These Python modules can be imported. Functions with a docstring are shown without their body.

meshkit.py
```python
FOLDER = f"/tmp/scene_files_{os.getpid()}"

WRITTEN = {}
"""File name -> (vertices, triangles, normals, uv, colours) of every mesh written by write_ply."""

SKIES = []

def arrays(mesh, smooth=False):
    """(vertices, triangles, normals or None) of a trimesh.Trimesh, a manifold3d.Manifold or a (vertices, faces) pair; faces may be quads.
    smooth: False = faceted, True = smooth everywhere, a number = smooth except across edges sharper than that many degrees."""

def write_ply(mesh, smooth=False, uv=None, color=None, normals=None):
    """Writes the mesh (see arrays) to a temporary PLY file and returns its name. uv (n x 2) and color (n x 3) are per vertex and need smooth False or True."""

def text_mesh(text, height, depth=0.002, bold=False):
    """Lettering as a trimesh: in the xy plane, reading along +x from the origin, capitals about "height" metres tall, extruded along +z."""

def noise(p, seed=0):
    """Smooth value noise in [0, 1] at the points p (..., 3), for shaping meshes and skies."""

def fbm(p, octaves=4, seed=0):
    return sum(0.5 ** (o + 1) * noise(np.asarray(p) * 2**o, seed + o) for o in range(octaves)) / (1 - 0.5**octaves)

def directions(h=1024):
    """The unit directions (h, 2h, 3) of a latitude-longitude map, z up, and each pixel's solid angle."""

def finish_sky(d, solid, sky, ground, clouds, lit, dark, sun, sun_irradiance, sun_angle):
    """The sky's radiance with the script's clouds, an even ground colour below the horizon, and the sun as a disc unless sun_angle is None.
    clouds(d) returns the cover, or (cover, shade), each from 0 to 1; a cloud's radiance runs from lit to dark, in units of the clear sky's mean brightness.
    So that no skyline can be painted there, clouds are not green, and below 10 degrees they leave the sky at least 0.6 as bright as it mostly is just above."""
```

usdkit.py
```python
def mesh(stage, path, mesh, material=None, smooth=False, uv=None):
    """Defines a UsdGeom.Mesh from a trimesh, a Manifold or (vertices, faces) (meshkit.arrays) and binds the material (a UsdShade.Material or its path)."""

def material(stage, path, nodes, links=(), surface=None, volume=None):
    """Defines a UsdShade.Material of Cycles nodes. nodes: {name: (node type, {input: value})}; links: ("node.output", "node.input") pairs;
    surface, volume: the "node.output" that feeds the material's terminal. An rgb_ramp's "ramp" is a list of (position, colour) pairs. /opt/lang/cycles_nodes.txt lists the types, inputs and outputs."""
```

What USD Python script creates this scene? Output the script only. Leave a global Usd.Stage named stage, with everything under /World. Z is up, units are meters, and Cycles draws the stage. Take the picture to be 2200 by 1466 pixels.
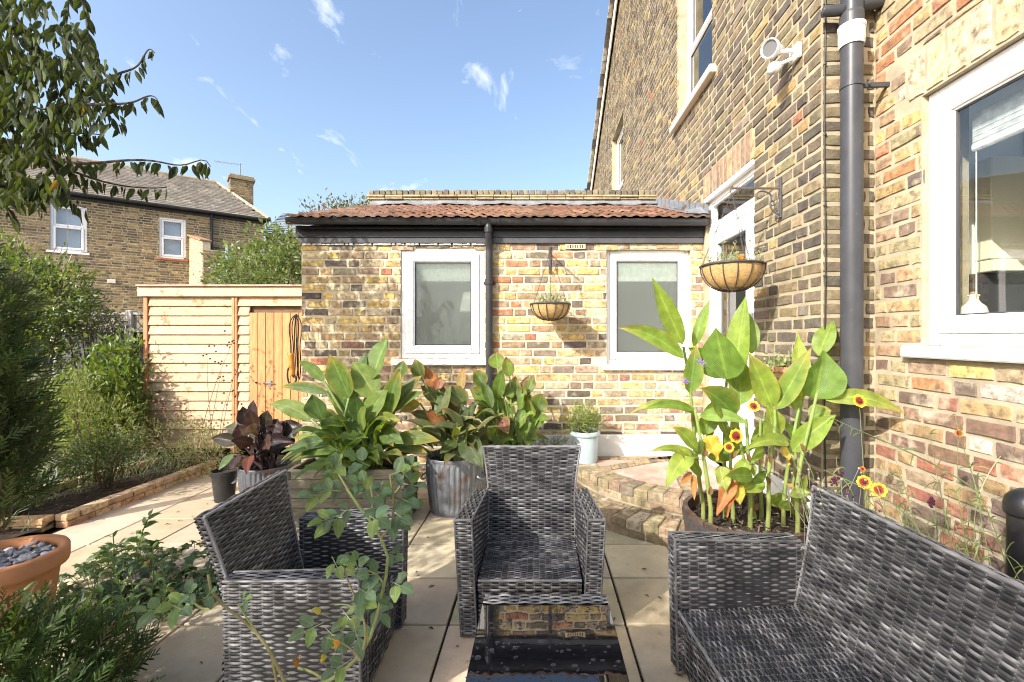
import math
import numpy as np
from shapely.geometry import Polygon, box as sbox, LineString
from shapely.ops import unary_union
from shapely import affinity
import trimesh, usdkit, meshkit
from pxr import Usd, UsdGeom, UsdLux, UsdShade, Sdf, Gf, Vt

stage = Usd.Stage.CreateInMemory()
UsdGeom.SetStageUpAxis(stage, UsdGeom.Tokens.z)
UsdGeom.SetStageMetersPerUnit(stage, 1.0)
UsdGeom.Xform.Define(stage, '/World')
UsdGeom.Scope.Define(stage, '/World/Looks')

# ------------------------------------------------------------------ camera, sky, sun, exposure
H, FPX, CX, CY, PW, PH = 1.43, 984.0, 1158.0, 725.0, 2200.0, 1466.0
cam = UsdGeom.Camera.Define(stage, '/World/camera')
cam.CreateHorizontalApertureAttr(36.0)
cam.CreateFocalLengthAttr(36.0 * FPX / PW)
cam.CreateHorizontalApertureOffsetAttr((PW / 2 - CX) / PW * 36.0)
cam.CreateVerticalApertureOffsetAttr((CY - PH / 2) / PW * 36.0)
cam.CreateClippingRangeAttr(Gf.Vec2f(0.05, 1000))
cam.AddTranslateOp().Set(Gf.Vec3d(0, 0, H))
cam.AddRotateXOp().Set(90.0)
EXPOSURE = 1.22
cam.CreateExposureAttr(EXPOSURE)

SUN = np.array([-1.0, -1.0, 0.92]); SUN /= np.linalg.norm(SUN)
SUN_EL, SUN_ROT = math.asin(SUN[2]), math.atan2(SUN[0], SUN[1])
sun = UsdLux.DistantLight.Define(stage, '/World/sun')
sun.CreateIntensityAttr(0.9); sun.CreateAngleAttr(0.5); sun.CreateNormalizeAttr(True)
sun.CreateColorAttr(Gf.Vec3f(1.0, 0.95, 0.875))
_x = np.cross([0, 0, 1], SUN); _x /= np.linalg.norm(_x); _y = np.cross(SUN, _x)
sun.AddTransformOp().Set(Gf.Matrix4d(*_x, 0, *_y, 0, *SUN, 0, -5, -5, 8, 1))

SKY = usdkit.material(stage, '/World/Looks/sky', {
    'tc': ('texture_coordinate', {}),
    'sky': ('sky_texture', {'sky_type': 'single_scattering', 'sun_disc': False, 'sun_elevation': SUN_EL, 'sun_rotation': SUN_ROT,
                            'altitude': 60.0, 'air_density': 1.0, 'aerosol_density': 3.0, 'ozone_density': 1.0}),
    'sep': ('separate_xyz', {}), 'zz': ('math', {'math_type': 'add', 'value2': 0.22}), 'zm': ('math', {'math_type': 'maximum', 'value2': 0.06}),
    'px': ('math', {'math_type': 'divide'}), 'py': ('math', {'math_type': 'divide'}), 'cv': ('combine_xyz', {'z': 0.0}),
    'map': ('mapping', {'rotation': (0, 0, 0.75), 'scale': (3.0, 1.9, 1.0), 'location': (0.9, 0.55, 0)}),
    'n': ('noise_texture', {'scale': 1.7, 'detail': 10.0, 'roughness': 0.6, 'distortion': 0.5}),
    'r': ('rgb_ramp', {'ramp': [(0, (0, 0, 0)), (0.60, (0, 0, 0)), (0.71, (0.45, 0.45, 0.45)), (0.80, (0.9, 0.9, 0.9)), (1, (0.9, 0.9, 0.9))]}),
    'mixc': ('mix_color', {'blend_type': 'mix', 'b': (5.2, 5.3, 5.4)}),
    'bg': ('background_shader', {'strength': 0.145})},
    [('tc.generated', 'sep.vector'), ('sep.z', 'zz.value1'), ('zz.value', 'zm.value1'), ('sep.x', 'px.value1'), ('zm.value', 'px.value2'), ('sep.y', 'py.value1'),
     ('zm.value', 'py.value2'), ('px.value', 'cv.x'), ('py.value', 'cv.y'), ('cv.vector', 'map.vector'), ('map.vector', 'n.vector'), ('n.fac', 'r.fac'), ('r.color', 'mixc.fac'), ('sky.color', 'mixc.a'),
     ('mixc.result', 'bg.color')], surface='bg.background')
dome = UsdLux.DomeLight.Define(stage, '/World/sky')
dome.GetPrim().SetCustomDataByKey('kind', 'structure')
UsdShade.MaterialBindingAPI.Apply(dome.GetPrim()).Bind(SKY)

# ------------------------------------------------------------------ helpers: naming, tagging, building meshes
_count = {}
def numbered(parent, name):
    k = (parent, name); n = _count.get(k, 0); _count[k] = n + 1
    return f'{parent}/{name}' if n == 0 else f'{parent}/{name}_{n:03d}'

def tag(o, label=None, cat=None, group=None, kind=None):
    p = o.GetPrim() if hasattr(o, 'GetPrim') else o
    for k, v in (('label', label), ('category', cat), ('group', group), ('kind', kind)):
        if v: p.SetCustomDataByKey(k, v)
    return o

ORIGIN = {}                                     # prim path -> world offset of its space (things are Xforms without rotation unless copied)
def thing(name, label, cat, loc=(0, 0, 0), rotz=0.0, group=None, kind=None):
    path = numbered('/World', name)
    x = UsdGeom.Xform.Define(stage, path)
    x.AddTranslateOp().Set(Gf.Vec3d(*map(float, loc)))
    if rotz: x.AddRotateZOp().Set(math.degrees(rotz))
    ORIGIN[path] = np.zeros(3) if rotz else np.array(loc, float)
    tag(x, label, cat, group, kind)
    return x.GetPrim()

def copy_thing(src, loc, rotz, label, group=None):
    path = numbered('/World', src.GetName())
    x = UsdGeom.Xform.Define(stage, path)
    x.AddTranslateOp().Set(Gf.Vec3d(*map(float, loc))); x.AddRotateZOp().Set(math.degrees(rotz))
    d = src.GetCustomData()
    x.GetPrim().GetReferences().AddInternalReference(src.GetPath()); x.GetPrim().SetInstanceable(True)
    tag(x, label, d['category'], group or d.get('group'))
    return x.GetPrim()

class MB:
    """Collects vertices, triangles, a colour per vertex and uv."""
    def __init__(self): self.v, self.f, self.t, self.u, self.n = [], [], [], [], 0
    def add(self, v, f, tone=(0.5, 0.5, 0.5), uv=None):
        v = np.asarray(v, float).reshape(-1, 3); f = np.asarray(f, int)
        if f.shape[1] == 4: f = np.vstack([f[:, [0, 1, 2]], f[:, [0, 2, 3]]])
        self.v.append(v); self.f.append(f + self.n)
        self.t.append(np.broadcast_to(np.asarray(tone, float), (len(v), 3)))
        self.u.append(np.zeros((len(v), 2)) if uv is None else np.asarray(uv, float))
        self.n += len(v); return self
    def arrays(self): return np.vstack(self.v), np.vstack(self.f), np.vstack(self.t), np.vstack(self.u)
    def move(self, M3, t):
        self.v = [x @ np.asarray(M3).T + np.asarray(t) for x in self.v]; return self

def vnormals(v, f):
    n = np.zeros_like(v); c = np.cross(v[f[:, 1]] - v[f[:, 0]], v[f[:, 2]] - v[f[:, 0]])
    for k in range(3): np.add.at(n, f[:, k], c)
    l = np.linalg.norm(n, axis=1, keepdims=True)
    return np.where(l > 1e-12, n / np.maximum(l, 1e-12), [0, 0, 1.0])

def put(name, m, mat, parent=None, smooth=False, label=None, kind=None, world=True, uv=False, cat=None, group=None):
    """One Mesh prim under parent (or /World) from an MB; vertices are given in world space."""
    pp = '/World' if parent is None else str(parent.GetPath())
    path = numbered(pp, name)
    v, f, t, u = m.arrays()
    off = ORIGIN.get(pp, np.zeros(3)) if world else np.zeros(3)
    v = v - off
    ORIGIN[path] = off
    g = UsdGeom.Mesh.Define(stage, path)
    g.CreatePointsAttr(Vt.Vec3fArray.FromNumpy(v.astype(np.float32)))
    g.CreateFaceVertexCountsAttr(Vt.IntArray.FromNumpy(np.full(len(f), 3, np.int32)))
    g.CreateFaceVertexIndicesAttr(Vt.IntArray.FromNumpy(f.astype(np.int32).ravel()))
    g.CreateSubdivisionSchemeAttr('none'); g.CreateDoubleSidedAttr(True)
    if smooth:
        g.CreateNormalsAttr(Vt.Vec3fArray.FromNumpy(vnormals(v, f).astype(np.float32))); g.SetNormalsInterpolation('vertex')
    api = UsdGeom.PrimvarsAPI(g)
    api.CreatePrimvar('tone', Sdf.ValueTypeNames.Color3fArray, 'vertex').Set(Vt.Vec3fArray.FromNumpy(t.astype(np.float32)))
    if uv: api.CreatePrimvar('st', Sdf.ValueTypeNames.TexCoord2fArray, 'vertex').Set(Vt.Vec2fArray.FromNumpy(u.astype(np.float32)))
    UsdShade.MaterialBindingAPI.Apply(g.GetPrim()).Bind(mat)
    tag(g, label, cat, group, kind)
    return g.GetPrim()

def at(px, py, Y):
    """The point on the photograph's ray through pixel (px, py) that stands Y metres away from the camera's plane."""
    return np.array([(px - CX) * Y / FPX, Y, H - (py - CY) * Y / FPX])

def unit(a): a = np.asarray(a, float); return a / max(np.linalg.norm(a), 1e-12)

# chamfered box template
_s = np.array([[x, y, z] for x in (-1, 1) for y in (-1, 1) for z in (-1, 1)], float)
_tv = np.vstack([np.where(np.arange(3) == k, _s, _s * 0.8) for k in range(3)])
_CH = trimesh.convex.convex_hull(_tv)
_idx = [int(np.argmin(np.linalg.norm(_tv - q, axis=1))) for q in _CH.vertices]
_CHF = np.array(_idx)[_CH.faces]
def cbox_v(half, e):
    half = np.asarray(half, float); e = min(e, half.min() * 0.9)
    inner = half - e
    return np.vstack([np.where(np.arange(3) == k, _s * half, _s * inner) for k in range(3)])
def abox(m, lo, hi, e=0.003, tone=(0.5,) * 3, M=None, t=None):
    lo, hi = np.minimum(lo, hi).astype(float), np.maximum(lo, hi).astype(float)
    v = cbox_v((hi - lo) / 2, e) + (lo + hi) / 2
    if M is not None: v = v @ np.asarray(M, float).T + (0 if t is None else np.asarray(t))
    return m.add(v, _CHF, tone)
def bar(m, a, b, w, h, e=0.003, tone=(0.5,) * 3, up=(0, 0, 1)):
    """A box from a to b, w wide, h high."""
    a, b = np.asarray(a, float), np.asarray(b, float); d = unit(b - a)
    s = np.cross(d, up)
    if np.linalg.norm(s) < 1e-6: s = np.cross(d, (1, 0, 0))
    s = unit(s); u = np.cross(s, d)
    v = cbox_v((w / 2, np.linalg.norm(b - a) / 2, h / 2), e)
    return m.add(v @ np.array([s, d, u]) + (a + b) / 2, _CHF, tone)

class Frame:
    """A wall's own axes: u along it, z up, n out of it."""
    def __init__(self, O, U, N): self.O, self.U, self.N = np.array(O, float), unit(U), unit(N); self.flip = np.dot(np.cross(self.U, [0, 0, 1]), self.N) < 0
    def p(self, u, z, n=0.0):
        u, z, n = np.broadcast_arrays(*[np.asarray(q, float) for q in (u, z, n)])
        return self.O + u[..., None] * self.U + n[..., None] * self.N + z[..., None] * np.array([0, 0, 1.0])
    def box(self, m, u0, u1, z0, z1, n0, n1, e=0.003, tone=(0.5,) * 3):
        lo, hi = np.minimum([u0, z0, n0], [u1, z1, n1]), np.maximum([u0, z0, n0], [u1, z1, n1])
        v = cbox_v((hi - lo) / 2, e) + (lo + hi) / 2
        return m.add(self.p(v[:, 0], v[:, 1], v[:, 2]), _CHF[:, ::-1] if self.flip else _CHF, tone)

def tube(m, pts, r, sides=8, tone=(0.5,) * 3, cap=True):
    p = np.asarray(pts, float); n = len(p); r = np.broadcast_to(np.asarray(r, float), (n,))
    tan = np.gradient(p, axis=0); tan /= np.maximum(np.linalg.norm(tan, axis=1, keepdims=True), 1e-12)
    ref = np.array([0, 0, 1.0]) if abs(tan[0][2]) < 0.9 else np.array([1.0, 0, 0])
    s = unit(np.cross(tan[0], ref)); V = []
    a = np.arange(sides) / sides * 2 * np.pi
    for i in range(n):
        s = unit(s - np.dot(s, tan[i]) * tan[i]); q = np.cross(tan[i], s)
        V.append(p[i] + r[i] * (np.cos(a)[:, None] * s + np.sin(a)[:, None] * q))
    V = np.vstack(V); F = []
    k = np.arange(sides); k2 = (k + 1) % sides
    for i in range(n - 1):
        F.append(np.stack([i * sides + k, i * sides + k2, (i + 1) * sides + k2, (i + 1) * sides + k], 1))
    F = np.vstack(F); F = np.vstack([F[:, [0, 1, 2]], F[:, [0, 2, 3]]])
    if cap:
        V = np.vstack([V, p[0], p[-1]])
        F = np.vstack([F, np.stack([k2, k, np.full(sides, n * sides)], 1), np.stack([(n - 1) * sides + k, (n - 1) * sides + k2, np.full(sides, n * sides + 1)], 1)])
    return m.add(V, F, tone)
def bend(pts, r=.06, k=5):
    """A polyline with its corners rounded."""
    p = [np.asarray(q, float) for q in pts]; out = [p[0]]
    for a, b, c in zip(p, p[1:], p[2:]):
        ra = min(r, np.linalg.norm(b - a) * .45, np.linalg.norm(c - b) * .45); s, e = b + unit(a - b) * ra, b + unit(c - b) * ra
        out += [(1 - t) ** 2 * s + 2 * t * (1 - t) * b + t * t * e for t in np.linspace(0, 1, k)]
    return np.array(out + [p[-1]])
def spline(pts, n=24):
    from scipy.interpolate import CubicSpline
    p = np.asarray(pts, float)
    if len(p) < 3: return np.linspace(p[0], p[-1], n)
    d = np.r_[0, np.cumsum(np.linalg.norm(np.diff(p, axis=0), axis=1) + 1e-9)]
    return CubicSpline(d, p)(np.linspace(0, d[-1], n))
def lathe(m, prof, c, n=32, tone=(0.5,) * 3, wob=None):
    """prof: (radius, z) pairs; a pair given twice makes a sharp edge. wob(angle, z) multiplies the radius."""
    prof = np.asarray(prof, float); a = np.arange(n) / n * 2 * np.pi; V = []
    for r, z in prof:
        rr = r * (1 if wob is None else wob(a, z))
        V.append(np.stack([c[0] + rr * np.cos(a), c[1] + rr * np.sin(a), np.full(n, c[2] + z)], 1))
    V = np.vstack(V); k = np.arange(n); k2 = (k + 1) % n; F = []
    for i in range(len(prof) - 1):
        if np.allclose(prof[i], prof[i + 1]): continue
        F.append(np.stack([i * n + k, i * n + k2, (i + 1) * n + k2, (i + 1) * n + k], 1))
    return m.add(V, np.vstack(F), tone)
def sharp(pr):
    out = [pr[0]]
    for q in pr[1:-1]: out += [q, q]
    return out + [pr[-1]]
def ball(m, c, r, tone=(0.5,) * 3, sub=1, scale=(1, 1, 1)):
    s = trimesh.creation.icosphere(sub, 1.0); return m.add(s.vertices * np.asarray(scale) * r + np.asarray(c), s.faces, tone)
def extrude(m, fr, poly, n0, n1, tone=(0.5,) * 3):
    """A polygon in a wall's (u, z), made solid from n0 to n1."""
    for g in getattr(poly, 'geoms', [poly]):
        if g.area < 1e-6: continue
        e = trimesh.creation.extrude_polygon(g, abs(n1 - n0), engine='earcut'); v = np.array(e.vertices)
        m.add(fr.p(v[:, 0], v[:, 1], min(n0, n1) + v[:, 2]), e.faces if not fr.flip else e.faces[:, ::-1], tone)
    return m
def extrude_flat(m, poly, z0, z1, tone=(0.5,) * 3):
    for g in getattr(poly, 'geoms', [poly]):
        e = trimesh.creation.extrude_polygon(g, z1 - z0, engine='earcut'); m.add(np.array(e.vertices) + [0, 0, z0], e.faces, tone)
    return m

# ------------------------------------------------------------------ materials
def mat_tone(name, rough=0.8, var=0.35, vscale=9.0, fine=60.0, bump=0.4, bdist=0.004, spec=0.4, metallic=0.0, dirt=None, coat=0.0, detail=6.0, stretch=(1, 1, 1)):
    """Colour from the mesh's own tone, mottled and roughened by noise in object space."""
    n = {'a': ('attribute', {'attribute': 'tone'}), 'g': ('geometry', {}), 'mp': ('mapping', {'scale': stretch}),
         'n1': ('noise_texture', {'scale': vscale, 'detail': detail, 'roughness': 0.6}),
         'r1': ('map_range', {'from_min': 0.25, 'from_max': 0.75, 'to_min': 1 - var, 'to_max': 1 + var}),
         'mx': ('vector_math', {'math_type': 'scale'}),
         'n2': ('noise_texture', {'scale': fine, 'detail': 5.0, 'roughness': 0.65}),
         'b': ('bump', {'strength': bump, 'distance': bdist}),
         'p': ('principled_bsdf', {'roughness': rough, 'specular_ior_level': spec, 'metallic': metallic, 'coat_weight': coat})}
    l = [('g.position', 'mp.vector'), ('mp.vector', 'n1.vector'), ('mp.vector', 'n2.vector'), ('n1.fac', 'r1.value'), ('a.color', 'mx.vector1'), ('r1.result', 'mx.scale'), ('n2.fac', 'b.height'), ('b.normal', 'p.normal')]
    if dirt and isinstance(dirt, list):
        prev = 'mx.vector'
        for i, q in enumerate(dirt):
            n[f'dn{i}'] = ('noise_texture', {'scale': q[0], 'detail': 5.0, 'roughness': 0.62, 'dimensions': '4D', 'w': 3.7 * i})
            n[f'dr{i}'] = ('map_range', {'from_min': q[1], 'from_max': q[2], 'to_min': 0.0, 'to_max': q[3], 'clamp': True})
            n[f'dm{i}'] = ('mix_color', {'blend_type': 'mix', 'b': q[4]})
            l += [('g.position', f'dn{i}.vector'), (f'dn{i}.fac', f'dr{i}.value'), (f'dr{i}.result', f'dm{i}.fac'), (prev, f'dm{i}.a')]; prev = f'dm{i}.result'
        l += [(prev, 'p.base_color')]
    elif dirt:
        n['n3'] = ('noise_texture', {'scale': dirt[0], 'detail': 5.0, 'roughness': 0.6})
        n['r3'] = ('map_range', {'from_min': dirt[1], 'from_max': dirt[2], 'to_min': 0.0, 'to_max': dirt[3], 'clamp': True})
        n['mx3'] = ('mix_color', {'blend_type': 'mix', 'b': dirt[4]})
        l += [('g.position', 'n3.vector'), ('n3.fac', 'r3.value'), ('r3.result', 'mx3.fac'), ('mx.vector', 'mx3.a'), ('mx3.result', 'p.base_color')]
    else: l += [('mx.vector', 'p.base_color')]
    return usdkit.material(stage, '/World/Looks/' + name, n, l, surface='p.BSDF')

def mat_leaf(name, trans=0.35, rough=0.4, veins=True, spec=0.45, tint=(1.25, 1.2, 0.35)):
    n = {'a': ('attribute', {'attribute': 'tone'}), 'g': ('geometry', {}),
         'n1': ('noise_texture', {'scale': 22.0, 'detail': 3.0}), 'r1': ('map_range', {'from_min': 0.25, 'from_max': 0.75, 'to_min': 0.72, 'to_max': 1.28}),
         'mx': ('vector_math', {'math_type': 'scale'}),
         'p': ('principled_bsdf', {'roughness': rough, 'specular_ior_level': spec}),
         'tt': ('vector_math', {'math_type': 'multiply', 'vector2': tint}), 't': ('translucent_bsdf', {}), 'm': ('mix_closure', {'fac': trans})}
    l = [('g.position', 'n1.vector'), ('n1.fac', 'r1.value'), ('a.color', 'mx.vector1'), ('r1.result', 'mx.scale')]
    if veins:
        n.update({'uv': ('uvmap', {'attribute': 'st'}), 's': ('separate_xyz', {}), 'c': ('math', {'math_type': 'subtract', 'value2': 0.5}), 'ab': ('math', {'math_type': 'absolute'}),
                  'rib': ('map_range', {'from_min': 0.012, 'from_max': 0.055, 'to_min': 0.75, 'to_max': 0.0, 'clamp': True}),
                  'k1': ('math', {'math_type': 'multiply_add', 'value2': -1.1}), 'k2': ('math', {'math_type': 'multiply', 'value2': 130.0}), 'sn': ('math', {'math_type': 'sine'}),
                  'vr': ('map_range', {'from_min': 0.2, 'from_max': 1.0, 'to_min': 0.0, 'to_max': 0.22, 'clamp': True}),
                  'mxa': ('math', {'math_type': 'maximum'}), 'lt': ('vector_math', {'math_type': 'multiply_add', 'vector2': (1.5, 1.35, 1.5), 'vector3': (0.03, 0.035, 0.012)}),
                  'mm': ('mix_color', {}), 'bp': ('bump', {'strength': 0.35, 'distance': 0.003})})
        l += [('uv.UV', 's.vector'), ('s.x', 'c.value1'), ('c.value', 'ab.value1'), ('ab.value', 'rib.value'), ('ab.value', 'k1.value1'), ('s.y', 'k1.value3'), ('k1.value', 'k2.value1'), ('k2.value', 'sn.value1'),
              ('sn.value', 'vr.value'), ('vr.result', 'mxa.value1'), ('rib.result', 'mxa.value2'), ('mx.vector', 'lt.vector1'), ('mxa.value', 'mm.fac'), ('mx.vector', 'mm.a'), ('lt.vector', 'mm.b'), ('mm.result', 'p.base_color'),
              ('mm.result', 'tt.vector1'), ('sn.value', 'bp.height'), ('bp.normal', 'p.normal')]
    else: l += [('mx.vector', 'p.base_color'), ('mx.vector', 'tt.vector1')]
    l += [('tt.vector', 't.color'), ('p.BSDF', 'm.closure1'), ('t.BSDF', 'm.closure2')]
    return usdkit.material(stage, '/World/Looks/' + name, n, l, surface='m.closure')

M = {}
M['brick'] = mat_tone('brick', rough=0.9, var=0.38, vscale=22, fine=95, bump=0.75, bdist=0.006, spec=0.2, dirt=[(26.0, .47, .66, .85, (.13, .10, .075)), (9.0, .54, .74, .65, (.66, .58, .43)), (17.0, .58, .76, .45, (.52, .38, .15))])
M['old_brick'] = mat_tone('old_brick', rough=0.92, var=0.42, vscale=18, fine=85, bump=0.9, bdist=0.007, spec=0.2, dirt=[(20.0, .48, .72, .55, (.085, .07, .058)), (15.0, .58, .78, .4, (.36, .28, .14))])
M['mortar'] = mat_tone('mortar', rough=0.95, var=0.3, vscale=6, fine=110, bump=0.7, bdist=0.005, spec=0.1)
M['paint'] = mat_tone('white_paint', rough=0.32, var=0.05, vscale=4, fine=40, bump=0.06, bdist=0.001, spec=0.5, dirt=[(3.0, .56, .8, .35, (.50, .48, .43)), (16.0, .62, .74, .25, (.42, .40, .36))])
M['render'] = mat_tone('painted_render', rough=0.8, var=0.12, vscale=5, fine=45, bump=0.5, bdist=0.004, spec=0.3, dirt=(8, 0.58, 0.8, 0.45, (0.35, 0.32, 0.26)))
M['black'] = mat_tone('black_plastic', rough=0.38, var=0.25, vscale=6, fine=30, bump=0.06, bdist=0.002, spec=0.3, dirt=[(3.5, .55, .8, .35, (.11, .105, .10)), (24.0, .64, .74, .3, (.16, .15, .14))])
M['iron'] = mat_tone('wrought_iron', rough=0.55, var=0.4, vscale=40, fine=120, bump=0.3, bdist=0.002)
M['stone'] = mat_tone('paving_stone', rough=0.82, var=0.22, vscale=5, fine=45, bump=0.5, bdist=0.004, spec=0.3, dirt=[(3.0, 0.5, 0.8, 0.4, (0.36, 0.28, 0.18)), (13.0, .60, .72, .35, (.16, .13, .09)), (1.4, .5, .75, .45, (.50, .43, .34)), (45.0, .66, .72, .55, (.10, .085, .06))])
M['flag'] = mat_tone('worn_flagstone', rough=0.85, var=0.25, vscale=6, fine=45, bump=0.5, bdist=0.004, spec=0.25, dirt=[(9.0, .48, .66, .75, (.40, .17, .12)), (6.0, .55, .72, .7, (.58, .52, .46)), (22.0, .58, .7, .5, (.14, .11, .08))])
M['soil'] = mat_tone('soil', rough=0.95, var=0.6, vscale=16, fine=50, bump=1.0, bdist=0.02, spec=0.15)
M['tile'] = mat_tone('clay_tile', rough=0.85, var=0.35, vscale=14, fine=70, bump=0.5, bdist=0.004, spec=0.25, dirt=(11, 0.52, 0.72, 0.75, (0.11, 0.10, 0.05)))
M['wicker'] = mat_tone('wicker_strand', rough=0.42, var=0.2, vscale=30, fine=90, bump=0.1, bdist=0.001, spec=0.35)
M['wood'] = mat_tone('timber', rough=0.75, var=0.28, vscale=3.0, fine=16, bump=0.35, bdist=0.003, spec=0.25, stretch=(2.0, 14.0, 14.0), dirt=[(9.0, 0.575, 0.64, 0.75, (0.28, 0.13, 0.05)), (1.6, .5, .75, .3, (.52, .36, .20))])
M['wood_up'] = mat_tone('upright_timber', rough=0.7, var=0.3, vscale=3.0, fine=16, bump=0.35, bdist=0.003, spec=0.25, stretch=(14.0, 14.0, 2.0), dirt=[(6.0, 0.60, 0.67, 0.6, (0.25, 0.09, 0.03))])
M['old_wood'] = mat_tone('weathered_timber', rough=0.85, var=0.4, vscale=4.0, fine=18, bump=0.6, bdist=0.004, spec=0.2, stretch=(2.0, 10.0, 10.0))
M['lead'] = mat_tone('lead', rough=0.6, var=0.3, vscale=10, fine=40, bump=0.3, bdist=0.003, spec=0.4)
M['zinc'] = mat_tone('galvanised_metal', rough=0.48, var=0.3, vscale=11, fine=50, bump=0.15, bdist=0.002, metallic=0.6, dirt=(7, 0.56, 0.72, 0.8, (0.16, 0.075, 0.03)))
M['clay'] = mat_tone('terracotta', rough=0.85, var=0.2, vscale=7, fine=60, bump=0.3, bdist=0.002, spec=0.2, dirt=(6, 0.55, 0.8, 0.4, (0.55, 0.42, 0.32)))
M['glaze'] = mat_tone('glazed_pot', rough=0.3, var=0.08, vscale=6, fine=30, bump=0.08, bdist=0.002, spec=0.5)
M['coir'] = mat_tone('coir', rough=0.95, var=0.35, vscale=45, fine=130, bump=1.0, bdist=0.012, spec=0.1, stretch=(1, 1, 2.2))
M['bark'] = mat_tone('bark', rough=0.9, var=0.35, vscale=25, fine=60, bump=0.7, bdist=0.006, spec=0.2, stretch=(1, 1, 0.4))
M['stem'] = mat_tone('green_stem', rough=0.45, var=0.25, vscale=12, fine=30, bump=0.1, bdist=0.002, spec=0.45)
M['flower'] = mat_leaf('petal', trans=0.3, veins=False, rough=0.6, tint=(1.1, 1.0, 0.8))
M['leaf'] = mat_leaf('leaf', trans=0.38)
M['tree_leaf'] = mat_leaf('tree_leaf', trans=0.3, rough=0.6, spec=0.2)
M['dark_leaf'] = mat_leaf('dark_leaf', trans=0.18, tint=(1.2, 0.9, 0.5), rough=0.33)
M['small_leaf'] = mat_leaf('small_leaf', trans=0.34, veins=False, rough=0.42)
M['needle'] = mat_leaf('needle', trans=0.25, veins=False, rough=0.55)
M['pebble'] = mat_tone('pebble', rough=0.5, var=0.3, vscale=30, fine=80, bump=0.1, bdist=0.001)
M['plaster'] = mat_tone('plaster', rough=0.85, var=0.06, vscale=2, fine=30, bump=0.05, bdist=0.001, spec=0.2)
M['blind'] = mat_leaf('blind_fabric', trans=0.45, veins=False, rough=0.8, spec=0.1, tint=(1, 1, 1))

def mat_pane(name, tint, ior=1.5, rough=0.0, bumps=None):
    n = {'fr': ('fresnel', {'IOR': ior}), 'tr': ('transparent_bsdf', {'color': tint}), 'gl': ('glossy_bsdf', {'color': (1, 1, 1), 'roughness': rough}), 'm': ('mix_closure', {})}
    n.update({'gb': ('geometry', {}), 'fb': ('math', {'math_type': 'subtract', 'value1': 1.0}), 'ff': ('math', {'math_type': 'multiply'})})
    l = [('gb.backfacing', 'fb.value2'), ('fb.value', 'ff.value1'), ('fr.fac', 'ff.value2'), ('ff.value', 'm.fac'), ('tr.BSDF', 'm.closure1'), ('gl.BSDF', 'm.closure2')]
    if bumps:
        n.update({'g': ('geometry', {}), 'mp': ('mapping', {'scale': bumps[0]}), 'nz': ('noise_texture', {'scale': 1.0, 'detail': 3.0, 'roughness': 0.6}), 'b': ('bump', {'strength': bumps[1], 'distance': bumps[2]})})
        l += [('g.position', 'mp.vector'), ('mp.vector', 'nz.vector'), ('nz.fac', 'b.height'), ('b.normal', 'gl.normal')]
    return usdkit.material(stage, '/World/Looks/' + name, n, l, surface='m.closure')
M['pane'] = mat_pane('window_glass', (0.95, 0.97, 0.96), ior=2.0, bumps=((1.2, 1.2, 1.2), 0.08, 0.01))
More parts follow.
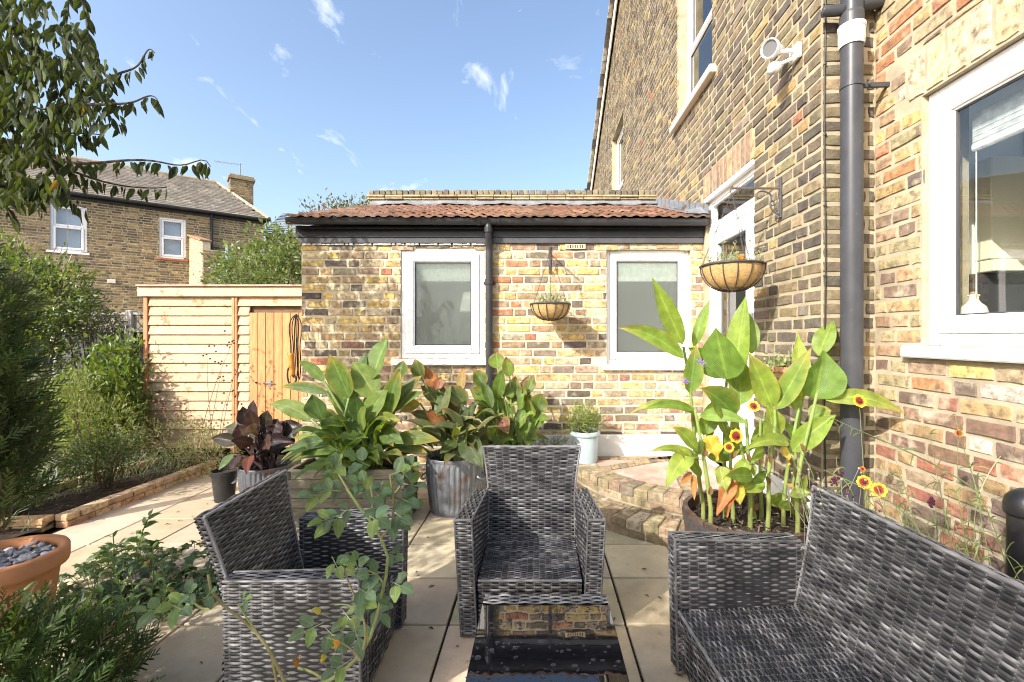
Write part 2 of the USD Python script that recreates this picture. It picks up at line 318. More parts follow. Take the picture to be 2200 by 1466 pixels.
# patterned obscure glass: rippled in upright streaks, partly scattering
M['rain_glass'] = usdkit.material(stage, '/World/Looks/streaked_glass', {
    'g': ('geometry', {}), 'mp': ('mapping', {'scale': (120.0, 20.0, 9.0)}), 'nz': ('noise_texture', {'scale': 1.0, 'detail': 4.0, 'roughness': 0.65}),
    'r': ('map_range', {'from_min': 0.42, 'from_max': 0.68, 'to_min': 0.34, 'to_max': 0.52, 'clamp': True}), 'b': ('bump', {'strength': 0.7, 'distance': 0.01}),
    'tr': ('transparent_bsdf', {'color': (0.93, 0.96, 0.945)}), 'df': ('translucent_bsdf', {'color': (0.62, 0.68, 0.65)}), 'dd': ('diffuse_bsdf', {'color': (0.20, 0.225, 0.215)}),
    'm0': ('mix_closure', {'fac': 0.5}), 'm1': ('mix_closure', {}), 'gl': ('glossy_bsdf', {'roughness': 0.07}), 'fr': ('fresnel', {'IOR': 1.5}), 'm2': ('mix_closure', {}), 'fb': ('math', {'math_type': 'subtract', 'value1': 1.0}), 'ff': ('math', {'math_type': 'multiply'})},
    [('g.position', 'mp.vector'), ('mp.vector', 'nz.vector'), ('nz.fac', 'r.value'), ('nz.fac', 'b.height'), ('df.BSDF', 'm0.closure1'), ('dd.BSDF', 'm0.closure2'), ('r.result', 'm1.fac'), ('tr.BSDF', 'm1.closure1'), ('m0.closure', 'm1.closure2'),
     ('g.backfacing', 'fb.value2'), ('fb.value', 'ff.value1'), ('fr.fac', 'ff.value2'), ('ff.value', 'm2.fac'), ('m1.closure', 'm2.closure1'), ('gl.BSDF', 'm2.closure2'), ('b.normal', 'gl.normal')], surface='m2.closure')
M['black_glass'] = usdkit.material(stage, '/World/Looks/black_glass', {
    'g': ('geometry', {}), 'nz': ('noise_texture', {'scale': 9.0, 'detail': 2.0}), 'b': ('bump', {'strength': 0.05, 'distance': 0.004}),
    'p': ('principled_bsdf', {'base_color': (0.004, 0.004, 0.005), 'roughness': 0.015, 'ior': 1.85, 'specular_ior_level': 0.5})},
    [('g.position', 'nz.vector'), ('nz.fac', 'b.height'), ('b.normal', 'p.normal')], surface='p.BSDF')
M['drop'] = usdkit.material(stage, '/World/Looks/water_drop', {'p': ('principled_bsdf', {'base_color': (0.02, 0.02, 0.025), 'roughness': 0.02, 'ior': 1.33, 'specular_ior_level': 0.5})}, surface='p.BSDF')

# ------------------------------------------------------------------ brickwork
def brick_mesh(m, fr, u0, u1, z0, z1, proud, rng, tone, low=False):
    """One brick's face and arrises: 24 triangles (10 when low)."""
    w, h = u1 - u0, z1 - z0
    c = min(0.007, w * 0.2)
    if low:
        ru = np.array([u0, u1, u1, u0]); rz = np.array([z0, z0, z1, z1]); su = np.array([1, -1, -1, 1]); sz = np.array([1, 1, -1, -1])
    else:
        ru = np.array([u0, (u0 + u1) / 2, u1, u1, u1, (u0 + u1) / 2, u0, u0]); rz = np.array([z0, z0, z0, (z0 + z1) / 2, z1, z1, z1, (z0 + z1) / 2])
        su = np.array([1, 0, -1, -1, -1, 0, 1, 1]); sz = np.array([1, 1, 1, 0, -1, -1, -1, 0])
    k = len(ru); j = rng.uniform(-0.0035, 0.0035, (4, k))
    outer = fr.p(ru + j[0], rz + j[1], -0.012)
    inn = fr.p(ru + j[0] + su * c, rz + j[1] + sz * c, proud + rng.uniform(-0.003, 0.002, k))
    cen = fr.p((u0 + u1) / 2 + rng.uniform(-.02, .02) * w, (z0 + z1) / 2, proud + rng.uniform(-0.001, 0.003))
    v = np.vstack([outer, inn, cen[None]]); i = np.arange(k); i2 = (i + 1) % k
    f = np.vstack([np.stack([i, i2, k + i2], 1), np.stack([i, k + i2, k + i], 1), np.stack([k + i, k + i2, np.full(k, 2 * k)], 1)])
    m.add(v, f if not fr.flip else f[:, ::-1], tone)

def pick(rng, pal):
    w = np.array([q[0] for q in pal], float); c = np.array(pal[rng.choice(len(pal), p=w / w.sum())][1])
    return np.clip(c * rng.uniform(0.84, 1.16) * rng.uniform(0.95, 1.05, 3), 0.01, 0.75)

def lay(region, course, stretcher, header, bond, rng, joint=0.012, z_start=0.0):
    """Rectangles (u0, u1, z0, z1) of the bricks that fill region."""
    a0, b0, a1, b1 = region.bounds; out = []
    from shapely.prepared import prep
    pr = prep(region)
    for k in range(int(math.floor((b0 - z_start) / course)), int(math.ceil((b1 - z_start) / course))):
        z0 = z_start + k * course
        if bond == 'flemish': seq = [stretcher, header]; u = a0 - ((stretcher + header) * 0.5 if k % 2 else 0) - 0.05
        elif bond == 'stretcher': seq = [stretcher]; u = a0 - (stretcher * 0.5 if k % 2 else 0)
        else: seq = [stretcher, stretcher, header]; u = a0 - stretcher * (k * 0.37 % 1.0)
        i = k
        while u < a1:
            L = seq[i % len(seq)]; i += 1
            if bond == 'mixed' and rng.random() < 0.12: L = header
            L2 = L * rng.uniform(0.96, 1.04); r = sbox(u + joint / 2, z0 + joint / 2, u + L2 - joint / 2, z0 + course - joint / 2); u += L2
            if pr.contains(r): out.append(r.bounds); continue
            if pr.intersects(r):
                q = region.intersection(r)
                for g in getattr(q, 'geoms', [q]):
                    if g.area > 0.12 * r.area and g.geom_type == 'Polygon':
                        x = g.bounds
                        if (x[2] - x[0]) * (x[3] - x[1]) < 1.35 * g.area and x[2] - x[0] > 0.02 and x[3] - x[1] > 0.02: out.append(x)
    return out

def size_in_picture(fr, b):
    p = fr.p(np.array([b[0], b[2]]), np.array([b[1], b[3]]))
    if (p[:, 1] < 0.4).any(): return 0
    x, y = CX + p[:, 0] / p[:, 1] * FPX, CY - (p[:, 2] - H) / p[:, 1] * FPX
    if max(x) < 0 or min(x) > PW or max(y) < 0 or min(y) > PH: return 0
    return abs(x[1] - x[0]) * abs(y[1] - y[0])

def brickwork(parent, fr, rects, tone_of, rng, singles, mat, proud=0.006, low_below=120):
    """The bricks that show largest as prims of their own, the rest joined."""
    order = sorted(range(len(rects)), key=lambda i: -size_in_picture(fr, rects[i]))
    rest = MB()
    for n, i in enumerate(order):
        b = rects[i]; s = size_in_picture(fr, b); t = tone_of(b)
        pr = proud + rng.uniform(-0.003, 0.003)
        if n < singles and s > 0:
            m = MB(); brick_mesh(m, fr, b[0], b[2], b[1], b[3], pr, rng, t); put('brick', m, mat, parent)
        else: brick_mesh(rest, fr, b[0], b[2], b[1], b[3], pr, rng, t, low=s < low_below)
    if rest.n: put('brick_rest', rest, mat, parent, kind='stuff')
# ------------------------------------------------------------------ the setting: ground, soil, patio of slabs, beds
rng = np.random.default_rng(7)
WHITE = (0.80, 0.80, 0.80)
m = MB(); xs = np.linspace(-60, 60, 61); ys = np.linspace(-40, 80, 61); gx, gy = np.meshgrid(xs, ys)
gz = -0.07 + 0.0 * gx
gi = np.arange(61 * 61).reshape(61, 61)
m.add(np.stack([gx, gy, gz], -1).reshape(-1, 3), np.stack([gi[:-1, :-1], gi[:-1, 1:], gi[1:, 1:], gi[1:, :-1]], -1).reshape(-1, 4), (0.075, 0.06, 0.04))
put('ground', m, M['soil'], kind='structure')

def soil_sheet(name, x0, x1, y0, y1, z, seed, amp=0.035):
    m = MB(); nx, ny = int((x1 - x0) / 0.05) + 2, int((y1 - y0) / 0.05) + 2
    gx, gy = np.meshgrid(np.linspace(x0, x1, nx), np.linspace(y0, y1, ny)); p = np.stack([gx, gy, 0 * gx], -1)
    gz = z + amp * (meshkit.fbm(p * 6, 4, seed) - 0.5) * 2
    gi = np.arange(nx * ny).reshape(ny, nx)
    m.add(np.stack([gx, gy, gz], -1).reshape(-1, 3), np.stack([gi[:-1, :-1], gi[:-1, 1:], gi[1:, 1:], gi[1:, :-1]], -1).reshape(-1, 4), (0.05, 0.038, 0.027))
    return put(name, m, M['soil'], smooth=True, kind='structure')
soil_sheet('flower_bed', -5.4, -3.64, 2.2, 5.3, 0.03, 3)
soil_sheet('side_bed', 1.47, 1.95, 0.5, 2.36, 0.02, 5)
soil_sheet('back_bed', -8.0, -2.5, 5.02, 6.6, -0.01, 6)

patio = UsdGeom.Xform.Define(stage, '/World/patio').GetPrim(); tag(patio, kind='structure'); ORIGIN['/World/patio'] = np.zeros(3)
m = MB(); abox(m, (-3.62, 0.0, -0.06), (1.47, 5.02, -0.016), tone=(0.04, 0.035, 0.028)); put('jointing', m, M['soil'], patio)
SL, DX, DY = 0.443, -0.01, 2.28
steps_area = unary_union([Polygon([(1.65 + 1.6 * math.cos(a), 4.6 + 1.6 * math.sin(a)) for a in np.linspace(0, 2 * math.pi, 60)])])
for i in range(-9, 4):
    for j in range(-6, 7):
        x0, y0 = DX + i * SL, DY + j * SL
        x1, y1 = min(x0 + SL, 1.46), min(y0 + SL, 5.0)
        x0 = max(x0, -3.60)
        if x1 - x0 < 0.05 or y1 - y0 < 0.05 or y0 < -0.3: continue
        if steps_area.contains(sbox(x0, y0, x1, y1)): continue
        g = 0.0065; lean = rng.uniform(-0.0015, 0.0015)
        c = np.array([0.485, 0.405, 0.28]) * rng.uniform(0.80, 1.12) * (1 + rng.uniform(-0.045, 0.045, 3))
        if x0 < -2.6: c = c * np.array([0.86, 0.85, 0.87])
        m = MB()
        v = cbox_v(((x1 - x0) / 2 - g, (y1 - y0) / 2 - g, 0.02), 0.004) + [(x0 + x1) / 2, (y0 + y1) / 2, -0.02 + lean]
        v[:, :2] += rng.uniform(-0.0015, 0.0015, (24, 2))
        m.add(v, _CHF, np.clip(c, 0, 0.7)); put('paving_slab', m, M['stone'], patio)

# loose leaves and grit lying on the slabs
def litter():
    r = np.random.default_rng(19); m = MB()
    for k in range(170):
        x, y = r.uniform(-3.4, 1.3), r.uniform(1.4, 4.4); s = r.uniform(0.008, 0.022); a = r.uniform(0, 6.28)
        d, e = np.array([math.cos(a), math.sin(a), 0]), np.array([-math.sin(a), math.cos(a), 0])
        c = np.array([x, y, 0.004])
        m.add([c - d * s, c - e * s * .4 + [0, 0, .005], c + d * s, c + e * s * .4 + [0, 0, .006]], [[0, 1, 2], [0, 2, 3]], pick(r, [(3, (.12, .08, .04)), (2, (.25, .14, .05)), (1, (.3, .26, .08))]))
    put('leaf_litter', m, M['small_leaf'], kind='stuff', label='scattered dry leaf scraps lying on the patio slabs', cat='leaf litter')
litter()

# low brick edging of the left bed: two thin courses, one brick at a time
kerb = thing('bed_edging', 'low two-course buff brick edging along the left flower bed', 'edging', (-3.6, 4.2, 0))
def kerb_run(a, b, wid, n, z0, hgt, par):
    a, b = np.array(a, float), np.array(b, float); d = (b - a) / n
    for c in range(2):
        for k in range(n + (c % 2)):
            p0 = a + d * (k - (0.5 if c else 0)); p1 = p0 + d * 0.97
            if c and k == 0: p0 = a.copy()
            if c and k == n: p1 = b.copy()
            mm = MB(); e = rng.uniform(-0.004, 0.004, 2)
            q0, q1 = np.array([p0[0] + e[0], p0[1], z0 + hgt * (c + .5)]), np.array([p1[0] + e[1], p1[1], z0 + hgt * (c + .5)])
            bar(mm, q0, q1, wid * rng.uniform(.95, 1.03), hgt * 0.93, 0.005, pick(rng, [(3, (.52, .36, .19)), (2, (.46, .33, .2)), (1, (.5, .29, .16))]))
            put('brick', mm, M['brick'], par)
kerb_run((-3.6, 3.45), (-3.55, 4.98), 0.10, 7, -0.01, 0.052, kerb)
kerb_run((-3.66, 3.42), (-4.5, 3.30), 0.10, 4, -0.01, 0.052, kerb)
kerb2 = thing('bed_edging', 'second low brick edging deeper inside the left bed behind dark soil', 'edging', (-4.3, 4.3, 0))
kerb_run((-4.45, 3.85), (-4.2, 5.0), 0.10, 5, 0.0, 0.055, kerb2)

# ------------------------------------------------------------------ curved brick steps up to the back door
steps = thing('brick_steps', 'two curved buff brick steps leading up to the white back door', 'steps', (1.0, 3.9, 0))
SC = np.array([1.655, 4.595])
def wedge(R0, R1, a0, a1, z0, z1, tone, par, name='brick', mat='brick'):
    c = 0.006; V = []
    for ins, z in ((0, z0), (0, z1 - c), (c, z1)):
        for R, a in ((R0 + ins, a0 + ins / R0), (R1 - ins, a0 + ins / R1), (R1 - ins, a1 - ins / R1), (R0 + ins, a1 - ins / R0)):
            V.append([SC[0] + R * math.cos(a), SC[1] + R * math.sin(a), z])
    V = np.array(V); V += rng.uniform(-0.003, 0.003, V.shape); F = []
    for l in (0, 4):
        for k in range(4): F.append([l + k, l + (k + 1) % 4, l + 4 + (k + 1) % 4, l + 4 + k])
    F.append([8, 9, 10, 11]); mm = MB(); mm.add(V, np.array(F)[:, ::-1], tone); put(name, mm, M[mat], par)
STEPPAL = [(4, (.29, .225, .13)), (4, (.25, .20, .125)), (2, (.33, .26, .165)), (.8, (.17, .13, .10)), (.4, (.27, .18, .12)), (.5, (.37, .31, .23))]
A0, A1 = math.pi * 0.985, math.pi * 1.52
for (Ro, Ri, zt) in ((1.672, 1.455, 0.128), (1.378, 1.165, 0.253)):
    n = int(Ro * (A1 - A0) / 0.118)
    for k in range(n):
        a0, a1 = A0 + (A1 - A0) * k / n, A0 + (A1 - A0) * (k + 1) / n; g = 0.0045 / Ro
        wedge(Ri, Ro + rng.uniform(-.005, .005), a0 + g, a1 - g, zt - 0.066, zt + rng.uniform(-.002, .002), pick(rng, STEPPAL), steps)
    n2 = int(Ro * (A1 - A0) / 0.235)
    for k in range(n2):
        a0, a1 = A0 + (A1 - A0) * (k + .3) / n2, A0 + (A1 - A0) * (k + 1.3) / n2; g = 0.005 / Ro
        wedge(Ro - 0.10, Ro - 0.006, a0 + g, min(a1 - g, A1), zt - 0.127, zt - 0.074, pick(rng, STEPPAL) * 0.85, steps)
# mortar bed under the bricks and second row of the lower tread
def sector(R0, R1, a0, a1, n=40):
    aa = np.linspace(a0, a1, n)
    return Polygon([(SC[0] + R1 * math.cos(a), SC[1] + R1 * math.sin(a)) for a in aa] + [(SC[0] + R0 * math.cos(a), SC[1] + R0 * math.sin(a)) for a in aa[::-1]])
m = MB(); extrude_flat(m, sector(0.02, 1.66, A0, A1), -0.02, 0.112, (0.30, 0.26, 0.19)); extrude_flat(m, sector(0.02, 1.366, A0, A1), 0.113, 0.236, (0.30, 0.26, 0.19))
put('mortar_bed', m, M['mortar'], steps)
n = 30
for k in range(n):
    a0, a1 = A0 + (A1 - A0) * k / n, A0 + (A1 - A0) * (k + 1) / n
    wedge(1.385, 1.448, a0 + .003, a1 - .003, 0.08, 0.122, pick(rng, STEPPAL) * .8, steps)
# reddish stone flags with diagonal brick strips on the landing
land = sector(0.03, 1.158, A0, A1).intersection(sbox(0.3, 3.2, 1.62, 4.56))
strip = [LineString([(0.2, 3.9), (1.75, 4.75)]).buffer(0.06, cap_style=2), LineString([(1.1, 3.1), (1.35, 4.7)]).buffer(0.055, cap_style=2), LineString([(0.3, 4.47), (1.7, 4.47)]).buffer(0.05, cap_style=2)]
cuts = unary_union([s.buffer(0.008) for s in strip])
flags = land.difference(cuts)
for g in flags.geoms:
    if g.area < 0.01: continue
    mm = MB(); extrude_flat(mm, g.buffer(-0.004), 0.2365, 0.249, np.array([.36, .27, .22]) * rng.uniform(.9, 1.1)); put('flagstone', mm, M['flag'], steps)
for s in strip:
    s = s.intersection(land)
    for i in range(12):
        c0 = s.bounds; q = s.intersection(sbox(c0[0] + (c0[2] - c0[0]) * i / 12 + .004, c0[1], c0[0] + (c0[2] - c0[0]) * (i + 1) / 12 - .004, c0[3])) if c0[2] - c0[0] > .4 else s.intersection(sbox(c0[0], c0[1] + (c0[3] - c0[1]) * i / 12 + .004, c0[2], c0[1] + (c0[3] - c0[1]) * (i + 1) / 12 - .004))
        for g in getattr(q, 'geoms', [q]):
            if g.geom_type == 'Polygon' and g.area > 1e-3:
                mm = MB(); extrude_flat(mm, g, 0.2365, 0.252, pick(rng, STEPPAL)); put('brick', mm, M['brick'], steps)
# ------------------------------------------------------------------ windows
def casement(parent, fr, u0, u1, z0, z1, n, fw=0.055, sw=0.055, glass='pane', name='window', sill=True, sill_over=0.05, transom=None, slim=0.05, paint=WHITE):
    """An outer frame with a sash inside it, a pane and a sill; n is how far the frame's face stands out of the wall."""
    m = MB()
    def ring(m, a0, a1, b0, b1, w, n0, n1, e=0.006):
        fr.box(m, a0, a0 + w, b0, b1, n0, n1, e, paint); fr.box(m, a1 - w, a1, b0, b1, n0, n1, e, paint)
        fr.box(m, a0 + w + .0005, a1 - w - .0005, b1 - w, b1, n0, n1, e, paint); fr.box(m, a0 + w + .0005, a1 - w - .0005, b0, b0 + w, n0, n1, e, paint)
    ring(m, u0, u1, z0, z1, fw, n - 0.07, n)
    w = put(name, m, M['paint'], parent)
    spans = [(z0 + fw, z1 - fw)] if transom is None else [(z0 + fw, transom - 0.002), (transom + 0.002, z1 - fw)]
    for k, (b0, b1) in enumerate(spans):
        s = MB(); dn = 0.012 if k == 0 else -0.012
        ring(s, u0 + fw + .002, u1 - fw - .002, b0 + .002, b1 - .002, sw, n - 0.055 + dn, n + dn)
        i = 0.012; ring(s, u0 + fw + sw, u1 - fw - sw, b0 + sw, b1 - sw, i, n - 0.045 + dn, n - 0.012 + dn, 0.004)
        put('sash', s, M['paint'], w)
        g = MB(); ring2 = i + .001
        for q0, q1, q2, q3 in ((u0 + fw + sw + i, u0 + fw + sw + i + .007, b0 + sw + i, b1 - sw - i), (u1 - fw - sw - i - .007, u1 - fw - sw - i, b0 + sw + i, b1 - sw - i), (u0 + fw + sw + i + .008, u1 - fw - sw - i - .008, b1 - sw - i - .007, b1 - sw - i), (u0 + fw + sw + i + .008, u1 - fw - sw - i - .008, b0 + sw + i, b0 + sw + i + .007)): fr.box(g, q0, q1, q2, q3, n - 0.036 + dn, n - 0.020 + dn, .001, (.05, .05, .055))
        put('gasket', g, M['black'], w)
        p = MB(); fr.box(p, u0 + fw + sw + i, u1 - fw - sw - i, b0 + sw + i, b1 - sw - i, n - 0.034 + dn, n - 0.028 + dn, 0.0005); put('pane', p, M[glass], w)
    if sill:
        s = MB(); fr.box(s, u0 - sill_over, u1 + sill_over, z0 - 0.062, z0 - 0.002, n - 0.09, n + slim, 0.008, paint); put('sill', s, M['paint'], w)
    return w

# ------------------------------------------------------------------ single-storey brick extension
YE, XF = 4.6, 1.648
KE = FPX / YE
def ex(px): return (px - CX) / KE
def ez(py): return H - (py - CY) / KE
ext = thing('brick_extension', 'low yellow brick extension with two white windows and red tiled roof', 'extension', (-0.4, 4.6, 0))
F_E = Frame((0, YE, 0), (1, 0, 0), (0, -1, 0))
W1 = (ex(861), ex(1041), ez(771), ez(534)); W2 = (ex(1303), ex(1484), ez(782), ez(536))
EL = ex(648)
full = sbox(EL, 0.25, XF, ez(520))
lowleft = sbox(EL, 0.0, 0.3, 0.25)
holes = unary_union([sbox(W1[0], W1[2], W1[1], W1[3]), sbox(W2[0], W2[2], W2[1], W2[3])])
region = unary_union([full, lowleft]).difference(holes)
m = MB(); extrude(m, F_E, region, -0.22, 0.0, (0.50, 0.435, 0.32)); wall = put('wall', m, M['mortar'], ext)
PLINTH = ez(934)
r = np.random.default_rng(11)
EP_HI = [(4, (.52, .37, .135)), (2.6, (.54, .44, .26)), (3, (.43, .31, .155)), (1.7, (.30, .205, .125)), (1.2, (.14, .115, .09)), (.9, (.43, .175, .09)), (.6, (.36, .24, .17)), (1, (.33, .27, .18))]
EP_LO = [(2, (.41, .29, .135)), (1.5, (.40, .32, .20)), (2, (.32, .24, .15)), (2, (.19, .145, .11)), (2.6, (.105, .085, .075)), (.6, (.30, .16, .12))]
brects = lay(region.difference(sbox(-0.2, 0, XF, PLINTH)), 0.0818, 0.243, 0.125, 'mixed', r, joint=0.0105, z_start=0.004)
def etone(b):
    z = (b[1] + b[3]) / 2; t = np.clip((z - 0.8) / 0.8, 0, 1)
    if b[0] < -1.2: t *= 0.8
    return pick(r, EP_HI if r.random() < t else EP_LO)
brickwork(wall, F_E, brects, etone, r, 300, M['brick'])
m = MB(); F_E.box(m, -0.25, XF - 0.002, 0.2, PLINTH, 0.0, 0.022, 0.006, (.66, .65, .62)); put('plinth', m, M['render'], ext)
casement(ext, F_E, *W1, -0.012, fw=0.05, sw=0.075, glass='rain_glass', slim=0.07, sill_over=0.085)
casement(ext, F_E, *W2, -0.05, fw=0.04, sw=0.06, glass='rain_glass', slim=0.10, sill_over=0.05)
m = MB()
for a, b in ((W1[0], W1[1]), (W2[0], W2[1])): F_E.box(m, a + .002, b - .002, W1[2] - .1, W1[2] - .062, -0.1, 0.004, 0.003, (.5, .46, .38))
put('sill_bed', m, M['mortar'], ext)
# side wall, room behind, ceiling
F_ES = Frame((EL, YE, 0), (0, 1, 0), (-1, 0, 0))
m = MB(); extrude(m, F_ES, Polygon([(0.222, 0), (2.05, 0), (2.05, 3.15), (0.222, 2.42)]), -0.22, -0.001, (0.5, 0.43, 0.31)); put('side_wall', m, M['mortar'], ext)
m = MB(); abox(m, (EL + .22, 6.3, 0), (XF, 6.5, 3.2), tone=(.62, .63, .60)); abox(m, (EL + .22, 4.82, 0.25), (XF, 6.3, 0.28), tone=(.3, .27, .23)); abox(m, (EL + .22, 4.82, 2.40), (XF, 6.3, 2.44), tone=(.8, .8, .8))
abox(m, (-0.1, 4.825, 0.25), (0.0, 6.3, 2.4), tone=(.6, .6, .58)); put('room', m, M['plaster'], ext)
for w in (W1, W2):
    m = MB(); F_E.box(m, w[0] + .09, w[1] - .09, ez(597), w[3] - 0.02, -0.085, -0.08, 0.001, (.82, .84, .80)); F_E.box(m, w[0] + .09, w[1] - .09, ez(603), ez(594), -0.092, -0.075, 0.004, (.88, .88, .86)); put('roller_blind', m, M['blind'], ext)
lampm = MB(); lathe(lampm, sharp([(0.0, 0.2), (0.09, 0.2), (0.13, 0.0), (0.0, 0.0)]), (ex(995) + .06, YE + 0.2, ez(668)), 20, (.8, .79, .75)); lp = put('lampshade', lampm, M['blind'], ext)
# roof: battens' plane and one tile after another
RY0, RZ0, RY1, RZ1 = 4.43, 2.575, 6.46, 3.26
tilt = math.atan2(RZ1 - RZ0, RY1 - RY0); RL = math.hypot(RY1 - RY0, RZ1 - RZ0)
rd, rn = np.array([0, math.cos(tilt), math.sin(tilt)]), np.array([0, -math.sin(tilt), math.cos(tilt)])
m = MB(); m.add([(EL - .03, RY0 + .06, RZ0 - .03), (XF, RY0 + .06, RZ0 - .03), (XF, RY1, RZ1 - .04), (EL - .03, RY1, RZ1 - .04)], [[0, 1, 2, 3]], (.05, .05, .05))
m.add([(EL - .03, RY0 + .06, RZ0 - .08), (XF, RY0 + .06, RZ0 - .08), (XF, RY1, RZ1 - .1), (EL - .03, RY1, RZ1 - .1)], [[0, 1, 2, 3]], (.05, .05, .05))
roof = put('roof', m, M['soil'], ext)
TW, ROWS = 0.2165, 9; NT = int(round((XF - EL + 0.055) / TW)); TW = (XF - EL + 0.055) / NT; G = RL / ROWS
prof_u = np.linspace(0, 1, 13); prof_h = np.array([.006, .014, .014, .004, .0, .0, .003, .012, .016, .012, .003, .002, .004])
def roof_tile(i, j):
    x0 = EL - 0.05 + i * TW; t = pick(r, [(3, (.235, .13, .095)), (3, (.20, .11, .082)), (2, (.27, .16, .115)), (1, (.14, .09, .07)), (1, (.25, .18, .135))])
    s0, s1 = j * G - 0.02, j * G + G + 0.05; lift0, lift1 = 0.036, 0.004; V = []; jit = r.uniform(-.004, .004, 3)
    for s, l, dz in ((s0, lift0, -0.018), (s0, lift0, 0), ((s0 + s1) / 2, (lift0 + lift1) / 2, 0), (s1, lift1, 0)):
        p = np.array([0, RY0, RZ0]) + rd * (s + jit[0]); off = rn * 1
        V.append(np.stack([x0 + prof_u * TW * 0.995, np.full(13, 0.0), np.full(13, 0.0)], 1) + p + (prof_h + l + dz + jit[1])[:, None] * off)
    V = np.vstack(V); k = np.arange(12); F = np.vstack([np.stack([q * 13 + k, q * 13 + k + 1, (q + 1) * 13 + k + 1, (q + 1) * 13 + k], 1) for q in range(3)])
    mm = MB(); mm.add(V, F, t); put('roof_tile', mm, M['tile'], roof)
for j in range(ROWS):
    for i in range(NT): roof_tile(i, j)
# verge mortar, fascia, gutter, downpipe
m = MB(); bar(m, (EL - .05, RY0 + .01, RZ0 - .005), (EL - .05, RY1, RZ1 - .005), 0.03, 0.06, .004, (.32, .28, .22)); put('verge', m, M['mortar'], ext)
m = MB(); F_E.box(m, EL - .04, XF - .005, ez(512), ez(488), 0.012, 0.045, .004, (.025, .026, .03)); F_E.box(m, EL - .02, XF - .005, ez(524), ez(511), 0.010, 0.032, .003, (.07, .072, .078)); fascia = put('fascia', m, M['black'], ext)
m = MB()
for k in range(40):
    a = EL + 0.02 + k * 0.047; F_E.box(m, a, a + 0.046 * r.uniform(.6, 1.3), ez(527.5) + r.uniform(-.004, .002), ez(524) - .001, 0.008, 0.02 + r.uniform(0, .008), .003, (.62, .6, .56))
put('mortar_fillet', m, M['mortar'], ext)
GY, GZ = YE - 0.115, ez(478) + 0.005
m = MB(); a = np.linspace(math.pi, 2 * math.pi, 13); X = np.linspace(EL - .075, XF - .01, 9)
for Rg, fl in ((0.056, 0), (0.050, 1)):
    V = np.array([[x, GY + Rg * math.cos(q), GZ - 0.004 * (x - EL) + Rg * math.sin(q)] for x in X for q in a]); k = np.arange(12)
    m.add(V, np.vstack([np.stack([i * 13 + k, i * 13 + k + 1, (i + 1) * 13 + k + 1, (i + 1) * 13 + k], 1) for i in range(8)]), (.03, .031, .034))
for sy in (-1, 1): bar(m, (EL - .075, GY + sy * .053, GZ), (XF - .01, GY + sy * .053, GZ - .016), .008, .010, .003, (.04, .041, .045))
for xe in (EL - .075, XF - .01): m.add(np.vstack([[[xe, GY, GZ]], [[xe, GY + .055 * math.cos(q), GZ + .055 * math.sin(q)] for q in a]]), [[0, i, i + 1] for i in range(1, 13)], (.03, .03, .033))
gutter = put('gutter', m, M['black'], ext, smooth=False)
def gutter_strap(px, wide, strong=False):
    m = MB(); x = ex(px); aa = np.linspace(math.pi * 0.97, 2.03 * math.pi, 13)
    V = np.array([[x + s * wide / 2, GY + R * math.cos(q), GZ - 0.004 * (x - EL) + R * math.sin(q)] for R in (.060,) for s in (-1, 1) for q in aa]); k = np.arange(12)
    m.add(V, np.stack([k, k + 1, 13 + k + 1, 13 + k], 1), (.03, .031, .034)); bar(m, (x, GY + .05, GZ + .0), (x, YE - .03, GZ - 0.07), wide * .7, .006, .002, (.03, .03, .033))
    put('gutter_bracket', m, M['black'], gutter, smooth=False)
for px in (697, 1033, 1074, 1418): gutter_strap(px, 0.028)
DPX = ex(1052)
m = MB(); tube(m, bend([(DPX, GY, GZ - .05), (DPX, GY, GZ - .15), (DPX, YE - .05, GZ - .26), (DPX, YE - .05, GZ - .5), (DPX, YE - .05, 0.05)]), 0.034, 16, (.03, .031, .035)); dp = put('downpipe', m, M['black'], ext, smooth=True)
for py in (500, 522, 607):
    m = MB(); lathe(m, sharp([(0.034, -.025), (.041, -.025), (.041, .025), (.034, .025)]), (DPX, (GY if py < 510 else YE - .052), ez(py)), 16, (.03, .031, .035)); put('collar', m, M['black'], dp)
m = MB(); F_E.box(m, DPX - .06, DPX + .06, ez(612), ez(606), 0.0, 0.03, .003, (.03, .03, .033)); put('pipe_clip', m, M['black'], dp)
# air brick under the fascia
m = MB(); F_E.box(m, ex(1214), ex(1258), ez(536), ez(525), 0.0, 0.02, .003, (.58, .45, .30)); vent = put('air_brick', m, M['clay'], ext)
for k in range(7):
    m = MB(); a = ex(1219 + k * 5.2); F_E.box(m, a, a + .010, ez(534), ez(527), 0.018, 0.0215, .001, (.07, .055, .045)); put('slot', m, M['soil'], vent)
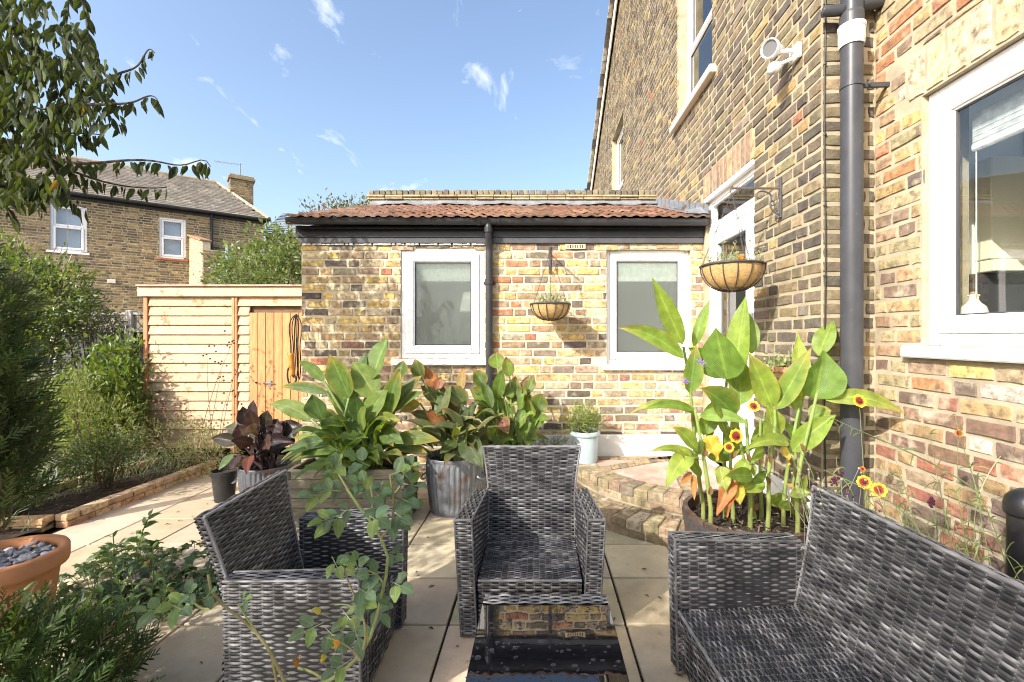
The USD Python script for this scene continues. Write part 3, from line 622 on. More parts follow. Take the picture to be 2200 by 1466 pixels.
# parapet behind the tiles: brick-on-edge coping over creasing courses
F_P = Frame((0, 6.46, 0), (1, 0, 0), (0, -1, 0)); KP = FPX / 6.46
def pz(py): return H - (py - CY) / KP
def pxx(px): return (px - CX) / KP
m = MB(); F_P.box(m, pxx(794), XF, 3.0, pz(421), -0.25, 0.0, .004, (.33, .27, .17)); par = put('parapet', m, M['mortar'], ext)
n = 50; L = (XF - pxx(792)) / n
for k in range(n):
    m = MB(); a = pxx(792) + k * L; F_P.box(m, a + .005, a + L - .004, pz(420), pz(409) + r.uniform(-.006, .006), -0.24, 0.02 + r.uniform(-.006, .006), .008, pick(r, [(3, (.17, .15, .11)), (2, (.21, .18, .12)), (2, (.12, .105, .085))])); put('coping_brick', m, M['old_brick'], par)
for q, (za, zb, out) in enumerate(((pz(425), pz(421), .05), (pz(430), pz(426), .035))):
    n = 16; L = (XF - pxx(790)) / n
    for k in range(n):
        m = MB(); a = pxx(790) + k * L; F_P.box(m, a + .004, a + L - .004, za + .002, zb, -0.1, out + r.uniform(-.01, .01), .005, pick(r, [(3, (.42, .34, .20)), (2, (.30, .24, .15))])); put('creasing_tile', m, M['old_brick'], par)
m = MB(); X = np.linspace(pxx(800), XF - .01, 40); zz = pz(437) + 0.012 * np.sin(X * 9) + 0.008 * np.sin(X * 23)
V = np.vstack([np.stack([X, np.full(40, 6.455), np.full(40, pz(430))], 1), np.stack([X, np.full(40, 6.43), zz], 1), np.stack([X, np.full(40, 6.33), zz - .05], 1)]); k = np.arange(39)
m.add(V, np.vstack([np.stack([k, k + 1, 40 + k + 1, 40 + k], 1), np.stack([40 + k, 41 + k, 81 + k, 80 + k], 1)]), (.17, .18, .20)); put('flashing', m, M['lead'], ext)
# stepped lead flashing up the house wall
m = MB(); n = 11
for k in range(n):
    y0 = 4.42 + k * 0.19; s = (y0 - RY0) / math.cos(tilt); z = RZ0 + s * math.sin(tilt)
    top = z + 0.13 + (0.012 if k % 2 else 0)
    V = [(XF - .008, y0, z + .03), (XF - .008, y0 + .185, z + .10), (XF - .008, y0 + .185, top + .07), (XF - .008, y0 + .02, top + .015)]
    W = [(XF - .17, y0, z + .045), (XF - .17, y0 + .185, z + .115)]
    m.add(V, [[0, 1, 2, 3]], np.array([.155, .17, .195]) * r.uniform(.85, 1.1)); m.add([V[0], V[1], W[1], W[0]], [[0, 1, 2, 3]], (.14, .155, .18))
m.add([(XF - .02, 4.40, 2.62), (XF - .22, 4.38, 2.63), (XF - .2, 4.50, 2.68), (XF - .02, 4.6, 2.74)], [[0, 1, 2, 3]], (.16, .175, .2)); put('stepped_flashing', m, M['lead'], ext)

# ------------------------------------------------------------------ the house: gable flank, short return, kitchen wall
house = thing('brick_house', 'tall brown and yellow brick house filling the right with sash windows and white door', 'house', (1.96, 3.0, 0))
F_F = Frame((XF, 0, 0), (0, 1, 0), (-1, 0, 0)); YC = 2.67
def fy(px, x=XF): return x * FPX / (px - CX)
def fz(py, Y): return H - (py - CY) * Y / FPX
DOOR = (fy(1620.5), fy(1516), 0.26, 2.79)
SASH = (4.36, fy(1456), 3.97, 6.3)
FARW = (8.95, 10.35, 3.6, 5.87)
gable = Polygon([(YC, 0), (13.86, 0), (13.86, 6.0), (7.6, 9.35), (YC, 6.7)])
fregion = gable.difference(unary_union([sbox(w[0], w[2], w[1], w[3]) for w in (DOOR, SASH, FARW)]))
m = MB(); extrude(m, F_F, fregion, -0.24, 0.0, (0.33, 0.285, 0.20)); fwall = put('flank_wall', m, M['mortar'], house)
r = np.random.default_rng(21)
FP = [(4, (.175, .142, .092)), (5, (.135, .112, .078)), (2.2, (.225, .18, .105)), (2.8, (.10, .085, .07)), (.8, (.30, .22, .105)), (.15, (.25, .12, .075)), (1, (.18, .145, .118))]
LINT = sbox(DOOR[0] - 0.02, DOOR[3], DOOR[1] + 0.06, DOOR[3] + 0.26)
vis = fregion.difference(LINT).intersection(Polygon([(YC, 0.4), (YC, 3.6), (13.86, 12.2), (13.86, 3.2), (6.6, 3.2), (4.4, 2.5), (4.4, 0.4)]))
rects = lay(vis, 0.0818, 0.238, 0.122, 'flemish', r, joint=0.0125)
brickwork(fwall, F_F, rects, lambda b: pick(r, FP), r, 300, M['old_brick'], low_below=500)
n = 13; L = (DOOR[1] + .06 - DOOR[0] + .02) / n
for k in range(n):
    m = MB(); a = DOOR[0] - .02 + k * L; brick_mesh(m, F_F, a + .006, a + L - .006, DOOR[3] + .012, DOOR[3] + .25, .006, r, pick(r, [(2, (.33, .25, .15)), (2, (.28, .2, .14)), (1, (.36, .22, .15))])); put('lintel_brick', m, M['old_brick'], fwall)
m = MB(); F_F.box(m, YC + .01, DOOR[0], 0.1, 0.47, 0.0, 0.03, .006, (.62, .62, .60)); put('plinth', m, M['render'], house)
# bargeboard, tile edges and roof
m = MB(); a, b = F_F.p(7.6, 9.33, 0.06), F_F.p(14.0, 5.905, 0.06); bar(m, a, b, 0.03, 0.24, .006, (.68, .66, .58)); put('bargeboard', m, M['paint'], house)
m = MB(); nn = np.array([0, .472, .882]); dirr = unit(F_F.p(14.0, 5.905) - F_F.p(7.6, 9.33))
for k in range(24):
    q = F_F.p(7.6, 9.33, 0.11) + dirr * k * 0.305; bar(m, q + nn * .155, q + dirr * .33 + nn * .135, 0.14, 0.022, .004, pick(r, [(1, (.12, .11, .1)), (1, (.45, .43, .38))]), up=nn)
put('verge_tile', m, M['tile'], house, kind='stuff')
m = MB()
for s in ((7.6, 9.42, 14.05, 5.97), (7.6, 9.42, 2.4, 6.62)):
    m.add([(XF - .1, s[0], s[1]), (XF - .1, s[2], s[3]), (7.5, s[2], s[3]), (7.5, s[0], s[1])], [[0, 1, 2, 3]], (.12, .10, .09))
put('roof', m, M['tile'], house)
m = MB(); tube(m, [(XF - .25, 14.05, 5.93), (XF + 2, 14.05, 5.93)], 0.06, 10, (.02, .02, .02)); put('gutter', m, M['black'], house)
# sash windows of the flank
def sash(parent, y0, y1, z0, z1, n=-0.11, zm=None):
    w = casement(parent, F_F, y0, y1, z0, z1, n, fw=0.06, sw=0.05, sill=False, transom=zm)
    s = MB(); F_F.box(s, y0 - .12, y1 + .1, z0 - .075, z0 - .003, -0.12, 0.07, .008, (.72, .66, .56)); put('sill', s, M['paint'], w)
    return w
sash(house, SASH[0], SASH[1], SASH[2], SASH[3], zm=4.75)
sash(house, FARW[0], FARW[1], FARW[2], FARW[3], zm=4.7)
# back door: fanlight above, glazed door below
m = MB()
def fbox(m, a, b, c, d, n0, n1, e=.005): F_F.box(m, a, b, c, d, n0, n1, e, WHITE)
nD = -0.035; d0, d1, dz0, dz1 = DOOR
for a, b, c, d in ((d0, d0 + .06, dz0, dz1), (d1 - .06, d1, dz0, dz1), (d0 + .0605, d1 - .0605, dz1 - .07, dz1), (d0 + .0605, d1 - .0605, 2.44, 2.515)): fbox(m, a, b, c, d, nD - .07, nD)
F_F.box(m, d0 - .0, d1 + .02, dz1 - .035, dz1 + .01, nD, nD + .045, .006, WHITE)
F_F.box(m, d0 + .002, d1 - .002, dz0 - .03, dz0, nD - .07, 0.05, .006, (.6, .6, .6))
door = put('door', m, M['paint'], house)
m = MB(); fbox(m, d0 + .061, d1 - .061, 2.516, 2.535, nD - .05, nD - .01, .003); fbox(m, d0 + .061, d1 - .061, 2.70, 2.719, nD - .05, nD - .01, .003); put('fanlight_frame', m, M['paint'], door)
m = MB(); F_F.box(m, d0 + .062, d1 - .062, 2.536, 2.699, nD - .032, nD - .026, .0005); put('fanlight_pane', m, M['pane'], door)
m = MB(); l0, l1 = d0 + .064, d1 - .064
for a, b, c, d in ((l0, l0 + .13, dz0 + .005, 2.436), (l1 - .13, l1, dz0 + .005, 2.436), (l0 + .1305, l1 - .1305, 2.33, 2.436), (l0 + .1305, l1 - .1305, dz0 + .005, dz0 + .26), (l0 + .1305, l1 - .1305, 1.18, 1.30)): fbox(m, a, b, c, d, nD - .055, nD - .004)
leafp = put('door_leaf', m, M['paint'], door)
m = MB(); F_F.box(m, l0 + .131, l1 - .131, dz0 + .261, 1.179, nD - .04, nD - .015, .004, (.74, .76, .78)); put('panel', m, M['paint'], door)
m = MB()
for a, b, c, d in ((l0 + .131, l0 + .155, 1.301, 2.329), (l1 - .155, l1 - .131, 1.301, 2.329), (l0 + .156, l1 - .156, 2.305, 2.329), (l0 + .156, l1 - .156, 1.301, 1.325)): F_F.box(m, a, b, c, d, nD - .04, nD + .004, .003, (.35, .36, .38))
put('glazing_bead', m, M['paint'], door)
m = MB(); F_F.box(m, l0 + .156, l1 - .156, 1.326, 2.304, nD - .03, nD - .024, .0005); put('pane', m, M['pane'], door)
m = MB(); F_F.box(m, l0 + .035, l0 + .065, 1.35, 1.62, nD - .004, nD + .008, .003, (.5, .5, .52)); bar(m, F_F.p(l0 + .05, 1.53, nD + .045), F_F.p(l0 + .17, 1.53, nD + .045), .018, .02, .004, (.5, .5, .52)); bar(m, F_F.p(l0 + .05, 1.53, nD), F_F.p(l0 + .05, 1.53, nD + .05), .018, .018, .003, (.5, .5, .52)); put('handle', m, M['zinc'], door)
# rooms behind the flank's openings (dim, plain)
m = MB(); abox(m, (XF + 1.2, 2.95, 0.2), (XF + 1.25, 13.8, 6.6), tone=(.75, .74, .70)); abox(m, (XF + .25, 2.95, 0.2), (XF + 1.19, 13.8, 0.24), tone=(.45, .40, .33)); abox(m, (XF + .25, 2.95, 2.85), (XF + 1.19, 13.8, 3.2), tone=(.7, .7, .68)); put('inner_room', m, M['plaster'], house)

# the short return between flank and kitchen wall
XR = 1.96
F_R = Frame((0, YC, 0), (1, 0, 0), (0, -1, 0))
m = MB(); extrude(m, F_R, sbox(XF + .001, 0, 6.0, 6.7), -0.24, -0.002, (0.40, 0.345, 0.24)); rwall = put('return_wall', m, M['mortar'], house)
rr = lay(sbox(XF + .004, 0.05, XR - .004, 3.55), 0.0818, 0.238, 0.122, 'flemish', r, joint=0.014)
brickwork(rwall, F_R, rr, lambda b: pick(r, FP[:5] + [(2, (.48, .38, .2))]), r, 40, M['old_brick'])
# kitchen wall on the right, with its big window
F_K = Frame((XR, 0, 0), (0, 1, 0), (-1, 0, 0))
KY1 = fy(1981, XR); KW = (KY1 - 1.45, KY1, fz(743, KY1), fz(207, KY1))
kreg = sbox(-0.9, 0, YC - .002, 3.6).difference(sbox(KW[0], KW[2], KW[1], KW[3]))
m = MB(); extrude(m, F_K, kreg, -0.24, 0.0, (0.36, 0.31, 0.225)); kwall = put('kitchen_wall', m, M['mortar'], house)
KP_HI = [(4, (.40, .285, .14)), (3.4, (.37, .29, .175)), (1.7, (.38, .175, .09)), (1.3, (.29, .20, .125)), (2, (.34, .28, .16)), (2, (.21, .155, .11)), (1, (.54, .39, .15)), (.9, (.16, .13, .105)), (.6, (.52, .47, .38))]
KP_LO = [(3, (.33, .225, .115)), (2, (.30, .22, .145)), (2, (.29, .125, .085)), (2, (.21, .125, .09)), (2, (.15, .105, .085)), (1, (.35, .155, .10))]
r = np.random.default_rng(33)
arch = sbox(KW[0] - .1, KW[3], KW[1] + .1, KW[3] + .25)
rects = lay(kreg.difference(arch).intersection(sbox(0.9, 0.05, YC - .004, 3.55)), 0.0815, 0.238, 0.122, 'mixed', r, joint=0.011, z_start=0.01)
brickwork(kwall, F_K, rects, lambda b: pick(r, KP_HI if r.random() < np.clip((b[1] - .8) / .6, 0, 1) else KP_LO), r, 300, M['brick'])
n = 14; L = 1.62 / n
for k in range(n):
    m = MB(); a = KW[1] + .09 - (k + 1) * L; brick_mesh(m, F_K, a + .007, a + L - .007, KW[3] + .008, KW[3] + .245, .008, r, pick(r, [(3, (.55, .45, .25)), (2, (.52, .44, .30)), (1, (.5, .3, .16))])); put('arch_brick', m, M['brick'], kwall)
kwin = casement(house, F_K, KW[0], KW[1], KW[2], KW[3], -0.03, fw=0.06, sw=0.075, slim=0.075, sill_over=0.09)
# kitchen behind the glass
m = MB(); abox(m, (XR + .24, -0.9, 0.3), (4.4, YC - .005, 0.33), tone=(.4, .36, .3)); abox(m, (XR + .24, -0.9, 2.9), (2.5, YC - .005, 2.94), tone=(.8, .8, .78)); abox(m, (3.5, -0.9, 2.9), (4.4, YC - .005, 2.94), tone=(.8, .8, .78)); abox(m, (2.5, -0.9, 2.9), (3.5, 0.3, 2.94), tone=(.8, .8, .78)); abox(m, (2.5, 2.3, 2.9), (3.5, YC - .005, 2.94), tone=(.8, .8, .78)); abox(m, (4.4, -0.9, 0.3), (4.45, YC - .005, 2.94), tone=(.8, .78, .72))
abox(m, (XR + .24, -0.95, .3), (4.4, -0.9, 2.94), tone=(.6, .58, .54)); abox(m, (XR + .241, YC - .06, .3), (4.4, YC - .005, 2.9), tone=(.80, .82, .78)); abox(m, (XR, -0.95, 3.6), (2.4, YC - .003, 3.66), tone=(.2, .2, .2)); abox(m, (3.6, -0.95, 3.6), (4.5, YC - .003, 3.66), tone=(.2, .2, .2)); abox(m, (2.4, -0.95, 3.6), (3.6, .2, 3.66), tone=(.2, .2, .2)); abox(m, (2.4, 2.4, 3.6), (3.6, YC - .003, 3.66), tone=(.2, .2, .2)); put('kitchen', m, M['plaster'], house)
m = MB(); F_K.box(m, KW[0], KW[1], KW[2] - .06, KW[2] + .128, -0.30, -0.105, .006, (.74, .74, .72)); put('inner_sill', m, M['paint'], house)
m = MB(); abox(m, (2.4, .2, 3.61), (3.6, 2.4, 3.625), .001, (1, 1, 1)); put('rooflight', m, M['pane'], house)
m = MB(); abox(m, (2.47, 2.50, 1.86), (3.1, 2.60, 2.42), .005, (.72, .68, .52)); abox(m, (2.47, 2.485, 1.79), (3.1, 2.60, 1.855), .005, (.70, .67, .53)); put('wall_cupboard', m, M['plaster'], house)
m = MB(); abox(m, (2.43, 2.56, 1.0), (3.2, 2.605, 1.785), .003, (.055, .055, .06)); put('splashback', m, M['glaze'], house)
m = MB(); abox(m, (2.75, 2.05, 1.80), (3.3, 2.6, 2.75), .006, (.72, .68, .54)); abox(m, (3.32, 2.05, 1.80), (4.0, 2.6, 2.75), .006, (.72, .68, .54)); abox(m, (2.6, 2.1, .33), (4.0, 2.6, 1.22), .006, (.70, .66, .52)); abox(m, (2.55, 2.05, 1.22), (4.0, 2.6, 1.26), .004, (.08, .08, .085)); put('kitchen_cupboard', m, M['plaster'], house)
m = MB(); zb = fz(330, 2.25); F_K.box(m, KW[0] + .14, KW[1] - .14, zb + .02, zb + .17, -0.135, -0.125, .001, (.66, .68, .68)); F_K.box(m, KW[0] + .14, KW[1] - .14, zb - .012, zb + .022, -0.145, -0.115, .006, (.82, .82, .8))
for k in range(6): F_K.box(m, KW[0] + .14, KW[1] - .14, zb + .03 + k * .025, zb + .036 + k * .025, -0.14, -0.122, .002, (.72, .73, .73))
put('pleated_blind', m, M['blind'], house)
m = MB(); tube(m, [F_K.p(KW[1] - .155, KW[3] - .14, -.13), F_K.p(KW[1] - .155, KW[2] + .25, -.13)], .003, 5, (.75, .75, .73)); put('blind_cord', m, M['plaster'], house)
# ------------------------------------------------------------------ house across the gardens
r = np.random.default_rng(41)
fh = thing('brick_terrace_house', 'brown brick house beyond the garden fence with pale tiled roof and chimney', 'house', (-11.5, 15, 0))
PF = np.array([-13.55, 13.2, 0.0]); F_H = Frame(PF, (.79, .62, 0), (.62, -.79, 0))
HW1, HW2 = (-0.38, 0.37, 3.90, 5.25), (2.0, 2.67, 3.95, 5.24)
reg = sbox(-6, 0, 4.85, 5.62).difference(unary_union([sbox(w[0], w[2], w[1], w[3]) for w in (HW1, HW2)]))
m = MB(); extrude(m, F_H, reg, -0.2, 0, (.40, .34, .22)); hw = put('wall', m, M['mortar'], fh)
rects = lay(reg.intersection(sbox(-3.2, 2.0, 4.85, 5.6)), 0.077, 0.232, 0.118, 'flemish', r, joint=0.012)
HP = [(3, (.26, .185, .10)), (3, (.20, .145, .085)), (2, (.115, .09, .065)), (1.6, (.34, .25, .13)), (1, (.15, .11, .08))]
brickwork(hw, F_H, rects, lambda b: pick(r, HP), r, 0, M['old_brick'], low_below=1e9)
w = casement(fh, F_H, *HW1, -0.03, fw=.06, sw=.05, transom=4.62, sill_over=.06)
w = casement(fh, F_H, *HW2, -0.03, fw=.06, sw=.05, transom=4.62, sill=False)
m = MB(); F_H.box(m, HW2[0] - .05, HW2[1] + .05, HW2[2] - .07, HW2[2] - .004, -.05, .05, .006, (.36, .13, .07)); put('tile_sill', m, M['clay'], fh)
m = MB(); F_H.box(m, -6, 4.8, 0, 5.5, -1.6, -1.55, .01, (.3, .3, .3)); put('inner_room', m, M['plaster'], fh)
for a, b, c, d in (HW1, HW2):
    m = MB(); F_H.box(m, a + .05, b - .05, c + .05, d - .05, -.24, -.22, .004, (.60, .63, .74)); put('net_curtain', m, M['plaster'], fh)
# hipped roof of stepped tiles
d_r, z_e, z_r = 3.0, 5.58, 7.45
m = MB(); NR = 22
for k in range(NR):
    t0, t1 = k / NR, (k + 1) / NR
    ur0, ur1 = 5.0 - 1.35 * t0, 5.0 - 1.35 * t1
    u0 = -6.0; cols = int((ur0 - u0) / .22)
    for c in range(cols):
        a = u0 + c * .22 + (.11 if k % 2 else 0); b = min(a + .214, ur0)
        if b - a < .05 or a < -3.6 and False: continue
        n0, n1 = .18 - (d_r + .18) * t0, .18 - (d_r + .18) * t1
        z0, z1 = z_e + (z_r - z_e) * t0, z_e + (z_r - z_e) * t1
        q = [F_H.p(a, z0, n0), F_H.p(b, z0, n0), F_H.p(b, z0 + .035, n0), F_H.p(a, z0 + .035, n0), F_H.p(b, z1 + .005, n1), F_H.p(a, z1 + .005, n1)]
        m.add(q, [[0, 1, 2, 3], [3, 2, 4, 5]], pick(r, [(3, (.20, .175, .145)), (2, (.16, .14, .118)), (2, (.245, .22, .18))]))
put('roof_tile_field', m, M['tile'], fh, kind='stuff')
m = MB(); e0, e1, rdg0, rdg1 = F_H.p(-6, z_e, .16), F_H.p(5.0, z_e, .16), F_H.p(-6, z_r, -d_r), F_H.p(3.65, z_r, -d_r); bk = F_H.p(5.0, z_e, -2 * d_r)
m.add([e0 - [0, 0, .03], e1 - [0, 0, .03], rdg1 - [0, 0, .03], rdg0 - [0, 0, .03]], [[0, 1, 2, 3]], (.15, .13, .1)); m.add([e1, bk, rdg1], [[0, 1, 2]], (.3, .25, .19))
put('roof', m, M['tile'], fh)
m = MB(); tube(m, np.linspace(rdg0, rdg1, 20), .07, 8, (.34, .28, .2)); tube(m, np.linspace(e1 + [0, 0, .04], rdg1, 12), .06, 8, (.33, .27, .2)); put('ridge_tile', m, M['tile'], fh)
m = MB(); F_H.box(m, -6, 5.0, z_e - .16, z_e - .02, .02, .05, .004, (.03, .03, .03)); put('fascia', m, M['black'], fh)
m = MB(); tube(m, np.linspace(F_H.p(-6, z_e - .02, .17), F_H.p(5.05, z_e - .02, .17), 6), .055, 8, (.025, .025, .025)); g = put('gutter', m, M['black'], fh)
m = MB(); tube(m, [F_H.p(3.35, z_e - .05, .08), F_H.p(3.35, 3.4, .08)], .045, 8, (.02, .02, .022)); put('downpipe', m, M['black'], fh)
m = MB(); F_H.box(m, .22 + .6, .22 + .78, 3.05, 3.17, -.01, .05, .01, (.6, .58, .52)); put('flue_vent', m, M['paint'], fh)
m = MB(); F_H.box(m, 4.0, 4.75, 5.9, 7.42, -2.5, -1.95, .01, (.34, .27, .16)); ch = put('chimney', m, M['mortar'], fh)
m = MB(); F_H.box(m, 3.94, 4.81, 7.42, 7.52, -2.56, -1.89, .01, (.24, .19, .12)); F_H.box(m, 3.98, 4.77, 7.525, 7.6, -2.52, -1.93, .01, (.3, .24, .15)); put('chimney_cap', m, M['old_brick'], ch)
cr = lay(sbox(4.0, 5.95, 4.75, 7.42), .077, .232, .118, 'flemish', r)
mm = MB()
for b in cr: brick_mesh(mm, Frame(F_H.p(0, 0, -1.95), F_H.U, F_H.N), b[0], b[2], b[1], b[3], .006, r, pick(r, HP), low=True)
cr = lay(sbox(-2.5, 5.95, -1.95, 7.42), .077, .232, .118, 'flemish', r)
for b in cr: brick_mesh(mm, Frame(F_H.p(4.0, 0, 0), F_H.N, -F_H.U), b[0], b[2], b[1], b[3], .006, r, pick(r, HP), low=True)
put('brick_rest', mm, M['old_brick'], ch, kind='stuff')
# projecting wing with parapet
CW = np.array([-10.17, 13.84, 0.0]); WB = F_H.p(2.76, 0, 0)
F_W = Frame(CW, (.79, .62, 0), (.62, -.79, 0)); F_WL = Frame(WB, CW - WB, np.cross(unit(CW - WB), [0, 0, 1]))
Lw = float(np.linalg.norm(CW - WB))
m = MB(); extrude(m, F_W, sbox(0, 0, 4.5, 4.1), -.2, 0, (.4, .34, .22)); extrude(m, F_WL, Polygon([(0, 0), (Lw, 0), (Lw, 4.35), (0, 4.75)]), -.2, 0, (.55, .47, .32)); wg = put('wing', m, M['mortar'], fh)
mm = MB()
for b in lay(sbox(0.02, 2.2, 4.5, 4.08), .077, .232, .118, 'flemish', r): brick_mesh(mm, F_W, b[0], b[2], b[1], b[3], .006, r, pick(r, HP), low=True)
for b in lay(Polygon([(0.0, 2), (Lw, 2), (Lw, 4.33), (0, 4.7)]), .077, .232, .118, 'flemish', r): brick_mesh(mm, F_WL, b[0], b[2], b[1], b[3], .006, r, pick(r, [(2, (.5, .4, .22)), (1, (.4, .3, .18))]), low=True)
put('brick_rest', mm, M['old_brick'], wg, kind='stuff')
m = MB(); p0, p1 = F_WL.p(-.05, 4.76, -.08), F_WL.p(Lw + .04, 4.36, -.08); bar(m, p0, p1, .3, .05, .006, (.30, .17, .1)); put('coping', m, M['clay'], wg)
m = MB(); tube(m, [F_W.p(.62, 4.25, .09), F_W.p(.62, 3.75, .09), F_W.p(.45, 3.55, .09), F_W.p(.45, 1.5, .09)], .055, 8, (.20, .25, .26)); put('soil_pipe', m, M['black'], fh)
# the next roof along
nh = thing('slate_house', 'dark slate roof of the next house, low behind the small tree', 'house', (-7.5, 19, 0))
F_N = Frame((-9.9, 16.6, 0), (.97, .24, 0), (.24, -.97, 0))
m = MB(); F_N.box(m, 0, 7, 0, 5.2, -6, 0, .01, (.3, .24, .15)); put('wall', m, M['old_brick'], nh)
m = MB()
for k in range(14):
    t0, t1 = k / 14, (k + 1) / 14
    for c in range(28): m.add([F_N.p(-.2 + c * .26, 5.05 + 1.6 * t0 + .02, .2 - 3 * t0), F_N.p(.055 + c * .26, 5.05 + 1.6 * t0 + .02, .2 - 3 * t0), F_N.p(.055 + c * .26, 5.05 + 1.6 * t1, .2 - 3 * t1), F_N.p(-.2 + c * .26, 5.05 + 1.6 * t1, .2 - 3 * t1)], [[0, 1, 2, 3]], pick(r, [(1, (.12, .12, .12)), (1, (.17, .16, .15))]))
put('slate_field', m, M['tile'], nh, kind='stuff')
# aerial on the chimney
ae = thing('television_aerial', 'thin television aerial fixed to the far chimney stack', 'aerial', F_H.p(4.35, 7.6, -2.2))
b0 = F_H.p(4.35, 7.5, -2.2); m = MB(); tube(m, [b0, b0 + [0, 0, .62]], .018, 6, (.25, .25, .26)); put('mast', m, M['zinc'], ae)
m = MB(); tp = b0 + [0, 0, .58]; ax = unit([-.95, -.3, 0.03]); tube(m, [tp + ax * -.1, tp + ax * .85], .010, 6, (.4, .4, .42))
for k in range(9):
    q = tp + ax * (.02 + k * .1); sd = unit(np.cross(ax, [0, 0, 1])); tube(m, [q - sd * .15, q + sd * .15], .006, 5, (.4, .4, .42))
put('boom', m, M['zinc'], ae)

# ------------------------------------------------------------------ shed of new larch boards
r = np.random.default_rng(52)
YS = 5.5
def sx(px): return (px - CX) * YS / FPX
def sz(py): return H - (py - CY) * YS / FPX
shed = thing('timber_shed', 'new pale timber shed with horizontal boards and orange plank door', 'shed', (sx(480), YS, 0))
F_S = Frame((0, YS, 0), (1, 0, 0), (0, -1, 0)); x0, x1, xd0, xd1 = sx(311), sx(735), sx(537), sx(652); ztop = sz(638); zb = 0.10
m = MB(); F_S.box(m, x0 + .02, x1, zb, ztop, -1.25, -0.03, .005, (.16, .10, .06)); put('carcass', m, M['old_wood'], shed)
bh = (ztop - zb) / 16
xm = sx(506)
for k in range(16):
    za = zb + k * bh
    for a, b in ((x0 + .055, xm - .035), (xm + .035, xd0 if za < sz(672) else x1)):
        if a > xd0: continue
        m = MB(); c = np.array([.50, .375, .24]) * r.uniform(.86, 1.12) * (1 + r.uniform(-.03, .03, 3)); j = r.uniform(-.002, .002)
        v = cbox_v(((b - a) / 2, bh / 2 - .001, .009), .004) + [(a + b) / 2, za + bh / 2, 0]
        v[:, 2] += np.where(v[:, 1] < za + bh / 2, .010, -.009) + j
        v[:, 0] += r.uniform(-5, 5)*0
        m.add(F_S.p(v[:, 0], v[:, 1], v[:, 2]), _CHF[:, ::-1] if F_S.flip else _CHF, c); put('board', m, M['wood'], shed)
for nm, a, b, c0 in (('corner_post', x0, x0 + .05, (.44, .20, .10)), ('batten', xm - .033, xm + .003, (.48, .25, .12)), ('batten', xm + .006, xm + .034, (.42, .21, .10))):
    m = MB(); F_S.box(m, a, b, .04, ztop - .002, -.02, .026, .005, c0); put(nm, m, M['wood_up'], shed)
m = MB(); F_S.box(m, x0 - .05, x1, ztop, sz(617), -.02, .05, .006, (.50, .38, .27)); F_S.box(m, x0 - .05, x1, sz(617) + .001, sz(613), -1.3, .075, .004, (.40, .30, .24)); put('top_rail', m, M['wood'], shed)
n = 7; L = (xd1 + .05 - xd0) / n
door_s = None
m = MB(); F_S.box(m, xd0 + .01, xd1 + .1, zb + .02, sz(673), -.028, -.004, .004, (.3, .16, .08)); door_s = put('door', m, M['wood_up'], shed)
for k in range(n):
    m = MB(); a = xd0 + k * L; F_S.box(m, a + .003, a + L - .002, zb + .01, sz(672) - .003, -.003, .016 + r.uniform(-.002, .002), .004, np.array([.47, .235, .10]) * r.uniform(.88, 1.14)); put('plank', m, M['wood_up'], door_s)
m = MB(); bar(m, F_S.p(sx(568), sz(823), .03), F_S.p(sx(592), sz(824), .03), .012, .014, .003, (.15, .15, .15)); F_S.box(m, sx(578), sx(586), sz(829), sz(818), .016, .028, .002, (.2, .2, .2)); put('latch', m, M['iron'], door_s)
m = MB(); ball(m, F_S.p(sx(552), sz(822), .018), .011, (.03, .025, .02), 1); put('finger_hole', m, M['soil'], door_s)

# cable hung on the wall's corner beside the shed door
cab = thing('extension_lead', 'coiled black and orange extension lead hanging beside the shed door', 'cable', (EL - .03, YE - .05, 1.2))
m = MB(); Yc = YE + .02
def cp(px, py, dy=0): return at(px, py, Yc) + [0, dy, 0]
for k, (a, b) in enumerate(((624, 634), (629, 640), (636, 646))):
    tube(m, spline([cp(636, 676), cp(a, 690 + k), cp(a + 1, 740), cp(a + 2 + k, 790 + 3 * k), cp((a + b) / 2 + 4, 812 + 2 * k, -.02), cp(b, 790), cp(b + 1, 740, -.02), cp(b, 692), cp(637, 675, -.01)], 40), .0052, 6, (.025, .04, .035))
put('coil', m, M['black'], cab, smooth=True)
m = MB(); tube(m, spline([cp(630, 758, -.05), cp(632, 780, -.05), cp(634, 806, -.05)], 10), np.linspace(.030, .024, 10), 8, (.62, .26, .05)); put('handgrip', m, M['black'], cab, smooth=True)
m = MB(); tube(m, spline([cp(633, 806, -.05), cp(640, 820, -.05), cp(632, 826, -.05), cp(624, 812, -.05), cp(628, 790, -.05)], 24), .009, 6, (.05, .035, .03)); put('hook', m, M['black'], cab, smooth=True)

# ------------------------------------------------------------------ fence with a trellis top behind the bed
YF = 6.7
def gx_(px): return (px - CX) * YF / FPX
def gz_(py): return H - (py - CY) * YF / FPX
F_G = Frame((0, YF, 0), (1, 0, 0), (0, -1, 0)); r = np.random.default_rng(61)
fence = thing('garden_fence', 'dark grey board fence with diamond trellis top left of the shed', 'fence', (gx_(200), YF, 0))
FX0, FX1 = gx_(-60), gx_(330); zt, zm = gz_(672), gz_(710)
k = 0; x = FX0
while x < FX1:
    m = MB(); F_G.box(m, x, x + .118, 0.02, zm - .03, -.02 + (.008 if k % 2 else 0), -.005 + (.008 if k % 2 else 0), .003, np.array([.085, .085, .095]) * r.uniform(.8, 1.25)); put('slat', m, M['old_wood'], fence); x += .122; k += 1
for xx in (gx_(-20), gx_(120), gx_(281)):
    m = MB(); F_G.box(m, xx - .05, xx + .05, 0, gz_(667), -.05, .045, .01, (.48, .46, .42)); put('post', m, M['mortar'], fence)
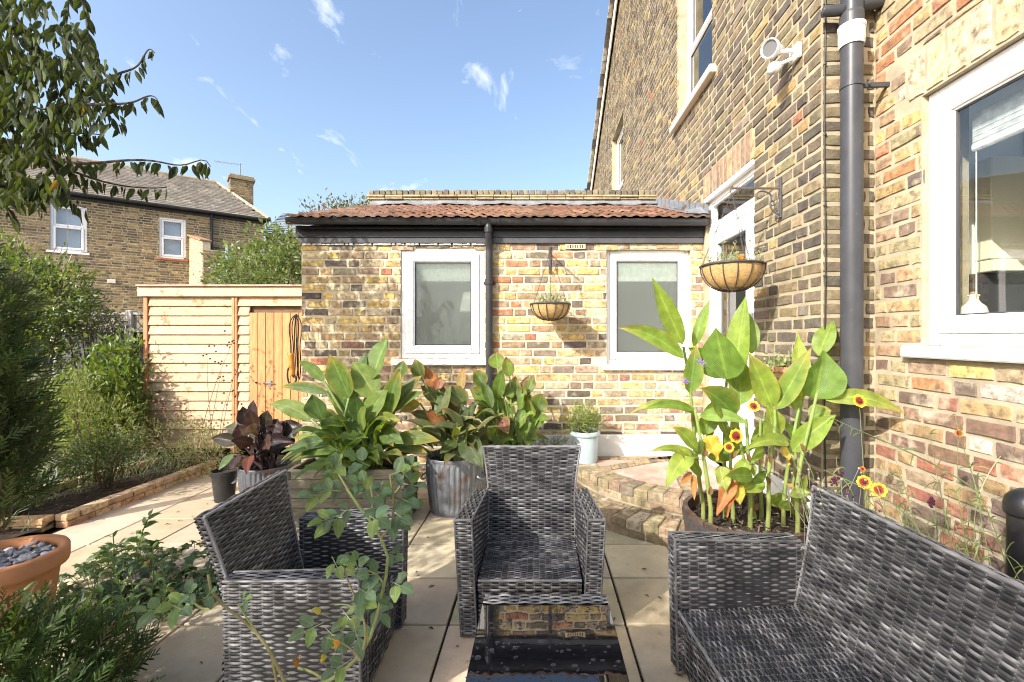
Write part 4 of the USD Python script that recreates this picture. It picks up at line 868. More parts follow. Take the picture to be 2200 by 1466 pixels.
for z0, z1 in ((zt - .04, zt), (zm - .03, zm + .015)):
    m = MB(); F_G.box(m, FX0, FX1, z0, z1, -.01, .03, .004, (.40, .38, .34)); put('rail', m, M['old_wood'], fence)
x = FX0
while x < FX1:
    for s in (-1, 1):
        a, b = (x, zm) if s > 0 else (x, zt); c, d = (x + .22, zt) if s > 0 else (x + .22, zm)
        m = MB(); bar(m, F_G.p(a, b, .006 * s), F_G.p(c, d, .006 * s), .016, .010, .002, (.34, .32, .29), up=(0, 1, 0)); put('trellis_lath', m, M['old_wood'], fence)
    x += .11
# ------------------------------------------------------------------ woven furniture
def wtone(n_rows, n_cols, r, streak=0.5, bias=0.0):
    """Grey, black and pale marbling along each strand."""
    base = r.random(n_rows)[:, None]
    t = np.linspace(0, n_cols / 9.0, n_cols)[None] + r.uniform(0, 50, (n_rows, 1))
    a = meshkit.noise(np.stack([t, np.repeat(np.arange(n_rows)[:, None] * 7.13, n_cols, 1), 0 * t + 3.3], -1), 5)
    g = np.clip(0.10 + 0.85 * (a - 0.44) + 0.14 * (base > .84) + 0.14 * (base - 0.5) + bias, 0, 1)
    dark, pale = np.array([.012, .012, .014]), np.array([.34, .335, .345])
    return dark + (pale - dark) * (g ** 1.4)[..., None]

def weave(m, P, L, Hh, r, pitch=0.0112, stake=0.040, bias=0.0, thick=0.0030):
    """Strands running along u over and under stakes, on the surface P(u, v)."""
    rows = max(2, int(Hh / pitch)); ni = max(2, int(round(L / stake))); nu = ni * 4 + 1
    u = np.linspace(0, 1, nu); v = (np.arange(rows) + .5) / rows
    U, V = np.meshgrid(u, v); off = np.cos(np.pi * (U * ni + np.arange(rows)[:, None])) * 0.0027
    e = 1e-3
    def pt(U, V): return P(np.clip(U, 0, 1), np.clip(V, 0, 1))
    pu = P(U + e, V) - P(U - e, V); pv = P(U, V + e) - P(U, V - e)
    N = np.cross(pu, pv); N /= np.maximum(np.linalg.norm(N, axis=-1, keepdims=True), 1e-12)
    pv /= np.maximum(np.linalg.norm(pv, axis=-1, keepdims=True), 1e-12)
    c = P(U, V); hw = pitch * 0.47
    A = c - pv * hw + N * off[..., None]; B = c + N * (off + thick)[..., None]; C = c + pv * hw + N * off[..., None]
    ph = U * ni + np.arange(rows)[:, None]; fl = np.floor((ph + .5) / 2).astype(int); fl -= fl.min(); over = np.clip(np.cos(np.pi * ph) * 1.6 + .35, 0, 1)
    pale = np.take_along_axis(r.random((rows, fl.max() + 1)) ** 1.9 * .85 + (r.random((rows, 1)) > .86) * .22, fl, 1)
    tone = wtone(rows, nu, r, bias=bias) * .45 + ((.008 + (.030 + bias * .4 + .30 * pale ** 1.4) * over)[..., None] * np.array([1, .985, 1.0])) * .55
    verts = np.stack([A, B, C], 2).reshape(-1, 3); tn = np.repeat(tone.reshape(-1, 1, 3), 3, 1).reshape(-1, 3)
    idx = np.arange(rows * nu * 3).reshape(rows, nu, 3); q = []
    for k in (0, 1): q.append(np.stack([idx[:, :-1, k], idx[:, 1:, k], idx[:, 1:, k + 1], idx[:, :-1, k + 1]], -1).reshape(-1, 4))
    m.add(verts, np.vstack(q), tn)
    # the stakes, seen as short uprights where a strand goes under
    us = (np.arange(ni) + .5) / ni; nv = rows + 1; vv = np.linspace(0, 1, nv); US, VS = np.meshgrid(us, vv)
    cs = P(US, VS); pus = P(US + e, VS) - P(US - e, VS); pvs = P(US, VS + e) - P(US, VS - e)
    Ns = np.cross(pus, pvs); Ns /= np.maximum(np.linalg.norm(Ns, axis=-1, keepdims=True), 1e-12); pus /= np.maximum(np.linalg.norm(pus, axis=-1, keepdims=True), 1e-12)
    l, rr_ = cs - pus * .0022 + Ns * .0008, cs + pus * .0022 + Ns * .0008
    vs = np.stack([l, rr_], 2).reshape(-1, 3); ii = np.arange(nv * ni * 2).reshape(nv, ni, 2)
    m.add(vs, np.stack([ii[:-1, :, 0], ii[:-1, :, 1], ii[1:, :, 1], ii[1:, :, 0]], -1).reshape(-1, 4), (.15, .15, .155))

def bilin(p00, p10, p11, p01):
    p00, p10, p11, p01 = map(lambda q: np.asarray(q, float), (p00, p10, p11, p01))
    return lambda u, v: (1 - u)[..., None] * (1 - v)[..., None] * p00 + u[..., None] * (1 - v)[..., None] * p10 + u[..., None] * v[..., None] * p11 + (1 - u)[..., None] * v[..., None] * p01
class Woven(MB):
    """A part whose woven strands become a sub-part of their own."""
    def __init__(self): super().__init__(); self.w = MB()
def put_woven(name, m, t, **k):
    p = put(name, m, M['wicker'], t, **k); put('weave', m.w, M['wicker'], p, kind='stuff', **k)
def panel(m, p00, p10, p11, p01, r, bias=0.0, **k):
    p00, p10, p11, p01 = map(lambda q: np.asarray(q, float), (p00, p10, p11, p01))
    L = (np.linalg.norm(p10 - p00) + np.linalg.norm(p11 - p01)) / 2; Hh = (np.linalg.norm(p01 - p00) + np.linalg.norm(p11 - p10)) / 2
    weave(m.w, bilin(p00, p10, p11, p01), L, Hh, r, bias=bias, **k)
def hexa(m, c, tone=(.02, .02, .022), ins=0.004):
    """Solid core from 8 corners: bottom four, top four."""
    c = np.asarray(c, float); mid = c.mean(0); d = c - mid; c = mid + d * 0.985
    m.add(c, [[0, 3, 2, 1], [4, 5, 6, 7], [0, 1, 5, 4], [1, 2, 6, 5], [2, 3, 7, 6], [3, 0, 4, 7]], tone)

def seat_unit(name, label, cat, s, D, group, place, rotz, seed, arm_h=0.565, back_h=0.775):
    """Armchair or sofa of half inner width s: origin at the floor under the middle of its front edge, y going back."""
    r = np.random.default_rng(seed)
    t = thing(name, label, cat, place, rotz, group)
    zs = 0.277
    for sd in (-1, 1):
        m = Woven()
        fo_t, fo_b, fi_t, fi_b = s + .107, s + .076, s + .026, s + .003
        ro_t, ro_b, ri_t, ri_b = s + .070, s + .055, s + .002, s + .001
        q = lambda x, y, z: np.array([sd * x, y, z])
        FOB, FIB, ROB, RIB = q(fo_b, 0, .012), q(fi_b, 0, .012), q(ro_b, D + .02, .012), q(ri_b, D + .02, .012)
        FOT, FIT, ROT, RIT = q(fo_t, -.004, arm_h), q(fi_t, -.004, arm_h), q(ro_t, D + .02, arm_h - .012), q(ri_t, D + .02, arm_h - .012)
        hexa(m, [FOB, FIB, RIB, ROB, FOT, FIT, RIT, ROT])
        panel(m, *((FIB, FOB, FOT, FIT) if sd > 0 else (FOB, FIB, FIT, FOT)), r, bias=.0)
        top = (FIT, RIT, ROT, FOT) if sd < 0 else (FOT, ROT, RIT, FIT)
        panel(m, *top, r, bias=.06)
        panel(m, *((FOB, ROB, ROT, FOT) if sd > 0 else (ROB, FOB, FOT, ROT)), r, bias=.04)
        panel(m, *((RIB, FIB, FIT, RIT) if sd > 0 else (FIB, RIB, RIT, FIT)), r, bias=.02)
        # rolled border strand round the arm's edges
        for a, b in ((FOT, ROT), (FIT, RIT), (FOT, FIT), (FOB, FOT), (FIB, FIT)):
            tube(m, np.linspace(a, b, 14), .0052, 6, (.09, .09, .095), cap=True)
        put_woven('armrest', m, t, world=False)
        m = MB(); abox(m, q(s + .02, .015, 0), q(s + .06, .055, .012), .003, (.02, .02, .02)); abox(m, q(s + .015, D - .02, 0), q(s + .05, D + .02, .012), .003, (.02, .02, .02)); put('foot', m, M['black'], t, world=False)
    # seat
    m = Woven(); si = s - .004
    hexa(m, [(-si, .004, zs - .052), (si, .004, zs - .052), (si, D, zs - .052), (-si, D, zs - .052), (-si, .004, zs), (si, .004, zs), (si, D, zs), (-si, D, zs)])
    panel(m, (-si, .0, zs), (si, .0, zs), (si, D, zs), (-si, D, zs), r, pitch=.0105, stake=.030, bias=-.01)
    panel(m, (-si, -.001, zs - .05), (si, -.001, zs - .05), (si, -.001, zs), (-si, -.001, zs), r, bias=.02)
    tube(m, [(-si, .0, zs), (si, .0, zs)], .006, 6, (.15, .15, .155)); put_woven('seat', m, t, world=False)
    m = Woven(); hexa(m, [(-si, .03, .03), (si, .03, .03), (si, .08, .03), (-si, .08, .03), (-si, .03, zs - .055), (si, .03, zs - .055), (si, .08, zs - .055), (-si, .08, zs - .055)])
    panel(m, (-si, .022, .03), (si, .022, .03), (si, .022, zs - .055), (-si, .022, zs - .055), r, bias=-.05); put_woven('apron', m, t, world=False)
    # back: upright to mid height, then flaring out, leaning
    m = Woven(); zb0 = zs - .05
    def half(v): return s + np.where(v < .45, 0.0, ((v - .45) / .55) ** 1.5 * .042)
    def front(u, v):
        v = np.asarray(v, float); u = np.asarray(u, float); return np.stack([(2 * u - 1) * half(v), D - .015 + .118 * v ** 1.1, zb0 + (back_h - zb0) * v], -1)
    def rear(u, v): return front(1 - u, v) + np.array([0, .036, -.004])
    Lb, Hb = 2 * s + .03, back_h - zb0 + .03
    gu, gv = np.meshgrid(np.linspace(0, 1, 5), np.linspace(0, 1, 9)); gi = np.arange(45).reshape(9, 5); qd = np.stack([gi[:-1, :-1], gi[:-1, 1:], gi[1:, 1:], gi[1:, :-1]], -1).reshape(-1, 4)
    m.add((front(gu, gv) + [0, .006, 0]).reshape(-1, 3), qd, (.02, .02, .022)); m.add((rear(gu, gv) - [0, .006, 0]).reshape(-1, 3), qd, (.02, .02, .022))
    weave(m.w, front, Lb, Hb, r, bias=.04); weave(m.w, rear, Lb, Hb, r)
    def sidep(sg): return lambda u, v: front(np.full(np.shape(u), (1 + sg) / 2.0), v) + np.stack([0 * u, 0.036 * (u if sg > 0 else 1 - u), 0 * u], -1)
    for sg in (-1, 1): weave(m.w, sidep(sg), .045, Hb, r, bias=.05)
    topf = lambda u, v: front(u, np.ones(np.shape(u))) + np.stack([0 * u, .036 * v, 0 * u - .002 * v], -1)
    weave(m.w, topf, Lb, .045, r, bias=.08)
    vv = np.linspace(0, 1, 20)
    for sg in (0, 1): tube(m, front(np.full(20, float(sg)), vv), .006, 6, (.15, .15, .155))
    tube(m, front(np.linspace(0, 1, 12), np.ones(12)), .006, 6, (.16, .16, .165)); put_woven('backrest', m, t, world=False)
    m = Woven(); hexa(m, [(-s, D + .0, .02), (s, D + .0, .02), (s, D + .06, .02), (-s, D + .06, .02), (-s, D + .0, zb0), (s, D + .0, zb0), (s, D + .06, zb0), (-s, D + .06, zb0)]); panel(m, (s, D + .062, .02), (-s, D + .062, .02), (-s, D + .062, zb0), (s, D + .062, zb0), r); put_woven('rear_panel', m, t, world=False)
    return t
chair = seat_unit('wicker_armchair', 'grey black woven armchair facing the camera beyond the glass table', 'armchair', 0.25, 0.47, 'woven garden armchairs', (-.043, 2.17, 0), 0.0, 71)
copy_thing(chair, (-.66, 1.985, 0), math.radians(92.5), 'grey black woven armchair seen side-on behind the rose stems', 'woven garden armchairs')
sofa = seat_unit('wicker_sofa', 'dark woven garden sofa standing along the brick kitchen wall', 'sofa', 0.545, 0.52, None, (.625, 1.385, 0), math.radians(-86), 73)

# low table with a black glass top
r = np.random.default_rng(77)
table = thing('glass_coffee_table', 'low woven table with wet black glass top before the armchair', 'table', (.02, 1.35, 0))
tx0, tx1, ty0, ty1, tz = -.217, .268, .86, 1.835, .395
m = Woven()
for (a, b, c, d) in ((tx0, tx1, ty1 - .06, ty1), (tx0, tx1, ty0, ty0 + .05), (tx0, tx0 + .03, ty0, ty1), (tx1 - .03, tx1, ty0, ty1)): abox(m, (a, c, .27), (b, d, tz - .012), .004, (.02, .02, .022))
panel(m, (tx0, ty1 - .062, tz + .004), (tx1, ty1 - .062, tz + .004), (tx1, ty1, tz + .004), (tx0, ty1, tz + .004), r, bias=.2, pitch=.012)
panel(m, (tx1, ty1 + .001, .27), (tx0, ty1 + .001, .27), (tx0, ty1 + .001, tz + .003), (tx1, ty1 + .001, tz + .003), r)
panel(m, (tx0 - .001, ty1, .27), (tx0 - .001, ty0, .27), (tx0 - .001, ty0, tz - .012), (tx0 - .001, ty1, tz - .012), r); panel(m, (tx1 + .001, ty0, .27), (tx1 + .001, ty1, .27), (tx1 + .001, ty1, tz - .012), (tx1 + .001, ty0, tz - .012), r)
put_woven('frame', m, table)
for xx in (tx0 + .03, tx1 - .03):
    for yy in (ty0 + .04, ty1 - .04):
        m = Woven(); abox(m, (xx - .028, yy - .028, 0), (xx + .028, yy + .028, .27), .004, (.03, .03, .033))
        panel(m, (xx - .029, yy - .029, 0), (xx + .029, yy - .029, 0), (xx + .029, yy - .029, .27), (xx - .029, yy - .029, .27), r); put_woven('leg', m, table)
m = MB(); abox(m, (tx0 - .004, ty0, tz - .0115), (tx1 + .004, ty1 - .063, tz + .001), .002, (.01, .01, .01)); gl = put('glass_top', m, M['black_glass'], table)
m = MB(); ico = trimesh.creation.icosphere(1); dv, df = ico.vertices, ico.faces
for k in range(210):
    x, y = r.uniform(tx0, tx1), r.uniform(1.3, ty1 - .07); s = r.lognormal(-5.75, .5); s = min(s, .010)
    sc = np.array([s * r.uniform(.8, 1.8), s * r.uniform(.8, 1.5), s * .32]); m.add(dv * sc + [x, y, tz + .0012], df, (.02, .02, .02))
put('raindrops', m, M['drop'], gl, smooth=True, kind='stuff')
# ------------------------------------------------------------------ pots, planters, baskets, wall fittings
r = np.random.default_rng(81)
def soil_disc(par, c, R, seed, tone=(.05, .038, .028), name='soil'):
    m = MB(); n = 9; a = np.arange(24) / 24 * 2 * np.pi; V = [[c[0], c[1], c[2] + .01]]
    for k in range(1, n + 1):
        for q in a: V.append([c[0] + R * k / n * math.cos(q), c[1] + R * k / n * math.sin(q), c[2]])
    V = np.array(V); V[:, 2] += (meshkit.fbm(V * 28, 3, seed) - .5) * .03
    F = [[0, 1 + i, 1 + (i + 1) % 24] for i in range(24)]; m.add(V, F, tone); Q = []
    for k in range(n - 1):
        for i in range(24): Q.append([1 + k * 24 + i, 1 + k * 24 + (i + 1) % 24, 1 + (k + 1) * 24 + (i + 1) % 24, 1 + (k + 1) * 24 + i])
    m.add(V, np.array(Q), tone); put(name, m, M['soil'], par, smooth=True)

# ribbed galvanised dustbin-like pots
def zinc_pot(label, c, R, h, tone):
    t = thing('galvanised_pot', label, 'pot', c, group=None); m = MB(); n = 132
    wob = lambda a, z: 1 + np.where(np.abs(z - h * .5) < h * .42, 0.018 * np.sign(np.sin(a * 33)) * .5 + 0.010 * np.sin(a * 33), 0)
    zz = np.linspace(.02, h - .03, 12); prof = [(R * .86, 0)] + [(R * (.86 + .14 * min(1, (z / h) * 1.6)) , z) for z in zz] + [(R, h - .028), (R * 1.015, h - .02), (R * 1.02, h - .005), (R * 1.0, h), (R * .975, h - .005), (R * .97, h - .06)]
    lathe(m, prof, c, n, tone, wob); put('body', m, M['zinc'], t); soil_disc(t, (c[0], c[1], c[2] + h - .05), R * .97, 4)
    for s in (-1, 1):
        m = MB(); a = s * 1.2 - math.pi / 2; d = np.array([math.cos(a), math.sin(a), 0]); p = np.array(c) + d * R * 1.0 + [0, 0, h * .68]; e = np.array([-d[1], d[0], 0])
        tube(m, spline([p - e * .05, p - e * .045 + d * .03 - [0, 0, .02], p + e * .045 + d * .03 - [0, 0, .02], p + e * .05], 14), .007, 6, tone); put('handle', m, M['zinc'], t)
    return t
zinc_pot('ribbed galvanised pot right of the wooden planter holding red-flushed canna', (-.70, 3.83, 0), .235, .455, (.19, .205, .23))
zinc_pot('ribbed galvanised pot at the shed end holding dark purple canna', (-2.37, 3.98, 0), .205, .33, (.11, .12, .14))
t = thing('plastic_pot', 'round black plastic flowerpot left of the ribbed pot', 'pot', (-2.76, 4.02, 0)); m = MB(); lathe(m, sharp([(.075, 0), (.098, .23), (.106, .23), (.107, .265), (.10, .266), (.095, .23)]), (-2.76, 4.02, 0), 32, (.018, .018, .019)); put('body', m, M['black'], t); soil_disc(t, (-2.76, 4.02, .235), .095, 3)

# square timber planter, board by board
t = thing('wooden_planter', 'square grey weathered timber planter holding the large ginger lily', 'planter', (-1.455, 3.63, 0))
bx0, bx1, by0, by1, bh_ = -1.90, -1.01, 3.43, 3.84, .43; n = 6
for k in range(n):
    za, zb_ = .005 + k * bh_ / n, .005 + (k + 1) * bh_ / n - .003
    off = .012 if k % 2 else 0
    for (a, b, c, d, nm) in ((bx0 + off, bx1 - off, by0, by0 + .036, 0), (bx0 + off, bx1 - off, by1 - .036, by1, 0), (bx0, bx0 + .036, by0 + .037 - off, by1 - .037 + off, 1), (bx1 - .036, bx1, by0 + .037 - off, by1 - .037 + off, 1)):
        m = MB(); abox(m, (a, c + r.uniform(0, .003), za), (b, d, zb_), .005, np.array([.15, .135, .10]) * r.uniform(.75, 1.2)); put('board', m, M['old_wood'], t)
for (a, c) in ((bx0 - .004, by0 - .004), (bx1 - .04, by0 - .004)):
    m = MB(); abox(m, (a, c, bh_ - .064), (a + .044, c + .03, bh_ - .004), .004, (.06, .055, .045)); put('corner_block', m, M['old_wood'], t)
m = MB(); abox(m, (bx0 + .04, by0 + .04, .2), (bx1 - .04, by1 - .04, bh_ - .06), .01, (.04, .032, .025)); put('soil', m, M['soil'], t)
# half barrel: staves and hoops
BC = np.array([1.18, 2.585]); BR, BH = .352, .455
t = thing('half_barrel', 'dark wooden half barrel planter of tall canna stems behind the sofa', 'planter', (BC[0], BC[1], 0)); n = 26
for k in range(n):
    a0, a1 = 2 * math.pi * k / n + .006, 2 * math.pi * (k + 1) / n - .006; m = MB(); V = []
    for z in np.linspace(0, BH, 6):
        R = BR * (.80 + .20 * math.sin(z / BH * 1.45) / math.sin(1.45)); z2 = z + (r.uniform(-.006, .004) if z == BH else 0)
        for Rr, a in ((R, a0), (R + .001, (a0 + a1) / 2), (R, a1), (R - .026, a1), (R - .026, a0)): V.append([BC[0] + Rr * math.cos(a), BC[1] + Rr * math.sin(a), z2])
    F = [[q * 5 + i, q * 5 + (i + 1) % 5, (q + 1) * 5 + (i + 1) % 5, (q + 1) * 5 + i] for q in range(5) for i in range(5)]
    m.add(V, F, np.array([.075, .05, .036]) * r.uniform(.7, 1.3)); m.add(V, [[25, 26, 27], [25, 27, 28], [25, 28, 29]], (.09, .065, .05)); put('stave', m, M['old_wood'], t)
for z in (BH - .05, BH * .45):
    R = BR * (.80 + .20 * math.sin(z / BH * 1.45) / math.sin(1.45)) + .003; m = MB(); lathe(m, sharp([(R - .003, z - .022), (R + .001, z - .022), (R + .004, z + .022), (R - .003, z + .022)]), (BC[0], BC[1], 0), 40, (.045, .042, .042)); put('hoop', m, M['iron'], t)
soil_disc(t, (BC[0], BC[1], BH - .065), BR - .03, 9, (.045, .034, .026))
m = MB()
for k in range(260):
    a, q = r.uniform(0, 6.283), math.sqrt(r.random()) * (BR - .045); p = np.array([BC[0] + q * math.cos(a), BC[1] + q * math.sin(a), BH - .05 + r.uniform(0, .012)]); d = unit(r.normal(size=3) * [1, 1, .35]); bar(m, p - d * r.uniform(.008, .022), p + d * .012, r.uniform(.006, .012), .004, .001, pick(r, [(3, (.06, .045, .035)), (1, (.17, .14, .11)), (1, (.10, .065, .04))]))
put('bark_chips', m, M['bark'], t, kind='stuff')
# small box covered with chicken wire beside the barrel
t = thing('wire_topped_trough', 'small grey timber trough covered with chicken wire behind the sofa corner', 'trough', (1.32, 2.13, 0))
wx0, wx1, wy0, wy1, wz = 1.13, 1.47, 2.06, 2.22, .42
for (a, b, c, d) in ((wx0, wx1, wy0, wy0 + .022), (wx0, wx1, wy1 - .022, wy1), (wx0, wx0 + .022, wy0 + .023, wy1 - .023), (wx1 - .022, wx1, wy0 + .023, wy1 - .023)):
    m = MB(); abox(m, (a, c, 0), (b, d, wz), .004, (.33, .31, .28)); put('board', m, M['old_wood'], t)
m = MB(); abox(m, (wx0 + .02, wy0 + .02, .1), (wx1 - .02, wy1 - .02, wz - .06), .01, (.05, .04, .03)); put('soil', m, M['soil'], t)
m = MB()
for i in range(14):
    for j in range(8):
        p = np.array([wx0 + (i + (.5 if j % 2 else 0)) * .025, wy0 + j * .021, wz + .012 + .012 * math.sin(i * .6)])
        if p[0] > wx1: continue
        for d in ((.0125, .0105, 0), (-.0125, .0105, 0), (0, -.012, 0)): tube(m, [p, p + d], .0011, 3, (.3, .3, .3), cap=False)
put('chicken_wire', m, M['zinc'], t)
# glazed pot, low pot, tall terracotta, wall pot
t = thing('glazed_pot', 'pale blue-grey glazed pot on the upper brick step', 'pot', (.438, 4.36, .25))
m = MB(); lathe(m, sharp([(.0, 0), (.112, .0), (.116, .01)]) + [(.122, .12), (.127, .24)] + sharp([(.127, .245), (.137, .25)]) + [(.142, .262), (.141, .285), (.134, .295), (.124, .29), (.120, .24)], (.438, 4.36, .25), 48, (.33, .41, .44)); put('body', m, M['glaze'], t, smooth=True); soil_disc(t, (.438, 4.36, .25 + .25), .12, 6)
t = thing('stone_trough', 'low grey stone trough against the extension wall behind the armchair', 'trough', (.02, 4.3, 0))
m = MB(); P0 = sbox(-.32, 4.16, .29, 4.42); extrude_flat(m, P0.difference(P0.buffer(-.03)), 0, .33, (.42, .42, .41)); extrude_flat(m, P0.buffer(-.02), 0, .27, (.05, .04, .03)); put('body', m, M['render'], t)
TC = np.array([-2.49, 2.12, 0]); t = thing('terracotta_pot', 'large terracotta pot topped with grey pebbles at the left edge', 'pot', TC)
m = MB(); lathe(m, [(.0, 0), (.15, 0), (.155, .01), (.195, .34)] + [(.195, .34), (.222, .345), (.226, .36), (.226, .415), (.220, .425), (.198, .425), (.190, .41), (.182, .33)], TC, 56, (.46, .215, .105)); put('body', m, M['clay'], t, smooth=True); soil_disc(t, TC + [0, 0, .36], .185, 2)
m = MB(); ico = trimesh.creation.icosphere(1)
for k in range(210):
    a, q = r.uniform(0, 6.283), math.sqrt(r.random()) * .172; s = r.uniform(.012, .021); Rm = trimesh.transformations.random_rotation_matrix(r.random(3))[:3, :3]
    m.add((ico.vertices * np.array([1.25, .9, .6]) * s) @ Rm.T * [1, 1, .75] + TC + [q * math.cos(a), q * math.sin(a), .385 + r.uniform(-.004, .016)], ico.faces, pick(r, [(3, (.36, .36, .38)), (2, (.22, .225, .25)), (2, (.5, .5, .5)), (1, (.12, .13, .15))]))
pb = put('pebbles', m, M['pebble'], None, smooth=True, kind='stuff', label='rounded grey pebbles covering the soil of the terracotta pot', cat='pebbles')
WP = np.array([XF - .005, 3.02, 1.05]); t = thing('wall_pot', 'small terracotta wall pot beside the white back door', 'wall pot', WP)
m = MB(); a = np.linspace(math.pi / 2, 1.5 * math.pi, 17); prof = [(.045, 0), (.075, .15), (.075, .15), (.088, .152), (.088, .185), (.088, .185), (.07, .187), (.066, .15), (.0, .14)]
V = np.array([[WP[0] + R * math.cos(q) * 1.1, WP[1] + R * math.sin(q), WP[2] + z] for R, z in prof for q in a]); k = np.arange(16)
m.add(V, np.vstack([np.stack([i * 17 + k, i * 17 + k + 1, (i + 1) * 17 + k + 1, (i + 1) * 17 + k], 1) for i in range(8)]), (.50, .24, .14)); put('body', m, M['clay'], t, smooth=True)

# hanging baskets: wall bracket, chains, wire bowl with a coir liner
def basket(label, blabel, plate, n, arm_len, drop, R, depth, seed, leaves):
    """plate: the wall point of the arm; n: the wall's outward direction."""
    rr = np.random.default_rng(seed); plate, n = np.array(plate, float), unit(n); s = np.cross(n, [0, 0, 1]); Z = np.array([0, 0, 1.0]); IR = (.06, .06, .068)
    b = thing('basket_bracket', blabel, 'bracket', plate)
    m = MB(); bar(m, plate + n * .006 - Z * .2, plate + n * .006 + Z * .075, .024, .010, .002, IR, up=n); put('back_plate', m, M['iron'], b)
    m = MB(); bar(m, plate + n * .01, plate + n * arm_len, .013, .013, .002, (.10, .065, .05)); put('arm', m, M['iron'], b)
    m = MB(); q = lambda x, z: plate + n * x + Z * z
    tube(m, spline([q(.012, -.18), q(.05, -.16), q(.075, -.10), q(.07, -.05), q(.11, -.022), q(.16, -.03), q(.165, -.06), q(.14, -.066), q(.136, -.045)], 40), .0055, 6, IR)
    tube(m, spline([q(.075, -.10), q(.055, -.115), q(.05, -.095), q(.065, -.085)], 14), .005, 6, IR); tube(m, spline([q(.012, -.19), q(.035, -.2), q(.035, -.175), q(.02, -.17)], 14), .005, 6, IR); put('scroll', m, M['iron'], b)
    tip = plate + n * (arm_len - .012); rim = tip - Z * drop
    t = thing('hanging_basket', label, 'hanging basket', rim)
    m = MB(); a = np.linspace(0, 2 * np.pi, 49); tube(m, rim + np.stack([R * np.cos(a), R * np.sin(a), 0 * a], 1), .0075, 8, (.04, .04, .045), cap=False); put('rim', m, M['iron'], t, smooth=True)
    def bow(f): return (R * math.cos(f) ** .85 if f < 1.57 else 0, -depth * math.sin(f))
    m = MB()
    for k in range(14):
        g = k / 14 * 2 * math.pi; pts = [rim + np.array([bow(f)[0] * math.cos(g), bow(f)[0] * math.sin(g), bow(f)[1]]) for f in np.linspace(0, 1.5, 14)]; tube(m, pts, .0036, 5, (.05, .045, .045), cap=False)
    for f in (1.15,):
        Rr, zz = bow(f); tube(m, rim + np.stack([Rr * np.cos(a), Rr * np.sin(a), 0 * a + zz], 1), .0033, 5, (.05, .045, .045), cap=False)
    put('wire_frame', m, M['iron'], t, smooth=True)
    m = MB(); prof = [(max(.0, bow(f)[0] - .005), bow(f)[1] + .003) for f in np.linspace(1.56, 0, 22)] + [(R - .03, -.008), (R - .035, -.05)]
    lathe(m, prof, rim, 64, (.52, .34, .15), wob=lambda aa, z: 1 + .012 * np.sin(aa * 14 + z * 60) * np.cos(aa * 5) + .006 * np.sin(aa * 37 + z * 200)); put('coir_liner', m, M['coir'], t, smooth=True)
    soil_disc(t, rim - Z * .035, R - .03, seed)
    m = MB()
    for g in (0.5, 2.6, 4.7):
        e = rim + np.array([R * math.cos(g), R * math.sin(g), 0]); d = e - (tip - Z * .03); Ln = np.linalg.norm(d); d = d / Ln; nl = int(Ln / .0125); u1 = unit(np.cross(d, [.3, .5, .1])); u2 = np.cross(d, u1)
        for k in range(nl):
            c = tip - Z * .03 + d * (k + .5) * Ln / nl; u = u1 if k % 2 else u2; aa = np.linspace(0, 2 * np.pi, 9)
            tube(m, c + np.outer(np.cos(aa), d) * .0088 + np.outer(np.sin(aa), u) * .0042, .0014, 4, (.07, .07, .075), cap=False)
    tube(m, spline([tip - Z * .035, tip + n * .012 - Z * .015, tip + Z * .012, tip - n * .012 - Z * .005], 14), .003, 5, IR); put('chain', m, M['iron'], t)
    return t, rim
b1, RIM1 = basket('coir hanging basket on the extension wall between the two windows', 'iron scroll bracket on the extension wall above the small basket', (ex(1181), YE - .008, ez(545)), (0, -1, 0), .30, .53, .188, .155, 91, 1)
b2, RIM2 = basket('large coir hanging basket in front of the white back door', 'iron scroll bracket on the dark brick corner beside the door', (XF - .008, 3.10, fz(405, 3.10)), (-1, 0, 0), .345, .525, .205, .175, 93, 1)

# soil pipe with collar and bracket, thin cable down the corner
SP = np.array([1.765, 2.585]); t = thing('soil_pipe', 'fat grey plastic soil pipe standing in the corner of the house', 'pipe', (SP[0], SP[1], 0)); PG = (.045, .047, .054)
def syp(py): return H - (py - CY) * SP[1] / FPX
m = MB(); tube(m, [(SP[0], SP[1], 0), (SP[0], SP[1], 2.0), (SP[0], SP[1], 4.4)], .0555, 32, PG); put('pipe', m, M['black'], t, smooth=True)
m = MB(); lathe(m, sharp([(.055, syp(102)), (.062, syp(102)), (.063, syp(96)), (.066, syp(92)), (.066, syp(68)), (.070, syp(66)), (.070, syp(58)), (.060, syp(57)), (.055, syp(57))]), (SP[0], SP[1], 0), 40, (.58, .57, .54)); put('collar', m, M['render'], t)
m = MB(); lathe(m, sharp([(.055, syp(56)), (.061, syp(56)), (.061, syp(36)), (.058, syp(30)), (.055, syp(30))]), (SP[0], SP[1], 0), 40, (.05, .052, .058)); put('socket', m, M['black'], t)
for py in (186,):
    m = MB(); lathe(m, sharp([(.055, syp(py + 5)), (.0595, syp(py + 5)), (.0595, syp(py - 5)), (.055, syp(py - 5))]), (SP[0], SP[1], 0), 40, (.045, .046, .05)); bar(m, (SP[0] + .055, SP[1] - .01, syp(py)), (XR + .01, SP[1] - .02, syp(py)), .016, .03, .004, (.05, .05, .055)); ball(m, (SP[0] + .075, SP[1] - .035, syp(py)), .009, (.08, .08, .08), 1); put('pipe_clip', m, M['black'], t)
m = MB(); tube(m, [(SP[0] - .05, SP[1], syp(22)), (SP[0] - .15, SP[1] + .02, syp(20))], .03, 14, PG); tube(m, [(SP[0] + .04, SP[1] + .02, syp(8)), (XR + .01, SP[1] + .03, syp(-6))], .036, 14, PG); put('branch', m, M['black'], t, smooth=True)
